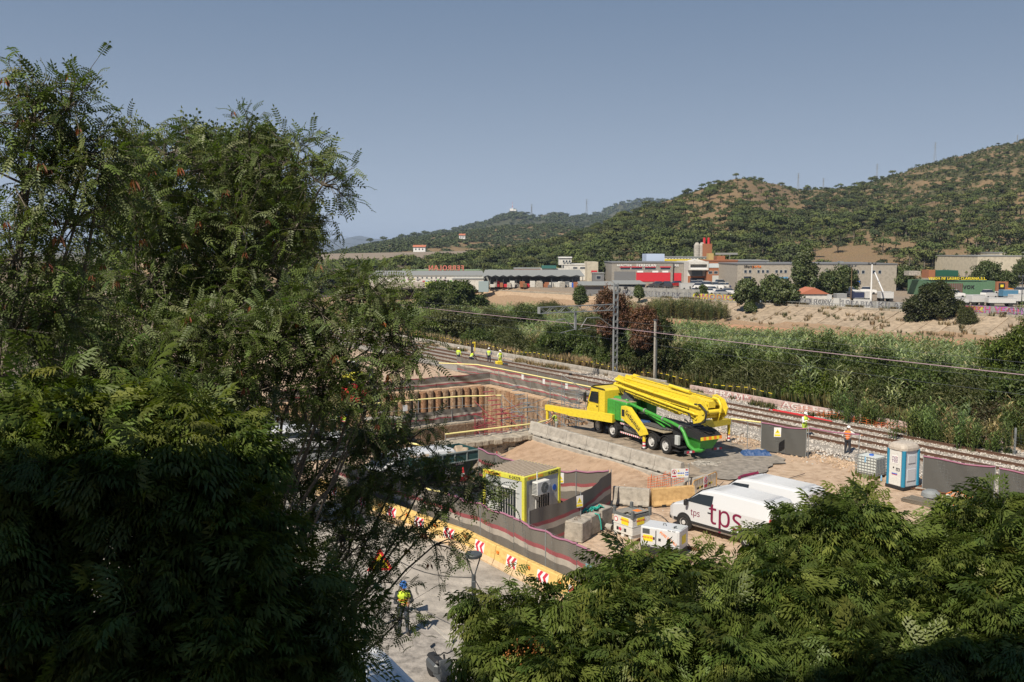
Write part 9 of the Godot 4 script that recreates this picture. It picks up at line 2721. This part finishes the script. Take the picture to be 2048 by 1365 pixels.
# blobs: [centre, radii, branches]; every branch carries twigs, every twig leaves
func big_tree(called: String, label: String, base: Vector3, fork_y: float, trunk_r: float, blobs: Array, o: Dictionary) -> Node3D:
	var T := thing(called, label, "tree", base, 0.0, o.get("group", ""))
	var bark: Material = M[o.get("bark", "bark_grey")]
	var tb := MB.new()
	var lean: Vector3 = o.get("lean", Vector3.ZERO)
	var path := []; var rad := []
	for k in 6:
		var t := k / 5.0
		path.append(Vector3(0, -0.2 + (fork_y + 0.2) * t, 0) + lean * t * t + Vector3(sin(t * 5.0 + base.x), 0, cos(t * 4.0)) * 0.08)
		rad.append(lerpf(trunk_r, trunk_r * 0.62, t))
	tb.tube(path, rad, 9, false)
	var fork: Vector3 = path[5]
	part(T, "trunk", tb, bark)
	var leaves := []; var lc := []; var extra := []; var ec := []
	var cols: Array = o.cols
	var size: float = o.get("size", 1.0)
	var droop: float = o.get("droop", 0.3)
	for q in blobs:
		var c: Vector3 = q[0] - base
		var rr: Vector3 = q[1]
		var lb := MB.new()
		# limb from the trunk into the blob
		var from := path[3 + rng.randi() % 3] as Vector3
		if c.y < fork.y: from = path[2 + rng.randi() % 2]
		var limb := []; var lr := []
		var horiz := Vector3(c.x - from.x, 0, c.z - from.z)
		for k in 6:
			var t := k / 5.0
			var p := from.lerp(c, t) + Vector3(0, (0.16 * horiz.length() if c.y > from.y else 0.28 * horiz.length()) * sin(PI * t) * (0.4 if o.get("upright", false) else 1.0), 0) + rdir() * 0.16 * sin(PI * t)
			limb.append(p); lr.append(lerpf(trunk_r * 0.34, 0.016, pow(t, 0.6)))
		lb.tube(limb, lr, 6, false)
		var n: int = q[2]
		for i in n:
			var d := rdir()
			var tip: Vector3 = c + d * rr * pow(rng.randf(), 0.42)
			var s: Vector3 = limb[3 + rng.randi() % 3]
			if s.distance_to(tip) > rr.length(): s = limb[5]
			var mid := s.lerp(tip, 0.55) + rdir() * 0.12 + Vector3(0, 0.08, 0)
			lb.tube([s, mid, tip], [0.017, 0.011, 0.005], 4, false)
			var tw: int = o.get("twigs", 4)
			for j in tw:
				var f := 0.35 + 0.65 * (j + rng.randf()) / tw
				var p0 := s.lerp(mid, f * 2.0) if f < 0.5 else mid.lerp(tip, f * 2.0 - 1.0)
				var out := ((tip - s).normalized() * 0.6 + d * 0.4 + rdir() * 0.8 + Vector3(0, 0.15, 0)).normalized()
				var tl: float = rng.randf_range(0.25, 0.6) * o.get("twig", 1.0)
				var p1: Vector3 = p0 + out * tl - Vector3(0, droop * tl * 0.4, 0)
				lb.tube([p0, p1], [0.006, 0.003], 3, false)
				var m: int = o.get("per", 4)
				for k in m:
					var p := p0.lerp(p1, (k + 0.5 + rng.randf() * 0.5) / m)
					var dir := (out * 0.5 + rdir() * 0.9 + Vector3(0, -droop, 0)).normalized()
					var upv := (Vector3.UP + rdir() * float(o.get("tumble", 0.95))).normalized()
					var x := upv.cross(dir).normalized()
					var y := dir.cross(x)
					leaves.append(Transform3D(Basis(x, y, dir) * rng.randf_range(0.6, 1.35) * size, p))
					lc.append(shade(cols[rng.randi() % cols.size()], 0.15))
				if o.has("extra") and rng.randf() < o.extra[1]:
					extra.append(Transform3D(Basis(Vector3.UP, rng.randf() * TAU) * rng.randf_range(0.8, 1.4), p1))
					ec.append(shade(o.extra[2][rng.randi() % o.extra[2].size()], 0.2))
		part(T, "limb", lb, bark)
	var cr := multi(T, "crown", kit[o.leaf], leaves, lc)
	cr.set_meta("kind", "stuff")
	if extra.size():
		cr = multi(T, o.extra[3], kit[o.extra[0]], extra, ec)
		cr.set_meta("kind", "stuff")
	return T

func bl(px: float, py: float, d: float, rx: float, ry: float, n: int, rz := 0.0) -> Array:   # radii in picture units at that depth
	var k := d / FOC
	return [D(px, py, d), Vector3(rx * k, ry * k, (rz if rz > 0.0 else minf(rx, ry) * 1.1) * k), n]

func build_trees() -> void:
	kit.locust = locust_leaf(); kit.melia = melia_leaf(); kit.poplar = poplar_spray(); kit.pod = pod_mesh(); kit.berry = berry_mesh()
	var lg := [Color(0.115, 0.155, 0.045), Color(0.135, 0.175, 0.06), Color(0.1, 0.14, 0.04), Color(0.15, 0.175, 0.075), Color(0.125, 0.18, 0.04)]
	var pods := ["pod", 0.035, [Color(0.28, 0.1, 0.05), Color(0.22, 0.08, 0.05), Color(0.34, 0.14, 0.07)], "seed_pods"]
	var lo := {"leaf": "locust", "cols": lg, "extra": pods, "twigs": 4, "per": 3, "droop": 0.25, "upright": true, "group": ""}
	big_tree("locust_tree", "feathery locust tree with open crown at the left edge", Vector3(-7.0, 0.1, -11.6), 8.2, 0.15, [
		bl(70, 245, 11, 75, 60, 16), bl(135, 215, 11.2, 50, 40, 12), bl(170, 320, 11.3, 75, 65, 16), bl(50, 370, 11, 90, 85, 20), bl(150, 450, 11.5, 90, 80, 20), bl(30, 520, 10.8, 90, 80, 18), bl(205, 340, 11.6, 40, 45, 8), bl(110, 600, 11.3, 110, 75, 20), bl(20, 680, 11, 100, 80, 18)], lo)
	lo.size = 1.12
	big_tree("locust_tree", "leaning locust tree with pods in front of the round poplar", Vector3(-6.4, 0.1, -16.6), 8.0, 0.16, [
		bl(400, 340, 16, 80, 75, 27), bl(270, 400, 15.4, 70, 80, 18), bl(330, 310, 15.6, 50, 45, 10), bl(500, 320, 16.4, 80, 70, 25), bl(590, 330, 16.2, 75, 50, 19), bl(645, 370, 16, 45, 40, 9), bl(460, 450, 16, 120, 85, 36), bl(590, 450, 16.4, 75, 60, 20), bl(330, 440, 15.6, 80, 80, 25), bl(300, 560, 15.6, 110, 80, 32), bl(430, 580, 16, 130, 80, 35), bl(560, 560, 16.3, 90, 70, 17), bl(230, 640, 15.6, 100, 80, 25)], lo)
	big_tree("locust_tree", "locust tree with low branches spreading over the asphalt yard", Vector3(-4.7, 0.1, -15.6), 6.2, 0.15, [
		bl(650, 630, 15.1, 80, 60, 22), bl(740, 600, 15.3, 65, 75, 20), bl(790, 660, 15.1, 55, 60, 16), bl(560, 680, 15.0, 100, 70, 46), bl(420, 700, 14.8, 120, 80, 55), bl(690, 730, 15.1, 90, 60, 20), bl(790, 740, 15.1, 60, 50, 13), bl(300, 740, 14.6, 110, 80, 43), bl(180, 740, 14.3, 110, 90, 43), bl(520, 780, 14.8, 110, 60, 29), bl(720, 820, 15.1, 70, 45, 11), bl(80, 640, 13.9, 110, 80, 34), bl(640, 760, 15.0, 90, 50, 13), bl(400, 800, 14.4, 110, 60, 30)], lo)
	big_tree("locust_tree", "locust tree hanging dry pods over the chevron barriers", Vector3(-4.2, 0.1, -17.0), 4.2, 0.13, [
		bl(640, 880, 16.6, 100, 60, 27), bl(760, 900, 16.7, 70, 50, 18), bl(820, 880, 16.7, 55, 45, 11), bl(600, 980, 16.3, 100, 70, 29), bl(720, 970, 16.5, 80, 50, 19), bl(840, 980, 16.7, 80, 35, 19), bl(930, 985, 16.8, 75, 32, 18), bl(690, 1080, 16.3, 100, 60, 27), bl(810, 1070, 16.5, 60, 40, 9), bl(560, 1090, 16.1, 90, 80, 25), bl(740, 1170, 16.3, 70, 45, 11), bl(640, 1190, 16.1, 90, 60, 19), bl(800, 1240, 16.3, 40, 45, 7), bl(500, 960, 16.0, 90, 80, 25), bl(730, 1260, 16.1, 40, 40, 5), bl(870, 1090, 16.7, 45, 22, 5)], lo)
	big_tree("poplar_tree", "dense round poplar standing behind the locust trees", Vector3(-12.0, 0.1, -34.5), 9.0, 0.26, [
		bl(430, 300, 34.0, 95, 55, 29), bl(520, 330, 34.4, 80, 70, 29), bl(580, 420, 34.4, 75, 80, 29), bl(600, 500, 34.4, 45, 55, 14), bl(270, 330, 33.6, 55, 60, 17), bl(230, 440, 33.3, 55, 80, 19), bl(340, 430, 33.3, 90, 90, 26), bl(470, 450, 34.0, 110, 100, 34), bl(500, 570, 34.0, 110, 60, 20), bl(350, 590, 33.3, 120, 80, 22), bl(160, 600, 33.3, 110, 110, 22)], {"leaf": "poplar", "cols": [Color(0.055, 0.08, 0.02), Color(0.07, 0.095, 0.025), Color(0.085, 0.11, 0.03), Color(0.05, 0.07, 0.022)], "twigs": 6, "per": 5, "droop": 0.25, "size": 1.25})
	var mg := [Color(0.11, 0.155, 0.03), Color(0.13, 0.175, 0.036), Color(0.09, 0.135, 0.03), Color(0.155, 0.19, 0.042)]
	var berries := ["berry", 0.06, [Color(0.22, 0.3, 0.08), Color(0.3, 0.33, 0.1), Color(0.42, 0.2, 0.06)], "berries"]
	var mo := {"leaf": "melia", "cols": mg, "extra": berries, "twigs": 4, "per": 4, "droop": 0.45, "bark": "bark_brown", "size": 0.85, "tumble": 0.6}
	big_tree("bead_tree", "dark drooping bead tree in the left foreground", Vector3(-4.5, 0.1, -9.0), 5.2, 0.17, [
		bl(130, 850, 9.8, 110, 45, 24), bl(260, 845, 9.9, 80, 40, 16), bl(60, 900, 9.3, 100, 55, 20), bl(395, 905, 9.7, 80, 45, 20), bl(340, 930, 9.4, 90, 50, 18), bl(170, 940, 9.2, 110, 45, 18), bl(40, 1010, 9.0, 70, 80, 16), bl(350, 1005, 9.2, 80, 45, 14), bl(430, 1075, 9.2, 90, 45, 20), bl(400, 1180, 8.9, 100, 70, 24), bl(40, 1200, 8.6, 70, 90, 16), bl(300, 1250, 8.6, 110, 80, 24), bl(510, 1215, 9.0, 80, 50, 18), bl(560, 1315, 8.9, 90, 60, 22), bl(440, 1310, 8.6, 120, 70, 24), bl(180, 1340, 8.5, 140, 50, 20)], mo)
	mo.size = 1.0
	mo.extra = ["berry", 0.1, [Color(0.2, 0.28, 0.07), Color(0.3, 0.33, 0.1), Color(0.26, 0.32, 0.09)], "berries"]
	big_tree("bead_tree", "sunlit bead tree with hanging berries in front of the generator", Vector3(2.6, 0.1, -14.4), 3.4, 0.15, [
		bl(1250, 1165, 14.6, 50, 28, 13), bl(1330, 1190, 14.8, 85, 32, 22), bl(1240, 1230, 14.2, 45, 36, 13), bl(1300, 1240, 14, 100, 50, 28), bl(1095, 1255, 14.2, 70, 32, 18), bl(1010, 1235, 14.4, 38, 22, 8), bl(1150, 1305, 13.8, 90, 45, 24), bl(1010, 1330, 13.8, 60, 30, 14), bl(1300, 1330, 13.4, 120, 50, 28), bl(1420, 1260, 14, 80, 60, 26), bl(1440, 1190, 14.8, 70, 32, 16), bl(1080, 1365, 13.4, 80, 25, 12), bl(1480, 1340, 13.4, 110, 50, 24)], mo)
	big_tree("bead_tree", "large sunlit bead tree crown in front of the white vans", Vector3(7.2, 0.1, -14.6), 3.8, 0.18, [
		bl(1545, 1125, 15, 50, 26, 13), bl(1635, 1085, 15.2, 65, 28, 18), bl(1722, 1052, 15.2, 28, 20, 11), bl(1700, 1080, 15, 80, 30, 22), bl(1800, 1105, 15, 100, 32, 26), bl(1930, 1085, 15.2, 70, 26, 18), bl(2005, 1055, 15, 60, 26, 16), bl(1900, 1150, 14.6, 110, 50, 30), bl(1560, 1190, 14.4, 110, 50, 30), bl(1720, 1180, 14.4, 110, 50, 30), bl(2020, 1150, 14.4, 80, 60, 24), bl(1600, 1280, 13.8, 130, 60, 32), bl(1780, 1280, 13.8, 130, 60, 32), bl(1960, 1260, 13.6, 120, 70, 32), bl(1700, 1350, 13.2, 140, 45, 26), bl(1900, 1350, 13, 140, 45, 26), bl(2050, 1330, 13, 80, 60, 18)], mo)
	# a ripe cluster of orange berries
	var xf := []; var cc := []
	for i in 46:
		xf.append(Transform3D(Basis(Vector3.UP, rng.randf() * TAU), D(1062 + rng.randfn(0, 22), 1300 + rng.randfn(0, 20), 13.5 + rng.randfn(0, 0.12))))
		cc.append(shade(Color(0.5, 0.2, 0.06), 0.2))
	var rb := multi(self, "berry_cluster", kit.berry, xf, cc)
	tag(rb, "ripe orange berry cluster hanging at the bottom of the tree", "berries", "", "stuff")

# ---------- the house the picture is taken from; its shade falls over the nearest trees ----------
func build_home() -> void:
	var H := thing("apartment_building", "tall rendered apartment block with rows of windows facing the site", "building", Vector3(0, 0, 1.0), 0.188)
	var b := MB.new()
	b.box(Vector3(-16, 13.2, 6.3), Vector3(14, 26.6, 12)); b.box(Vector3(-0.5, 12.9, 6.3), Vector3(16.96, 26.0, 12))
	part(H, "wall", b, mat("home_render", lin(0.45, 0.4, 0.34), 0.9, 0.0, "soft", 0.3))
	b = MB.new(); b.box(Vector3(-16, 26.5, 6.3), Vector3(14.2, 0.3, 12.2)); b.box(Vector3(-0.4, 25.95, 6.3), Vector3(16.9, 0.3, 12.2)); part(H, "cornice", b, M.pale_concrete)
	var fm := MB.new(); fm.box(Vector3.ZERO, Vector3(1.5, 1.6, 0.12))
	var frame := fm.mesh(M.white_plastic)
	var gm := MB.new(); gm.box(Vector3(0, 0, -0.05), Vector3(1.3, 1.4, 0.1))
	var pane := gm.mesh(M.window_dark)
	for i in 6:
		for j in 8:
			if absf(-20.5 + i * 5.0) < 2.0 and j == 3: continue
			var w := put_mesh(H, "window", frame, Vector3(-20.5 + i * 5.0, 2.2 + j * 3.3, 0.28))
			put_mesh(w, "pane", pane, Vector3(0, 0, -0.03))
	for i in 11:   # lift housings, chimneys and parapet pieces along the roof
		var r := MB.new()
		var w := rng.randf_range(0.4, 3.2); var h := rng.randf_range(0.3, 1.9)
		r.box(Vector3(-21.5 + i * 2.7 + rng.randf_range(-1, 1), (26.65 if i < 5 else 26.1) + h / 2, 1.6 + rng.randf() * 2.0), Vector3(w, h, rng.randf_range(0.6, 2.5)))
		part(H, "rooftop_block", r, M.pale_concrete)
